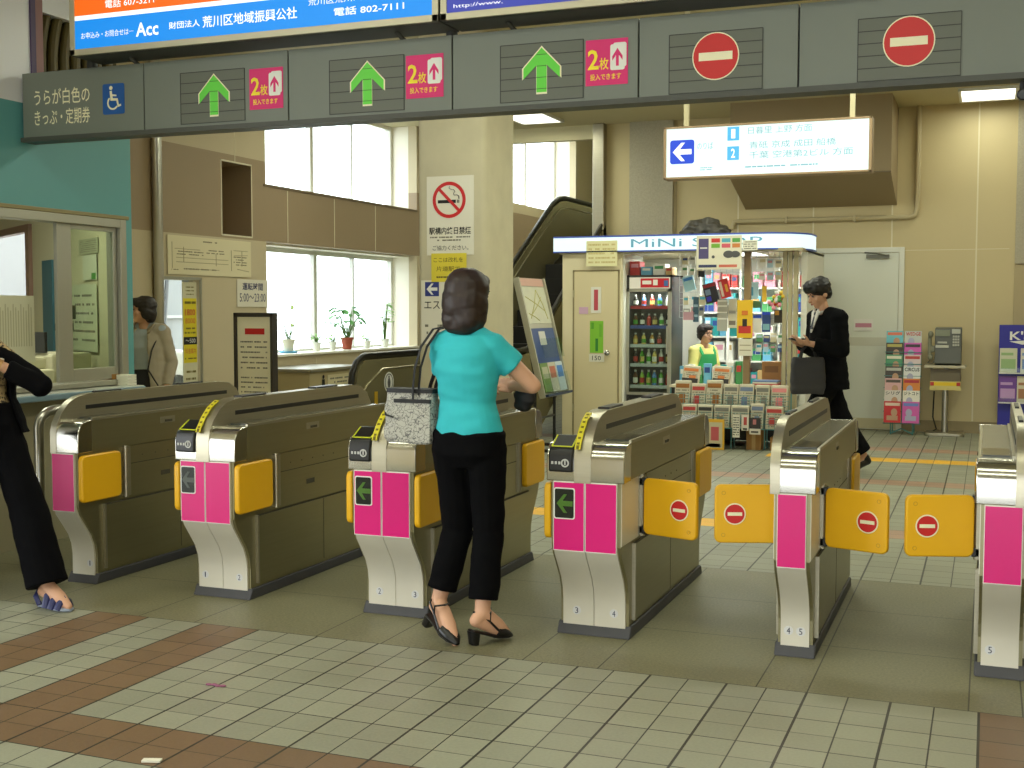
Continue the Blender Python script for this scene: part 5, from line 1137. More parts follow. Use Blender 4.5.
def standing(H, female=True):
    k = H/1.62; s = 1.0 if female else 1.12
    J = dict(pel=(0, 0, .87), che=(0, 0, 1.17), neck=(0, -.005, 1.345), head=(0, .03, 1.495),
             sl=(-.155*s, 0, 1.305), sr=(.155*s, 0, 1.305), el=(-.20*s, -.02, 1.04), er=(.20*s, -.02, 1.04), wl=(-.205*s, .06, .82), wr=(.205*s, .06, .82),
             hl=(-.085, 0, .86), hr=(.085, 0, .86), kl=(-.085, .015, .46), kr=(.085, .015, .46), al=(-.08, -.02, .085), ar=(.08, -.02, .085), tl=(-.09, .15, .02), tr=(.09, .15, .02))
    return {n: Vector(v)*k for n, v in J.items()}
def person(label, loc, rz, H, female=True, J=None, WJ=None, hf=(0, 1, 0), hands=(0.5, 0.5), hdir=None, hn=None, feet=True, skin_m=None, sh=1.0):
    """one continuous body; J: joints in the person's own frame, WJ: joints given in world coordinates"""
    t = T('person', label, 'person', loc, rz); inv = chain_matrix(t).inverted()
    j = standing(H, female); k = H/1.62
    for n, v in (J or {}).items(): j[n] = Vector(v)
    for n, v in (WJ or {}).items(): j[n] = inv @ Vector(v)
    b = MB()
    tw = 1.0 if female else 1.08
    fx, fy = Vector((1, 0, 0)), Vector((0, 1, 0))
    axis = [(j['pel'] - Vector((0, 0, .07*k)), .10, .085), (j['pel'], .155, .10), (lerp(j['pel'], j['che'], .45), .118*tw, .082), (j['che'], .138*tw, .10), (lerp(j['che'], j['neck'], .62), .135*tw, .085), (j['neck'] - Vector((0, 0, .02*k)), .065, .055)]
    b.loft([(c, fx*u*k, fy*v*k) for c, u, v in axis], p=2.3)
    b.capsule(j['neck'] - Vector((0, 0, .05*k)), lerp(j['neck'], j['head'], .6), .052*k, .047*k)
    for s in 'lr':
        b.capsule(lerp(j['s'+s], j['neck'], .5), j['s'+s], .05*k, .05*k)
        b.capsule(j['s'+s], j['e'+s], .046*k*sh, .037*k*sh); b.capsule(j['e'+s], j['w'+s], .037*k*sh, .025*k*sh)
        b.capsule(j['h'+s], j['k'+s], .082*k, .054*k); b.capsule(j['k'+s], j['a'+s], .052*k, .034*k)
        m = lerp(j['k'+s], j['a'+s], .3) - fy*.012*k; b.ell(m, (.05*k, .05*k, .10*k))
        if feet:
            a, to = j['a'+s], j['t'+s]; d = (to-a); heel = a - Vector((d.x, d.y, 0)).normalized()*.035*k + Vector((0, 0, -.03*k))
            b.capsule(a, heel, .034*k, .028*k); b.capsule(a, lerp(a, to, .62), .036*k, .034*k); b.capsule(heel, lerp(heel, to, .7), .026*k, .03*k); b.capsule(lerp(a, to, .62), to, .034*k, .02*k)
        d = (j['w'+s]-j['e'+s]).normalized()
        dd = (hdir or {}).get(s, d); nn = (hn or {}).get(s, Vector((1 if s == 'l' else -1, 0.25, 0)))
        dv = Vector(dd).normalized(); nv = Vector(nn); lat = dv.cross((nv - dv*nv.dot(dv)).normalized())
        sd = 1 if lat.dot(Vector((0, 1, .6))) > 0 else -1
        add_hand(b, j['w'+s], dd, nn, sd, hands[0 if s == 'l' else 1], k)
    hR = rotmat(hf); hc = j['head']; hk = k*0.98
    P = lambda x, y, z: hc + hR @ Vector((x*hk, y*hk, z*hk))
    b.ell(P(0, -.012, .03), (.073*hk, .092*hk, .085*hk), hR); b.ell(P(0, .022, -.03), (.060*hk, .066*hk, .082*hk), hR); b.ell(P(0, .055, -.088), (.026*hk, .024*hk, .02*hk), hR)
    b.capsule(P(0, .083, .008), P(0, .103, -.030), .009*hk, .015*hk); b.ell(P(0, .088, -.058), (.024*hk, .010*hk, .010*hk), hR); b.ell(P(0, .08, .03), (.05*hk, .014*hk, .010*hk), hR)
    for s in (-1, 1):
        b.ell(P(.073*s, -.012, -.008), (.012*hk, .022*hk, .032*hk), hR); b.ell(P(.038*s, .055, -.028), (.024*hk, .022*hk, .026*hk), hR)
    body = blob('body', b, skin_m or skin, t, voxel=.0055, it=3)
    e = MB()
    for s in (-1, 1):
        MB().ell(P(.030*s, .079, .008), (.013*hk, .008*hk, .007*hk), hR).build('eye', M('eye_dark', (44, 32, 26), 0.3), t)
        MB().capsule(P(.018*s, .089, .030), P(.046*s, .080, .032), .004*hk, .003*hk).build('eyebrow', M('brow', (40, 30, 26), 0.8), t)
    MB().ell(P(0, .096, -.060), (.020*hk, .004*hk, .006*hk), hR).build('mouth', M('lip', (170, 90, 84), 0.5), t)
    return t, j, k, P, hR
def top_garment(name, t, j, k, mat, z_hem, grow=.012, sleeve=.45, female=True, wr=.006, hemw=1.0, cuff=.0, belly=1.0, arms='lr', neck=True):
    b = MB(); fx, fy = Vector((1, 0, 0)), Vector((0, 1, 0)); tw = 1.0 if female else 1.08; g = grow
    ax = []
    pz = j['pel'].z
    hem = lerp(j['pel'], j['che'], (z_hem-pz)/(j['che'].z-pz))
    R = [(hem, (.155*k*hemw+g), (.102*k*hemw+g)), (lerp(j['pel'], j['che'], .18) if z_hem < pz + .03 else lerp(hem, j['che'], .25), (.146*k*hemw+g), (.10*k+g)), (lerp(j['pel'], j['che'], .55), .118*k*tw*belly+g, .084*k*belly+g), (j['che'], .140*k*tw+g, .104*k+g), (lerp(j['che'], j['neck'], .62), .138*k*tw+g, .088*k+g), (lerp(j['che'], j['neck'], .90), .085*k+g, .062*k+g)]
    if z_hem > pz + .12: R = R[:1] + R[2:]
    b.loft([(c, fx*u, fy*v) for c, u, v in R], p=2.3)
    for s in arms:
        b.capsule(lerp(j['s'+s], j['neck'], .55), j['s'+s], .046*k+g, .05*k+g)
        e = lerp(j['s'+s], j['e'+s], min(1, sleeve)); b.cyl(j['s'+s], e, .050*k+g, .045*k+g+cuff, n=18)
        b.ell(j['s'+s], (.052*k+g,)*3)
        if sleeve > 1:
            b.ell(j['e'+s], (.045*k+g,)*3); b.cyl(j['e'+s], lerp(j['e'+s], j['w'+s], sleeve-1), .044*k+g, .034*k+g, n=18)
    return blob(name, b, mat, t, voxel=.007, it=3, wrinkle=wr, wscale=11)
def trousers(t, j, k, mat, hem=.12, grow=.012, flare=.0, wr=.006, waist=.12, hip=1.0):
    b = MB(); fx, fy = Vector((1, 0, 0)), Vector((0, 1, 0))
    b.loft([(j['pel'] + Vector((0, 0, waist*k)), fx*(.135*k+grow), fy*(.09*k+grow)), (j['pel'] + Vector((0, 0, .02)), fx*(.162*k*hip+grow), fy*(.108*k+grow)), (j['pel'] - Vector((0, 0, .07*k)), fx*(.155*k*hip+grow), fy*(.105*k+grow)), (j['pel'] - Vector((0, 0, .13*k)), fx*(.09*k+grow), fy*(.07*k+grow))], p=2.3)
    for s in 'lr':
        h, kn, a = j['h'+s], j['k'+s], j['a'+s]
        b.capsule(h - Vector((0, 0, .02)), lerp(h, kn, .45), .085*k+grow, .072*k+grow)
        b.capsule(lerp(h, kn, .45), kn, .072*k+grow, .056*k+grow+flare*.5)
        e = lerp(kn, a, 1 - hem); b.cyl(kn, e, .057*k+grow+flare*.5, .047*k+grow+flare, n=20); b.ell(kn, (.056*k+grow+flare*.5,)*3)
    return blob('trousers', b, mat, t, voxel=.007, it=3, wrinkle=wr, wscale=9)
hair_m = M('dark_brown_hair', (36, 19, 13), 0.5, var=0.6, scale=110, stretch=(1, 1, 0.05))
hair_k = M('black_hair', (18, 15, 14), 0.5, var=0.3, scale=60)
def hair(t, P, hR, k, prims, mat=None, wr=.004):
    b = MB()
    for c, r in prims: b.ell(P(*c), tuple(v*k for v in r), hR)
    return blob('hair', b, mat or hair_m, t, voxel=.006, it=26, wrinkle=wr, wscale=28)
def shoe(t, a, to, k, mat, heel=.0, pitch=None, w_=.042, name='shoe'):
    """closed shoe around a foot: a ankle, to toe tip, in the person's frame"""
    d = Vector((to.x-a.x, to.y-a.y, 0)).normalized(); b = MB(); hz = to.z
    hb = a - d*.045*k; hb.z = max(0.03, a.z - .055*k)
    b.capsule(hb, lerp(hb, to, .55), .034*k, .042*k); b.capsule(lerp(hb, to, .5), to, .042*k, .026*k); b.capsule(lerp(a, hb, .5), hb, .04*k, .036*k)
    return blob(name, b, mat, t, voxel=.006, it=2)

# --- the woman in turquoise at the gate
WLOC = (-2.07, 4.74, 0)
WJ = dict(pel=(-2.065, 4.74, .88), che=(-2.075, 4.735, 1.165), neck=(-2.075, 4.735, 1.335), head=(-2.07, 4.755, 1.485),
          sl=(-2.185, 4.73, 1.275), sr=(-1.955, 4.735, 1.275), er=(-1.805, 4.82, 1.105), wr=(-1.97, 5.02, 1.09), el=(-2.215, 4.85, 1.05), wl=(-2.17, 5.05, 1.05),
          hl=(-2.145, 4.74, .85), hr=(-1.985, 4.74, .85), kl=(-2.135, 4.77, .47), kr=(-1.985, 4.76, .47), al=(-2.195, 4.70, .165), ar=(-1.985, 4.69, .135), tl=(-2.075, 4.61, .02), tr=(-1.915, 4.80, .025))
wt, j, k, P, hR = person('woman in a turquoise top and black trousers seen from behind at the open gate lane', WLOC, math.radians(-10), 1.58, True, None, WJ, hf=(.12, 1, -.12), hands=(0.6, 0.5))
top_garment('shirt', wt, j, k, M('turquoise_jersey', (44, 178, 188), 0.8, var=0.06, scale=30), .885, grow=.010, sleeve=.52, wr=.009, cuff=.008)
trousers(wt, j, k, M('black_trousers', (9, 9, 11), 0.9, var=0.25, scale=30, spec=0.08), hem=.16, grow=.008, flare=.012, waist=.05, hip=1.0)
hair(wt, P, hR, k, [((0, -.022, .032), (.098, .108, .096)), ((0, -.045, -.03), (.102, .085, .11)), ((-.03, -.05, -.10), (.068, .06, .08)), ((.035, -.05, -.10), (.066, .06, .08)), ((-.07, -.01, -.06), (.035, .05, .10)), ((.07, -.01, -.06), (.035, .05, .10)), ((.0, -.055, -.13), (.075, .045, .05)), ((0, .045, .075), (.07, .04, .035))], hair_m, wr=.003)
winv = chain_matrix(wt).inverted(); Wd = lambda *v: winv @ Vector(v)
heel_m = M('black_leather', (16, 15, 16), 0.35)
def heeled(hp, tp, lift):
    """slingback shoe: hp heel point under the foot, tp toe tip (world)"""
    hp, tp = Vector(hp), Vector(tp); d = (tp-hp); dn = d.normalized(); lat = dn.cross(UZ).normalized(); up = lat.cross(dn)
    b = MB(); H_ = lambda f, x, z: hp + dn*d.length*f + lat*x + up*z
    b.loft([(H_(-.02, 0, .0), lat*.028, up*.007), (H_(.3, 0, -.004), lat*.026, up*.007), (H_(.6, 0, -.008), lat*.038, up*.009), (H_(.85, 0, .0), lat*.034, up*.008), (H_(1.0, 0, .004), lat*.012, up*.006)], n=14)
    b.loft([(H_(.56, 0, .012), lat*.040, up*.030), (H_(.72, 0, .012), lat*.040, up*.027), (H_(.88, 0, .010), lat*.032, up*.018), (H_(1.0, 0, .006), lat*.010, up*.008)], n=14)
    s = b.build('shoe', heel_m, wt, world=True, smooth=0.8)
    dz = Vector((0, 0, -1)) if not lift else (-up*0.9 - dn*0.25).normalized()
    hb = MB(); c = H_(.05, 0, -.004); hl = lift or c.z - 0.0
    hb.loft([(c, lat*.026, dn*.026), (c + dz*hl, lat*.021, dn*.020)], n=14, p=3.5); hb.build('heel', heel_m, s, world=True, smooth=0.8)
    MB().tube([H_(.55, .038, .02), H_(.28, .034, .055), H_(.02, .026, .075), H_(-.06, 0, .08), H_(.02, -.026, .075), H_(.28, -.034, .055), H_(.55, -.038, .02)], .005, n=6).build('strap', heel_m, s, world=True)
    MB().tube([H_(.28, .034, .055), H_(.24, .036, .09), H_(.34, .0, .105), H_(.24, -.036, .09), H_(.28, -.034, .055)], .005, n=6).build('ankle_strap', heel_m, s, world=True)
heeled((-2.018, 4.655, .062), (-1.90, 4.815, .010), 0.0); heeled((-2.235, 4.70, .10), (-2.062, 4.60, .010), 0.055)
MB().tube([Wd(-2.07+.06*math.cos(a), 4.735+.05*math.sin(a), 1.36+.012*math.sin(a)) for a in [PI*2*i/16 for i in range(17)]], .003, n=6).build('necklace', M('silver', (200, 200, 196), 0.25, 0.9), wt)
# her tote bag and the dark pouch she holds
tb = T('tote_bag', 'grey and white patterned tote bag with black trim beside the woman in turquoise', 'bag', (-2.335, 4.735, .842))
tote = pattern('tote_cloth', (178, 176, 166), (92, 92, 92), 'lines', 46, 0.05, 0.8)
blk = M('black_trim', (18, 18, 20), 0.6)
b = MB(); b.loft([((0, 0, .004), UX*.105, UY*.055), ((0, 0, .03), UX*.118, UY*.062), ((.0, 0, .14), UX*.117, UY*.058), ((.005, 0, .228), UX*.112, UY*.045), ((.005, 0, .232), UX*.105, UY*.035)], n=40, p=5.0)
body = blob('bag_body', b, tote, tb, voxel=.006, it=3, wrinkle=.008, wscale=9)
b = MB(); b.loft([((.005, 0, .226), UX*.118, UY*.05), ((.005, 0, .244), UX*.116, UY*.047)], n=40, p=5.0); b.build('rim', blk, tb, smooth=0.6)
b = MB(); b.loft([((.03, -.062, .015), UX*.085, UY*.006), ((.03, -.058, .186), UX*.086, UY*.006)], n=30, p=6); b.build('front_pocket', tote, tb, smooth=0.6)
b = MB(); b.loft([((.03, -.060, .184), UX*.088, UY*.008), ((.03, -.060, .20), UX*.088, UY*.008)], n=30, p=6); b.build('pocket_trim', blk, tb, smooth=0.6)
MB().tube([(-.118, -.03, .15), (-.10, -.062, .13), (-.06, -.066, .12)], .004, n=6).build('pocket_cord', blk, tb)
for dx, dy in ((0, 0), (.022, .012)):
    MB().tube([Vector(p) - Vector((-2.335-dx, 4.735-dy, .842)) for p in ((-2.31, 4.69, 1.0), (-2.305, 4.68, 1.08), (-2.285, 4.66, 1.18), (-2.25, 4.65, 1.27), (-2.205, 4.675, 1.345), (-2.165, 4.73, 1.358), (-2.18, 4.80, 1.33), (-2.25, 4.84, 1.22), (-2.29, 4.83, 1.10), (-2.30, 4.79, 1.0))], .0035, n=8, r2=.010).build('strap', blk, tb)
b = MB(); b.ell((0, 0, .055), (.05, .03, .06)); b.ell((.01, 0, .09), (.035, .025, .04)); b.ell((-.01, .0, .02), (.04, .03, .03))
o = blob('pouch', b, M('pouch_black', (16, 16, 18), 0.6), None, voxel=.007, wrinkle=.006, wscale=20); o.location = (-1.90, 4.97, .985)
tag(o, 'small black pouch held in front of the woman in turquoise', 'pouch')

# --- the man in the dark suit walking behind the gates
suit = M('charcoal_suit', (17, 18, 20), 0.9, var=0.15, scale=30, spec=0.1)
MLOC = (-1.29, 10.86, 0); mrz = math.radians(128)
MJ = dict(pel=(0, .0, .90), che=(0, .03, 1.20), neck=(0, .05, 1.40), head=(0, .115, 1.565), sl=(-.185, .03, 1.355), sr=(.185, .03, 1.355), el=(-.235, .03, 1.08), er=(.235, .03, 1.08), wl=(-.085, .24, 1.135), wr=(.10, .235, 1.13),
          hl=(-.085, 0, .88), hr=(.085, 0, .88), kl=(-.09, .19, .50), kr=(.09, -.06, .47), al=(-.09, .24, .09), ar=(.09, -.28, .13), tl=(-.10, .42, .05), tr=(.10, -.10, .03))
mt, j, k, P, hR = person('man in a dark suit walking past the kiosk, looking at a phone', MLOC, mrz, 1.70, False, MJ, dict(kr=(-1.19, 10.94, .47), ar=(-1.005, 11.0, .15), tr=(-1.13, 10.87, .03), kl=(-1.42, 10.72, .50), al=(-1.52, 10.62, .09), tl=(-1.67, 10.51, .04)), hf=(0, 1, -.42), hands=(0.7, 0.7), hdir=dict(l=(.35, .9, .15), r=(-.35, .9, .15)), hn=dict(l=(.6, -.1, .8), r=(-.6, -.1, .8)))
top_garment('white_shirt', mt, j, k, M('white_shirt', (226, 224, 216), 0.7), .93, grow=.010, sleeve=.4, female=False, wr=.002)
jk = top_garment('jacket', mt, j, k, suit, .74, grow=.026, sleeve=1.86, female=False, wr=.008, hemw=1.06, belly=1.12)
trousers(mt, j, k, suit, hem=.06, grow=.02, flare=.018)
b = MB(); yf = .145
for s in (-1, 1): b.prism([(0.004*s, 1.19), (.058*s, 1.37), (.028*s, 1.405), (0.0, 1.36)], (0, .155, 0), UX, UZ, -.012)
me = b.build('shirt_front', M('white_shirt', (226, 224, 216), 0.7), mt, smooth=0); me.rotation_euler = (math.radians(14), 0, 0); me.location = (0, .318, .035)
MB().prism([(-.008, 1.34), (.008, 1.34), (.014, 1.37), (-.014, 1.37)], (0, .158, 0), UX, UZ, -.012).build('tie_knot', M('tie_dark', (60, 62, 70), 0.6), me, smooth=0)
MB().prism([(-.010, 1.335), (.010, 1.335), (.020, 1.22), (-.020, 1.22)], (0, .158, 0), UX, UZ, -.010).build('tie', M('tie_dark', (60, 62, 70), 0.6), me, smooth=0)
b = MB(); b.tube([(-.06, .05, 1.41), (-.035, .105, 1.405), (0, .125, 1.385), (.035, .105, 1.405), (.06, .05, 1.41), (.045, -.01, 1.425), (0, -.03, 1.43), (-.045, -.01, 1.425), (-.06, .05, 1.41)], .008, n=8, r2=.02); b.build('collar', M('white_shirt', (226, 224, 216)), mt)
hair(mt, P, hR, k, [((0, -.02, .055), (.094, .106, .092)), ((0, .045, .09), (.082, .066, .05)), ((-.055, .045, .065), (.036, .05, .05)), ((.055, .045, .065), (.036, .05, .05)), ((0, -.06, -.015), (.076, .05, .06)), ((-.070, -.015, .025), (.022, .05, .042)), ((.070, -.015, .025), (.022, .05, .042)), ((0, .082, .075), (.066, .03, .034))], hair_k, wr=.006)
for s in 'lr': shoe(mt, j['a'+s], j['t'+s], k, M('black_shoe_leather', (16, 15, 15), 0.3))
minv = chain_matrix(mt)
pc = minv @ Vector((0.0, .345, 1.165))
ph_ = T('mobile_phone', 'small dark mobile phone held by the man in the suit', 'phone', tuple(pc), mrz)
MB().obox((0, 0, 0), (1, 0, 0), (0, .9, .25), (0, -.25, .9), .024, .05, .007).build('phone_body', M('phone_dark', (36, 36, 40), 0.3), ph_, smooth=0, bevel=.003)
MB().obox((0, .002, .008), (1, 0, 0), (0, .9, .25), (0, -.25, .9), .02, .04, .001).build('screen', M('phone_screen', (90, 100, 110), 0.2), ph_, smooth=0)
bg = T('shoulder_bag', 'dark grey bag hanging from the arm of the man in the suit', 'bag', (-1.44, 10.62, .70), math.radians(110))
b = MB(); b.loft([((0, 0, .0), UX*.05, UY*.135), ((0, 0, .05), UX*.06, UY*.15), ((0, 0, .26), UX*.05, UY*.145), ((0, 0, .32), UX*.03, UY*.13)], n=30, p=4)
blob('bag_body', b, M('bag_grey', (62, 62, 66), 0.7), bg, voxel=.009, wrinkle=.008, wscale=10)
for dx in (-.03, .03): MB().tube([(dx, -.07, .30), (dx*.6+.02, -.05, .38), (.035, .0, .425), (dx*.6+.02, .05, .38), (dx, .07, .30)], .006, n=6, r2=.012).build('handle', M('bag_handle', (30, 30, 32), 0.6), bg)

# --- the person in black at the left edge, one arm raised
LLOC = (-4.46, 4.47, 0); f_ = Vector((.93, -.37, 0)).normalized(); lrz = math.atan2(-f_.x, f_.y)
LJ = dict(pel=(-4.50, 4.46, .86), che=(-4.55, 4.46, 1.14), neck=(-4.64, 4.46, 1.31), head=(-4.72, 4.46, 1.455), sl=(-4.55, 4.58, 1.225), sr=(-4.72, 4.33, 1.25), el=(-4.255, 4.585, 1.06), wl=(-4.385, 4.45, 1.165), er=(-4.80, 4.30, 1.0), wr=(-4.70, 4.25, .84),
          hl=(-4.45, 4.53, .84), hr=(-4.55, 4.40, .84), kl=(-4.30, 4.53, .46), kr=(-4.56, 4.36, .46), al=(-4.165, 4.50, .105), ar=(-4.68, 4.38, .10), tl=(-4.02, 4.475, .025), tr=(-4.56, 4.24, .02))
lt, j, k, P, hR = person('person in a black suit with a patterned top at the left edge, raising a wristwatch', LLOC, lrz, 1.57, True, None, LJ, hf=(-.2, 1, 0), hands=(0.9, 0.4), hdir=dict(l=Matrix.Rotation(-lrz, 3, 'Z') @ Vector((-.9, -.1, .35))), hn=dict(l=Matrix.Rotation(-lrz, 3, 'Z') @ Vector((-.2, .2, -.9))))
blkw = M('black_wool', (10, 10, 13), 0.9, var=0.2, scale=30, spec=0.08)
top_garment('patterned_top', lt, j, k, pattern('leopard_cloth', (178, 156, 112), (52, 40, 30), 'noise', 70, 0.47), .865, grow=.016, sleeve=.3, wr=.004, hemw=1.0)
# open jacket: two side panels and sleeves, leaving the front open
b = MB(); fx, fy = Vector((1, 0, 0)), Vector((0, 1, 0))
def cshape(c, u, v, th, open_=.72, n=22):
    pts = []
    for i in range(n+1):
        a = PI/2 + open_ + (2*PI - 2*open_)*i/n; pts.append(c + fx*u*math.cos(a) + fy*v*math.sin(a))
    for i in range(n, -1, -1):
        a = PI/2 + open_ + (2*PI - 2*open_)*i/n; pts.append(c + fx*(u-th)*math.cos(a) + fy*(v-th)*math.sin(a))
    return pts
b.rings([cshape(lerp(j['pel'], j['che'], -.12), .215, .17, .02), cshape(lerp(j['pel'], j['che'], .1), .205, .16, .02), cshape(lerp(j['pel'], j['che'], .5), .178, .145, .02), cshape(j['che'], .19, .15, .02), cshape(lerp(j['che'], j['neck'], .6), .18, .125, .02), cshape(lerp(j['che'], j['neck'], .92), .13, .10, .02)])
for s in 'lr':
    b.capsule(lerp(j['s'+s], j['neck'], .62), j['s'+s], .062, .062); b.cyl(j['s'+s], j['e'+s], .062, .056, n=18); b.ell(j['e'+s], (.057,)*3); b.ell(j['s'+s], (.063,)*3); b.cyl(j['e'+s], lerp(j['e'+s], j['w'+s], .8), .054, .044, n=18)
blob('jacket', b, blkw, lt, voxel=.008, it=3, wrinkle=.008, wscale=10)
trousers(lt, j, k, blkw, hem=.02, grow=.014, flare=.040)
brass = M('brass_button', (190, 150, 60), 0.3, 0.8)
for i in range(4):
    c = lerp(j['pel'], j['che'], .02+.3*i); a = PI/2 - .80
    MB().ell(c + fx*(.205-.006*i)*math.cos(a) + fy*(.165-.006*i)*math.sin(a), (.010, .010, .010)).build('button', brass, lt)
hair(lt, P, hR, k, [((0, -.025, .035), (.092, .10, .09)), ((0, -.05, -.05), (.09, .07, .10)), ((-.065, -.02, -.04), (.03, .05, .08)), ((.065, -.02, -.04), (.03, .05, .08))], hair_k)
wd = (j['wl']-j['el']).normalized(); wp = j['wl'] - wd*.012; a_ = wd.orthogonal().normalized(); b_ = wd.cross(a_)
b = MB(); b.ring(wp, a_, b_, .027, .033, .02); watch = b.build('wristwatch', M('gold_watch', (190, 150, 100), 0.3, 0.7), lt, smooth=0.6)
MB().ell(wp + Vector((0, 0, .03)), (.016, .016, .008)).build('watch_face', M('watch_face', (226, 220, 200), 0.2), watch)
sd_m = M('navy_sandal', (36, 42, 92), 0.4); so_m = M('sandal_sole', (150, 160, 180), 0.5)
for s in 'lr':
    a, to = j['a'+s], j['t'+s]; d = Vector((to.x-a.x, to.y-a.y, 0)).normalized(); lt_ = d.cross(UZ); hp = Vector((a.x, a.y, 0)) - d*.06; ln = (Vector((to.x, to.y, 0))-hp).length + .015
    b = MB(); S_ = lambda f, z: hp + d*ln*f + UZ*z
    b.loft([(S_(0, .012), lt_*.02, UZ*.012), (S_(.1, .014), lt_*.034, UZ*.014), (S_(.45, .012), lt_*.036, UZ*.012), (S_(.75, .011), lt_*.046, UZ*.011), (S_(.95, .010), lt_*.03, UZ*.010), (S_(1, .010), lt_*.012, UZ*.008)], n=16)
    so = b.build('sandal', so_m, lt, smooth=0.8)
    for f, w_, h_ in ((.62, .05, .062), (.42, .046, .085), (.80, .044, .05)):
        MB().tube([S_(f, .012) + lt_*w_, S_(f+.02, h_*.8) + lt_*w_*.72, S_(f+.03, h_+.012), S_(f+.02, h_*.8) - lt_*w_*.72, S_(f, .012) - lt_*w_], .006, n=8, r2=.016).build('strap', sd_m, so)
    MB().tube([S_(.2, .02) + lt_*.036, S_(.06, .06) + lt_*.034, S_(-.05, .075), S_(.06, .06) - lt_*.034, S_(.2, .02) - lt_*.036], .006, n=8, r2=.012).build('heel_strap', sd_m, so)

# --- the woman in the pale jacket beyond the office
GJ = dict(head=(.0, .04, 1.42), el=(-.205, -.03, 1.0), er=(.205, -.03, 1.0))
gt, j, k, P, hR = person('woman in a pale jacket over a light blue top, standing beside the teal office corner', (-6.34, 8.0, 0), math.radians(192), 1.55, True, GJ, None, hf=(.85, .6, 0))
top_garment('blue_top', gt, j, k, M('light_blue_jersey', (166, 178, 188), 0.8, var=.05, scale=20), .80, grow=.010, sleeve=.4, wr=.003)
b = MB()
b.rings([cshape(lerp(j['pel'], j['che'], -.2), .20, .15, .018, .55), cshape(lerp(j['pel'], j['che'], .3), .178, .14, .018, .5), cshape(j['che'], .176, .14, .018, .45), cshape(lerp(j['che'], j['neck'], .6), .166, .115, .018, .4), cshape(lerp(j['che'], j['neck'], .95), .095, .08, .018, .5)])
for s in 'lr':
    b.capsule(lerp(j['s'+s], j['neck'], .4), j['s'+s], .058, .062); b.cyl(j['s'+s], j['e'+s], .062, .055, n=18); b.ell(j['e'+s], (.056,)*3); b.ell(j['s'+s], (.063,)*3); b.cyl(j['e'+s], lerp(j['e'+s], j['w'+s], .85), .054, .044, n=18)
blob('jacket', b, M('pale_grey_jacket', (168, 158, 138), 0.8, var=.1, scale=14), gt, voxel=.008, it=3, wrinkle=.007, wscale=12)
b = MB()
for s in (-1, 1): MB().tube([(.0+.07*s, -.03, 1.30), (.085*s, .04, 1.30), (.075*s, .10, 1.24)], .008, n=8, r2=.026).build('collar', M('pale_grey_jacket', (168, 158, 138)), gt)
trousers(gt, j, k, M('dark_trousers', (40, 40, 44), 0.8), hem=.05, grow=.016, flare=.015)
MB().tube([(-.06, -.09, 1.27), (-.13, -.02, 1.28), (-.12, .14, 1.10), (-.10, .17, .95), (-.16, .12, .82)], .005, n=6, r2=.012).build('bag_strap', M('black_trim', (18, 18, 20)), gt)
hair(gt, P, hR, k, [((0, -.025, .04), (.09, .10, .088)), ((0, -.06, -.03), (.084, .06, .085)), ((-.066, -.02, -.02), (.028, .05, .065)), ((.066, -.02, -.02), (.028, .05, .065)), ((0, .055, .07), (.07, .04, .04))], M('brown_black_hair', (34, 27, 24), 0.5, var=.3, scale=50))
for s in 'lr': shoe(gt, j['a'+s], j['t'+s], k, M('black_shoe_leather', (16, 15, 15), 0.3))

# --- the seller inside the kiosk, seated
SJ = dict(pel=(0, 0, .56), che=(0, .01, .84), neck=(0, .02, 1.01), head=(0, .05, 1.155), sl=(-.15, .01, .97), sr=(.15, .01, .97), el=(-.20, .04, .73), er=(.20, .04, .73), wl=(-.13, .26, .76), wr=(.13, .26, .76),
          hl=(-.085, .04, .54), hr=(.085, .04, .54), kl=(-.10, .40, .52), kr=(.10, .40, .52), al=(-.10, .40, .09), ar=(.10, .40, .09), tl=(-.10, .56, .02), tr=(.10, .56, .02))
st, j, k, P, hR = person('seller with glasses in a green apron, seated inside the kiosk', (-2.98, 13.38, 0), math.atan2(-.86, -.5), 1.52, True, SJ, None, hf=(.15, 1, 0))
top_garment('yellow_blouse', st, j, k, M('pale_yellow_cloth', (206, 200, 120), 0.8), .57, grow=.012, sleeve=1.6, wr=.004)
b = MB(); b.rings([cshape(lerp(j['pel'], j['che'], .0), .19, .145, .014, 2.0), cshape(lerp(j['pel'], j['che'], .5), .165, .13, .014, 2.0), cshape(j['che'], .172, .142, .014, 2.1), cshape(lerp(j['che'], j['neck'], .5), .17, .13, .014, 2.2)])
def ffront(c, u, v, th, half, n=14):
    o = [c + fx*u*math.sin(a) + fy*v*math.cos(a) for a in [-half + 2*half*i/n for i in range(n+1)]]
    i_ = [c + fx*(u-th)*math.sin(a) + fy*(v-th)*math.cos(a) for a in [half - 2*half*i/n for i in range(n+1)]]
    return o + i_
b.bm.free(); b = MB(); b.rings([ffront(lerp(j['pel'], j['che'], .0), .19, .145, .014, 1.3), ffront(lerp(j['pel'], j['che'], .5), .165, .13, .014, 1.25), ffront(j['che'], .172, .142, .014, 1.0), ffront(lerp(j['che'], j['neck'], .55), .165, .125, .014, .8)])
b.build('apron', M('apron_green', (40, 150, 84), 0.7), st, smooth=0.8)
for s in (-1, 1): MB().tube([(.10*s, .10, .93), (.11*s, .06, 1.005), (.10*s, -.06, 1.0), (.08*s, -.13, .88), (.06*s, -.13, .70)], .005, n=8, r2=.018).build('apron_strap', M('apron_green', (40, 150, 84)), st)
trousers(st, j, k, M('dark_trousers', (40, 40, 44)), hem=.05, grow=.014)
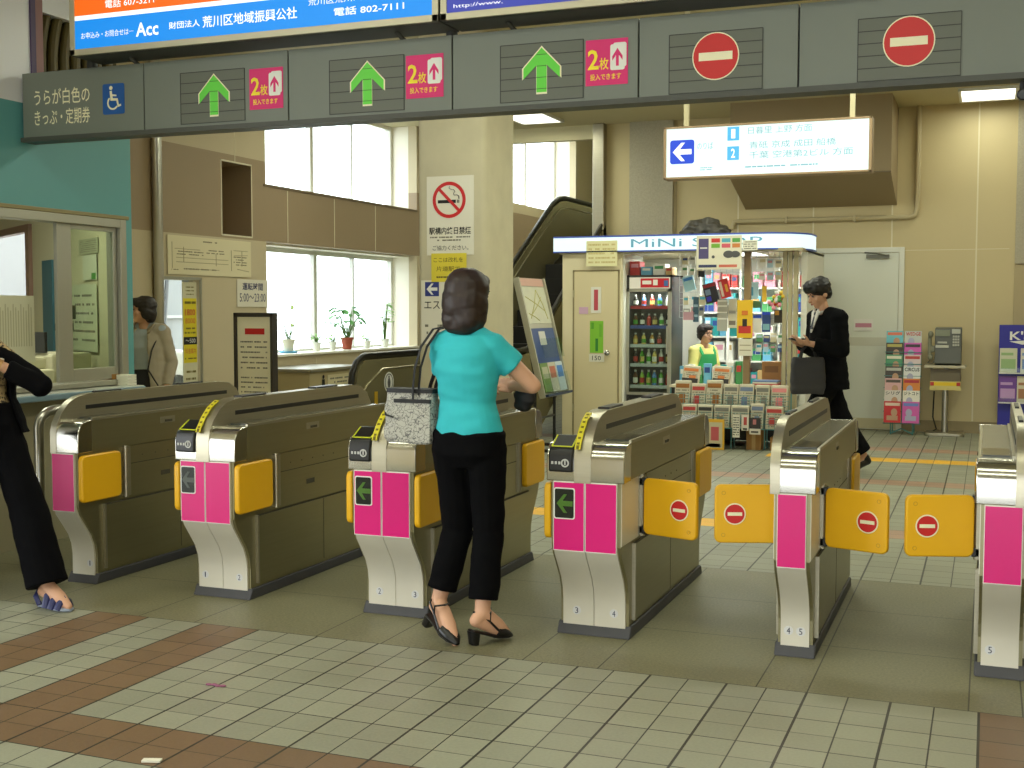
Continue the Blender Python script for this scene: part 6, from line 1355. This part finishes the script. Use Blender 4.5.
hair(st, P, hR, k, [((0, -.022, .045), (.092, .10, .088)), ((0, -.055, -.01), (.086, .06, .075)), ((-.068, -.02, .0), (.026, .05, .055)), ((.068, -.02, .0), (.026, .05, .055)), ((0, .055, .078), (.07, .042, .036))], M('brown_black_hair', (34, 27, 24)), wr=.008)
b = MB()
for s in (-1, 1): b.ring(P(.032*s, .098, .006), hR @ UX, hR @ UZ, .018, .021, .003)
b.tube([P(-.012, .099, .008), P(.012, .099, .008)], .0015, n=6)
for s in (-1, 1): b.tube([P(.052*s, .097, .008), P(.078*s, .05, .008), P(.080*s, -.01, .004)], .0015, n=6)
b.build('glasses', M('glasses_frame', (50, 40, 36), 0.3), st)
for s in 'lr': shoe(st, j['a'+s], j['t'+s], k, M('black_shoe_leather', (16, 15, 15), 0.3))
so = T('stool', 'round stool under the kiosk seller', 'stool', (-2.98, 13.38, 0))
MB().lathe((0, 0, 0), [(.15, .37), (.165, .38), (.165, .425), (.15, .435)]).build('seat', M('stool_seat', (60, 50, 44), 0.6), so)
for i in range(4):
    a = PI/4+PI/2*i; MB().cyl((.12*math.cos(a), .12*math.sin(a), .37), (.16*math.cos(a), .16*math.sin(a), 0), .012).build('leg', steel, so)
# ------------------------------------------------------------------ escalator behind the column
et = T('escalator', 'escalator with dark steps and black handrails climbing away behind the column', 'escalator', (-5.05, 12.5, 0))
esteel = M('escalator_steel', (156, 148, 112), 0.24, 0.5, var=0.06, scale=2); erub = M('handrail_rubber', (34, 33, 30), 0.35)
SL = math.tan(math.radians(30.5))
def hz(y):           # height of the handrail over the run
    if y < 12.0: return 0.985
    if y < 12.5: return 0.985 + (y-12.0)**2*SL
    if y < 15.3: return 0.985 + 0.25*SL + (y-12.5)*SL
    t = min(y-15.3, 0.6); base = 0.985 + 0.25*SL + 2.8*SL
    return base + t*SL*(1 - t/1.2)
ys = [10.15 + 0.25*i for i in range(48)]
for s, x in ((-1, -5.5), (1, -4.62)):
    arc = [(9.93, 0.42), (9.87, 0.55), (9.86, 0.70), (9.89, 0.83), (9.97, 0.93), (10.06, 0.97)] 
    top = arc + [(y, hz(y)) for y in ys]
    low = [(10.05, 0.05)]; bot = [(y, max(0.0, hz(y) - 1.0)) for y in ys]
    prof = [(9.97, 0.0)] + [(y+0.035, z-0.02) for y, z in arc] + [(y, hz(y)-0.035) for y in ys] + [(y, z) for y, z in bot[::-1]]
    b = MB(); b.prism(prof, (x-0.04, 0, 0), UY, UZ, 0.08); b.build('balustrade', esteel, et, world=True, smooth=0)
    MB().tube([(x, y, z) for y, z in top], 0.028, n=10, r2=0.042).build('handrail', erub, et, world=True)
    b = MB(); xi = x - s*0.045
    for dz in (0.13,): b.tube([(xi, y, z-dz) for y, z in [(10.02, 0.5), (9.99, 0.62), (10.01, 0.76), (10.10, 0.84)] + [(y+.02, hz(y)+0.0) for y in ys[1:]]], 0.008, n=6)
    b.build('deck_strip', M('deck_strip', (176, 168, 140), 0.3, 0.8), et, world=True)
    b = MB(); pr = [(y, max(0.02, hz(y)-0.985-0.0)+0.22) for y in ys]; b.prism([(10.1, 0.0)] + [(10.1, 0.22)] + pr + [(y, max(0.0, hz(y)-1.0)) for y in ys[::-1]], (xi-0.01 if s < 0 else xi-0.01, 0, 0), UY, UZ, 0.02); b.build('skirt', M('skirt_dark', (70, 66, 56), 0.4, 0.5), et, world=True, smooth=0)
stp = M('step_black', (26, 25, 24), 0.5)
for k in range(12):
    y0 = 11.6+0.34*k; z1 = max(0.02, min(2.02, 0.02 + 0.2*k)); MB().box(-5.44, y0, max(0, z1-0.32), -4.68, y0+0.345, z1).build('step', stp, et, world=True, smooth=0, bevel=0.004)
MB().box(-5.44, 15.68, 1.9, -4.68, 22.0, 2.0).build('upper_landing', M('landing_steel', (120, 116, 100), 0.5, 0.4), et, world=True, smooth=0); MB().box(-5.44, 10.1, 0, -4.68, 11.6, 0.02).build('comb_plate', esteel, et, world=True, smooth=0)
b = MB(); fx_ = -5.457; O = Vector((fx_, 10.55, 0.716)); b.mi = 0; b.disc(O, UY, UZ, 0.10, 0.002, n=32); b.mi = 1; b.ring(O + UX*.002, UY, UZ, 0.075, 0.085, 0.001); b.prism([(-.02, -.05), (.02, -.05), (.03, 0), (.015, .04), (-.015, .04), (-.03, 0)], O + UX*.002, UY, UZ, .001); b.disc(O + UX*.002 + UZ*.052, UY, UZ, .014, .001)
o = b.build('round_sticker', [white, M('sticker_ink', (70, 70, 70), .6)], et, world=True, smooth=0); o['label'] = 'round white sticker with a grey figure'
MB().box(-5.457, 10.25, .52, -5.453, 10.31, .64).build('yellow_tag', M('tag_yellow', (210, 170, 40), .5), et, world=True, smooth=0)

# ------------------------------------------------------------------ leaflet stand beside the column
lsx = T('leaflet_stand', 'leaning leaflet stand with a map, a blue panel and black legs between column and kiosk', 'stand', (-4.25, 11.55, 0))
q0, q1 = Vector((-4.08, 0, 0.55)), Vector((-4.37, 0, 1.745)); Vb = (q1-q0).normalized(); hB = (q1-q0).length
Nb = UY.cross(Vb).normalized()
OB = lambda u, v, d=0.0: Vector((-4.08, 11.20+u*0.74, 0.55)) + Vb*(v*hB) + Nb*d
b = MB(); b.obox(OB(.5, .5, -.02), UY, Vb, Nb, .37, hB/2, .02)
for u in (0, 1): b.obox(OB(u, .5, 0.005), UY, Vb, Nb, .014, hB/2, .022)
b.build('board', M('stand_alu', (190, 186, 166), .4, .4), lsx, world=True, smooth=0)
b = MB(); b.obox(OB(.5, .965, .004), UY, Vb, Nb, .35, .04, .003); b.build('header', M('header_pink', (220, 176, 160), .5), lsx, world=True, smooth=0)
b = MB(); b.obox(OB(.5, .77, .003), UY, Vb, Nb, .35, .19, .003); b.build('map_panel', M('map_pale', (214, 214, 190), .4, var=.12, scale=9), lsx, world=True, smooth=0)
b = MB()
for u0, v0, u1, v1 in ((.2, .66, .6, .9), (.15, .84, .8, .72), (.6, .9, .85, .65), (.3, .7, .75, .84), (.15, .7, .5, .64)): b.tube([OB(u0, v0, .008), OB((u0+u1)/2+.04, (v0+v1)/2, .008), OB(u1, v1, .008)], .004, n=5)
b.build('map_lines', M('map_line', (196, 190, 110), .5), lsx, world=True)
b = MB(); b.obox(OB(.5, .40, .003), UY, Vb, Nb, .35, .215, .003); b.build('blue_panel', M('panel_blue', (54, 80, 140), .35), lsx, world=True, smooth=0)
b = MB(); b.obox(OB(.46, .49, .008), UY, Vb, Nb, .09, .07, .002); b.build('white_print', M('print_white', (214, 212, 206), .5), lsx, world=True, smooth=0)
b = MB(); b.obox(OB(.5, .10, .05), UY, Vb, Nb, .36, .11, .003); b.obox(OB(.5, .02, .03), UY, Vb, Nb, .36, .006, .025); b.build('lower_pocket', pane, lsx, world=True, smooth=0)
b = MB(); b.obox(OB(.62, .40, .05), UY, Vb, Nb, .30, .10, .003); b.build('upper_pocket', pane, lsx, world=True, smooth=0)
MB().obox(OB(.5, .012, .03), UY, Vb, Nb, .37, .012, .03).build('tray', M('tray_navy', (40, 56, 84), .4), lsx, world=True, smooth=0)
for k, (u, c1, c2, nm) in enumerate(((.2, (120, 150, 80), (190, 190, 160), 'green'), (.5, (206, 200, 180), (190, 110, 90), 'cream'), (.8, (196, 210, 220), (70, 130, 200), 'pale blue'))):
    l = T('leaflet', '%s leaflet in the lower pocket of the leaning stand' % nm, 'leaflet', tuple(OB(u, .03, .03)))
    b = MB(); b.obox(OB(u, .16, .02), UY, Vb, Nb, .105, .15, .006); b.build('cover', M('lf_%d' % k, c1, .4), l, world=True, smooth=0)
    b = MB(); b.obox(OB(u, .20, .027), UY, Vb, Nb, .08, .06, .001); b.build('picture', M('lfp_%d' % k, c2, .4), l, world=True, smooth=0)
lg = M('black_tube', (26, 26, 26), .4)
for y in (11.28, 11.86):
    MB().tube([(-4.33, y, 1.45), (-4.20, y, 0.75), (-4.20, y, 0.02)], .016, n=8).build('leg', lg, lsx, world=True); MB().tube([(-4.42, y, .018), (-3.98, y, .018)], .016, n=8).build('foot', lg, lsx, world=True)
MB().tube([(-4.20, 11.28, .33), (-4.20, 11.86, .33)], .012, n=8).build('crossbar', lg, lsx, world=True)

# ------------------------------------------------------------------ left wall things
WX = XL + 0.003
def wsheet(name, label, cat, y0, y1, z0, z1, rgb, x=WX):
    t = T(name, label, cat, (x, (y0+y1)/2, z0)); MB().box(x, y0, z0, x+.006, y1, z1).build('sheet', M('wsheet_%02x%02x%02x' % rgb, rgb, .7), t, world=True, smooth=0); return t
Wp = lambda y, z, d=.0065: Vector((WX+d, y, z))
t = wsheet('route_map', 'wide pale route map with fine lines on the brown wall above the hatch', 'map', 9.02, 10.34, 1.745, 2.10, (222, 212, 176), WX+.004)
Wp2 = lambda y, z: Vector((WX+.0105, y, z))
b = MB()
for y0, z0, y1, z1 in ((9.12, 1.98, 9.5, 1.98), (9.14, 1.90, 9.95, 1.90), (9.14, 1.86, 9.95, 1.86), (10.0, 1.80, 10.0, 2.0), (10.04, 2.0, 10.28, 2.0), (10.05, 1.95, 10.28, 1.96), (9.4, 1.80, 9.8, 1.80), (10.1, 1.82, 10.3, 1.80), (9.08, 1.8, 9.08, 2.04), (9.25, 1.86, 9.25, 2.0), (9.75, 1.84, 9.75, 1.96), (10.18, 1.85, 10.18, 2.0)):
    b.tube([Wp2(y0, z0), Wp2(y1, z1)], .004, n=4, r2=.0015)
b.build('route_lines', M('route_line', (170, 160, 126), .7), t, world=True, smooth=0)
b = MB()
for i, (y, z, w_, h_, r_) in enumerate(((9.66, 2.06, .22, .03, 1), (9.35, 1.945, .4, .05, 2), (9.75, 1.97, .3, .05, 2), (10.15, 1.9, .22, .1, 4), (9.5, 1.80, .5, .03, 1), (9.12, 1.79, .1, .02, 1))): scribble(b, Wp2(y, z), UY, UZ, w_, h_, r_, .0006, .4, i)
b.build('station_names', M('route_ink', (130, 122, 96), .8), t, world=True, smooth=0)
t = wsheet('hours_sign', 'white sign reading 5:00 to 23:00 on the wall above the framed notice', 'sign', 10.10, 10.64, 1.452, 1.725, (226, 220, 202))
nav = M('navy_ink', (60, 62, 100), .7)
text('lettering', '運転時間', Wp(10.37, 1.655), UY, UZ, .36, .075, nav, t, world=True, bold=.015); text('lettering', '5:00〜23:00', Wp(10.37, 1.545), UY, UZ, .46, .085, nav, t, world=True)
t = wsheet('price_poster', 'narrow yellow poster with red numerals on the right side of the wall hatch', 'poster', 9.275, 9.485, .62, 1.68, (214, 208, 176), XL-.03)
Y_ = lambda y, z: Vector((XL-.021, y, z))
b = MB(); b.box(XL-.0235, 9.28, .93, XL-.0225, 9.48, 1.53); b.build('yellow_field', M('poster_yellow', (226, 208, 40), .6), t, world=True, smooth=0)
MB().box(XL-.0225, 9.28, 1.10, XL-.0218, 9.48, 1.17).build('black_band', ink, t, world=True, smooth=0)
pr_ = M('poster_red', (206, 84, 50), .6)
text('lettering', '1800', Y_(9.38, 1.40), UY, UZ, .15, .06, pr_, t, world=True, bold=.02); text('lettering', '8000', Y_(9.38, 1.32), UY, UZ, .15, .05, pr_, t, world=True); text('lettering', '料金案内', Y_(9.38, 1.04), UY, UZ, .16, .05, pr_, t, world=True); text('lettering', '〜500', Y_(9.38, 1.135), UY, UZ, .15, .04, white, t, world=True)
b = MB(); scribble(b, Y_(9.38, 1.49), UY, UZ, .17, .05, 1, .0006); scribble(b, Y_(9.38, 1.23), UY, UZ, .17, .08, 2, .0006, .4, 2); scribble(b, Y_(9.38, .97), UY, UZ, .17, .03, 1, .0006, .4, 5); scribble(b, Y_(9.38, .78), UY, UZ, .15, .2, 3, .0006, .3, 8); scribble(b, Y_(9.38, 1.6), UY, UZ, .12, .1, 3, .0006, .3, 9); b.build('small_print', M('olive_ink', (120, 108, 40), .8), t, world=True, smooth=0)
# glass of the hatch, and what stands outside it
MB().box(XL-.075, 8.92, .35, XL-.07, 9.50, 1.70).build('pane', pane, bpy.data.objects['trim_2'], world=True, smooth=0)
struct('wall_outside', MB().box(-11.3, 11.2, 0, -11.1, 16.2, 3.2), M('grey_shed_wall', (150, 154, 158), .6, var=.05, scale=2))
struct('trim_8', MB().box(-11.1, 11.2, 1.30, -11.06, 16.2, 1.34), M('pale_rail', (190, 192, 194), .5))
ld = T('ladder', 'dark ladder leaning on the grey wall outside, seen through the hatch', 'ladder', (-10.9, 14.0, 0))
for dy in (-.2, .2): MB().tube([(-10.55, 13.35+dy, 0), (-11.05, 14.35+dy, 2.6)], .03, n=6).build('rail', M('ladder_dark', (70, 72, 74), .5), ld, world=True)
for k in range(7): f = (k+.7)/7.6; MB().tube([(-10.55-.5*f, 13.15+f, 2.6*f), (-10.55-.5*f, 13.55+f, 2.6*f)], .016, n=6).build('rung', M('ladder_dark', (70, 72, 74)), ld, world=True)
ct = T('car', 'white car parked outside, seen through the hatch in the left wall', 'car', (-9.6, 10.4, 0))
prof = [(8.5, .30), (8.45, .75), (8.6, 1.0), (9.0, 1.40), (10.4, 1.42), (11.2, 1.02), (12.2, .92), (12.5, .75), (12.55, .35), (12.1, .25), (8.9, .25)]
b = MB(); b.prism(prof, (-10.4, 0, 0), UY, UZ, 1.5); b.build('body', M('car_white', (226, 226, 224), .2), ct, world=True, smooth=0, bevel=.05, seg=3)
MB().prism([(9.15, 1.02), (9.35, 1.34), (10.3, 1.36), (10.85, 1.04)], (-8.905, 0, 0), UY, UZ, .012).build('side_window', M('car_window', (40, 46, 50), .1), ct, world=True, smooth=0)
for y in (9.2, 11.75):
    for x in (-10.36, -8.92):
        wl_ = MB().cyl((x-.06, y, .33), (x+.06, y, .33), .33, n=28).build('wheel', M('tyre', (26, 26, 27), .7), ct, world=True); MB().cyl((x-.065, y, .33), (x+.065, y, .33), .19, n=20).build('hubcap', M('hub', (150, 152, 154), .35, .6), wl_, world=True)
# potted plants on the sill
leafm = [M('leaf_%d' % i, c, .45) for i, c in enumerate(((90, 160, 80), (140, 190, 100), (180, 205, 120)))]
def plant(label, y, pot, pr0, ph0, h_, nl, sp, ls, lm, saucer=None):
    z0 = .956; t = T('potted_plant', label, 'plant', (XL-.18, y, z0), 0, 'plants on the window sill'); r_ = random.Random(int(y*100))
    if saucer: MB().lathe((0, 0, 0), [(pr0*1.2, 0), (pr0*1.5, .004), (pr0*1.55, .018), (pr0*1.4, .018), (pr0*1.1, .006)]).build('saucer', saucer, t)
    zz = .008 if saucer else 0
    MB().lathe((0, 0, zz), [(pr0*.72, 0), (pr0, ph0*.82), (pr0*1.1, ph0*.82), (pr0*1.12, ph0), (pr0*.95, ph0), (pr0*.92, ph0*.9)]).build('pot', pot, t, smooth=.5)
    MB().lathe((0, 0, zz), [(pr0*.95, ph0*.86), (pr0*.9, ph0*.9)]).build('soil', M('soil', (60, 44, 32), .9), t)
    st_ = MB(); lf_ = MB()
    for k in range(nl):
        a = r_.uniform(0, 2*PI); f = r_.uniform(.35, 1); rr = sp*math.sin(f*2.2)*r_.uniform(.4, 1)
        base = Vector((r_.uniform(-.3, .3)*pr0, r_.uniform(-.3, .3)*pr0, ph0*.85)); tip = Vector((rr*math.cos(a), rr*math.sin(a), ph0 + h_*f))
        st_.tube([base, lerp(base, tip, .5) + UZ*.02, tip], .003, n=5)
        d = Vector((math.cos(a), math.sin(a), r_.uniform(-.5, .5))).normalized(); sd = d.cross(UZ).normalized(); up = sd.cross(d); L_ = ls*r_.uniform(.7, 1.2)
        pts = [(0, 0), (.25, .32), (.55, .38), (.85, .2), (1, 0)]
        top = [tip + d*L_*u + sd*L_*w_*.75 - up*L_*u*u*.25 for u, w_ in pts]; bt_ = [tip + d*L_*u - sd*L_*w_*.75 - up*L_*u*u*.25 for u, w_ in pts[1:-1]]; mid = [tip + d*L_*u - up*L_*(u*u*.25+.06) for u, w_ in pts[1:-1]]
        vt = [lf_.bm.verts.new(p) for p in top]; vb = [lf_.bm.verts.new(p) for p in bt_]; vm = [lf_.bm.verts.new(p) for p in mid]
        lf_.mi = 0
        for A1, B1 in (([vt[0]] + vt[1:4] + [vt[4]], [vt[0]] + vm + [vt[4]]), ([vt[0]] + vb + [vt[4]], [vt[0]] + vm + [vt[4]])):
            lf_.face([A1[0], A1[1], B1[1]]); lf_.face([A1[1], A1[2], B1[2], B1[1]]); lf_.face([A1[2], A1[3], B1[3], B1[2]]); lf_.face([A1[3], A1[4], B1[3]])
    st_.build('stems', M('stem_green', (96, 130, 60), .6), t); lf_.build('foliage', leafm[lm], t)
    return t
plant('sparse plant in a pale pot on a blue saucer, left end of the sill', 11.33, M('pot_pale', (216, 212, 190), .5), .065, .14, .38, 16, .15, .07, 2, M('saucer_blue', (60, 160, 210), .4))
plant('leafy green plant in a red brown pot in the middle of the window sill', 12.62, M('pot_terracotta', (160, 74, 52), .6), .07, .14, .36, 46, .26, .13, 0)
plant('tiny plant in a white pot left of the window post on the sill', 11.92, M('pot_white', (226, 226, 216), .5), .05, .10, .1, 18, .10, .06, 1)
plant('small plant in a white pot just left of the red brown pot', 12.28, M('pot_white', (226, 226, 216), .5), .045, .10, .12, 12, .12, .06, 1)
plant('small plant in a white pot just right of the red brown pot', 13.12, M('pot_white', (226, 226, 216), .5), .045, .09, .08, 14, .10, .06, 1)
plant('tall thin plant at the right end of the window sill', 13.58, M('pot_white', (226, 226, 216), .5), .05, .10, .5, 26, .05, .10, 1)
# box cabinet in front of the window wall
cb = T('cabinet', 'low beige box cabinet with a grey lid and a black figure label, under the windows', 'cabinet', (-6.55, 10.9, 0))
MB().box(-6.84, 10.4, 0, -6.26, 11.43, .80).build('body', M('cabinet_beige', (184, 168, 126), .5), cb, world=True, smooth=0, bevel=.006)
MB().box(-6.87, 10.37, .80, -6.23, 11.46, .835).build('lid', M('cabinet_lid', (150, 144, 124), .35, .4), cb, world=True, smooth=0, bevel=.008)
b = MB(); b.box(-6.26, 10.75, .60, -6.256, 11.28, .76); b.build('label_plate', M('label_cream', (222, 210, 170), .6), cb, world=True, smooth=0)
b = MB(); o = Vector((-6.2555, 10.66, .68)); b.disc(o + UZ*.065, UY, UZ, .02, .001); b.prism([(-.025, .04), (.025, .04), (.03, -.02), (.012, -.09), (-.012, -.09), (-.03, -.02)], o, UY, UZ, .001); b.build('figure_mark', ink, cb, world=True, smooth=0)
b = MB(); scribble(b, Vector((-6.2555, 11.02, .68)), UY, UZ, .45, .12, 3, .0006, .4, 3); b.build('small_print', inkgrey, cb, world=True, smooth=0)
# framed notice stand
ns = T('notice_stand', 'dark framed notice stand with a pale sheet and a red heading, behind the second gate', 'stand', (-5.68, 8.55, 0))
dkf = M('dark_frame', (52, 46, 38), .5)
b = MB(); b.box(-5.87, 8.56, .55, -5.49, 8.62, 1.40)
for x0, x1, z0, z1 in ((-5.87, -5.845, .55, 1.40), (-5.515, -5.49, .55, 1.40), (-5.87, -5.49, .55, .58), (-5.87, -5.49, 1.37, 1.40)): b.box(x0, 8.54, z0, x1, 8.56, z1)
b.build('frame', dkf, ns, world=True, smooth=0, bevel=.003)
MB().box(-5.84, 8.554, .585, -5.52, 8.56, 1.365).build('sheet', M('notice_cream', (236, 230, 200), .7), ns, world=True, smooth=0)
NSP = lambda x, z: Vector((x, 8.5535, z))
MB().plate(NSP(-5.67, 1.245), UX, UZ, .19, .05, .001).build('red_heading', red, ns, world=True, smooth=0)
b = MB(); scribble(b, NSP(-5.68, 1.05), UX, UZ, .26, .26, 6, .0006, .28, 4); scribble(b, NSP(-5.68, .80), UX, UZ, .26, .16, 4, .0006, .28, 7); scribble(b, NSP(-5.61, .66), UX, UZ, .14, .03, 1, .0006, .5, 7); b.build('small_print', inkgrey, ns, world=True, smooth=0)
for x in (-5.84, -5.52): MB().box(x-.012, 8.58, 0, x+.012, 8.605, .56).build('leg', dkf, ns, world=True, smooth=0); MB().box(x-.012, 8.42, 0, x+.012, 8.76, .025).build('foot', dkf, ns, world=True, smooth=0)

# ------------------------------------------------------------------ inside the office
def oq(mb, s0, s1, z0, z1, d0, d1): return ow(mb, s0, s1, z0, z1, d0, d1)
t = T('door_panel', 'teal panel hanging on the office wall beside the bright window', 'panel', tuple(A_ + DA*1.97 - NA*.02 + UZ*1.0)); b = MB(); oq(b, 1.83, 2.13, 1.0, 1.82, -.02, -.004); b.build('panel', M('panel_teal_dark', (58, 104, 116), .5), t, world=True, smooth=0)
for k, (s0, s1, z0, z1, rgb, lb) in enumerate(((.63, 1.1, 1.83, 1.94, (170, 170, 140), 'greyish notice behind the right glass of the ticket window, upper one'), (.66, 1.0, 1.64, 1.82, (206, 208, 184), 'pale notice with a green mark behind the right glass of the ticket window'), (.66, 1.32, 1.12, 1.61, (202, 206, 176), 'large pale notice behind the right glass of the ticket window'))):
    t = T('notice', lb, 'notice', tuple(A_ + DA*(s0+s1)/2 - NA*.01 + UZ*z0)); b = MB(); oq(b, s0, s1, z0, z1, -.01-.004*k, -.006-.004*k); b.build('sheet', M('onote_%d' % k, rgb, .7), t, world=True, smooth=0)
    if k == 1: b = MB(); oq(b, .68, .78, 1.645, 1.69, -.016, -.0145); b.build('green_mark', M('mark_green', (80, 150, 70), .6), t, world=True, smooth=0)
    else: b = MB(); scribble(b, A_ + DA*(s0+s1)/2 - NA*(.0105+.004*k) + UZ*(z0+z1)/2, DA, UZ, (s1-s0)*.85, (z1-z0)*.8, 6, -.0006, .25, k); b.build('small_print', inkgrey, t, world=True, smooth=0)
t = T('notice', 'large sheet of printed timetable hanging inside the open part of the ticket window', 'notice', (-5.52, 5.74, 1.12))
MB().box(-5.524, 5.565, 1.10, -5.52, 5.905, 1.512).build('sheet', M('sheet_greyish', (206, 204, 176), .8), t, world=True, smooth=0)
b = MB()
for k in range(14): y = 5.60+k*.021; b.box(-5.5195, y, 1.20, -5.519, y+.008, 1.46-.02*(k % 3))
b.build('print_columns', M('sheet_ink', (176, 172, 142), .8), t, world=True, smooth=0)
dk = T('office_desk', 'pale desk inside the ticket office behind the counter', 'desk', (-6.2, 5.9, 0))
MB().box(-6.55, 4.6, .70, -5.92, 6.75, .74).build('top', M('desk_top', (196, 190, 158), .5), dk, world=True, smooth=0, bevel=.004)
for x, y in ((-6.5, 4.65), (-5.97, 4.65), (-6.5, 6.65), (-5.97, 6.65)): MB().box(x-.02, y-.02, 0, x+.02, y+.02, .70).build('leg', steel, dk, world=True, smooth=0)
pt = T('ticket_printer', 'beige office machine with a sloped front on the desk, left part of the ticket window', 'machine', (-6.15, 6.25, .74)); pbg = M('machine_beige', (204, 198, 166), .5)
b = MB(); b.box(-6.4, 6.05, .74, -5.95, 6.55, 1.02); b.box(-6.4, 6.05, 1.02, -6.02, 6.55, 1.10); b.build('housing', pbg, pt, world=True, smooth=0, bevel=.015)
b = MB(); b.box(-5.949, 6.12, .86, -5.945, 6.26, .93); b.box(-6.2, 6.12, 1.10, -6.02, 6.40, 1.12); b.build('paper_slot', M('slot_dark', (90, 86, 66), .5), pt, world=True, smooth=0)
mm = T('monitor', 'dark screen in a pale case on the office desk, beside the sash post', 'monitor', (-6.25, 6.7, .74))
b = MB(); b.box(-6.42, 6.60, .76, -6.02, 7.0, 1.12); b.build('case', pbg, mm, world=True, smooth=0, bevel=.02); b = MB(); b.box(-6.36, 6.594, 1.125, -6.08, 6.62, 1.27); b.build('screen', M('screen_dark', (60, 60, 58), .2), mm, world=True, smooth=0)
m2 = T('monitor', 'dark monitor behind the right glass of the ticket window', 'monitor', (-6.0, 6.55, .74))
b = MB(); b.box(-6.0, 6.62, 1.36, -5.985, 6.80, 1.455); b.mi = 1; b.box(-6.0, 6.68, .74, -5.985, 6.74, 1.36); b.box(-6.02, 6.63, 1.28, -5.98, 6.77, 1.33); b.build('screen', [M('screen_grey', (74, 78, 66), .4), M('stand_dark', (60, 62, 54), .5)], m2, world=True, smooth=0)
wbx = T('wooden_box', 'small brown wooden box at the far end of the office counter', 'box', (-5.46, 6.50, .926))
b = MB(); b.box(-5.50, 6.44, .926, -5.38, 6.56, .94); b.box(-5.50, 6.44, .94, -5.49, 6.56, 1.03); b.box(-5.39, 6.44, .94, -5.38, 6.56, 1.0); b.box(-5.49, 6.44, .94, -5.39, 6.45, 1.03); b.box(-5.49, 6.55, .94, -5.39, 6.56, 1.03); b.build('box_body', M('box_wood', (160, 116, 56), .6), wbx, world=True, smooth=0)
for k in range(4):
    o = MB().box(-5.36, 6.46, .926+k*.018, -5.27, 6.55, .942+k*.018).build('booklet', paper, smooth=0, origin=True); tag(o, 'thin white booklet in the small pile beside the wooden box, %s from bottom' % ORD[k], 'booklet', 'booklets beside the wooden box')
# litter on the floor
b = MB()
for k, (dx, dy) in enumerate(((-.03, 0), (-.01, .006), (.012, -.002), (.03, .004))): b.ell((-2.70+dx, 3.78+dy, .004), (.014, .010, .004))
tag(b.build('litter', M('litter_pink', (150, 90, 120), .7), origin=True), 'bits of pinkish litter on the tiles in the foreground', 'litter')
tag(MB().obox((-2.43, 3.06, .005), (.9, .3, 0), (-.3, .9, 0), UZ, .03, .012, .003).build('litter', paper, origin=True), 'scrap of white paper on the red tiles at the bottom edge', 'litter')
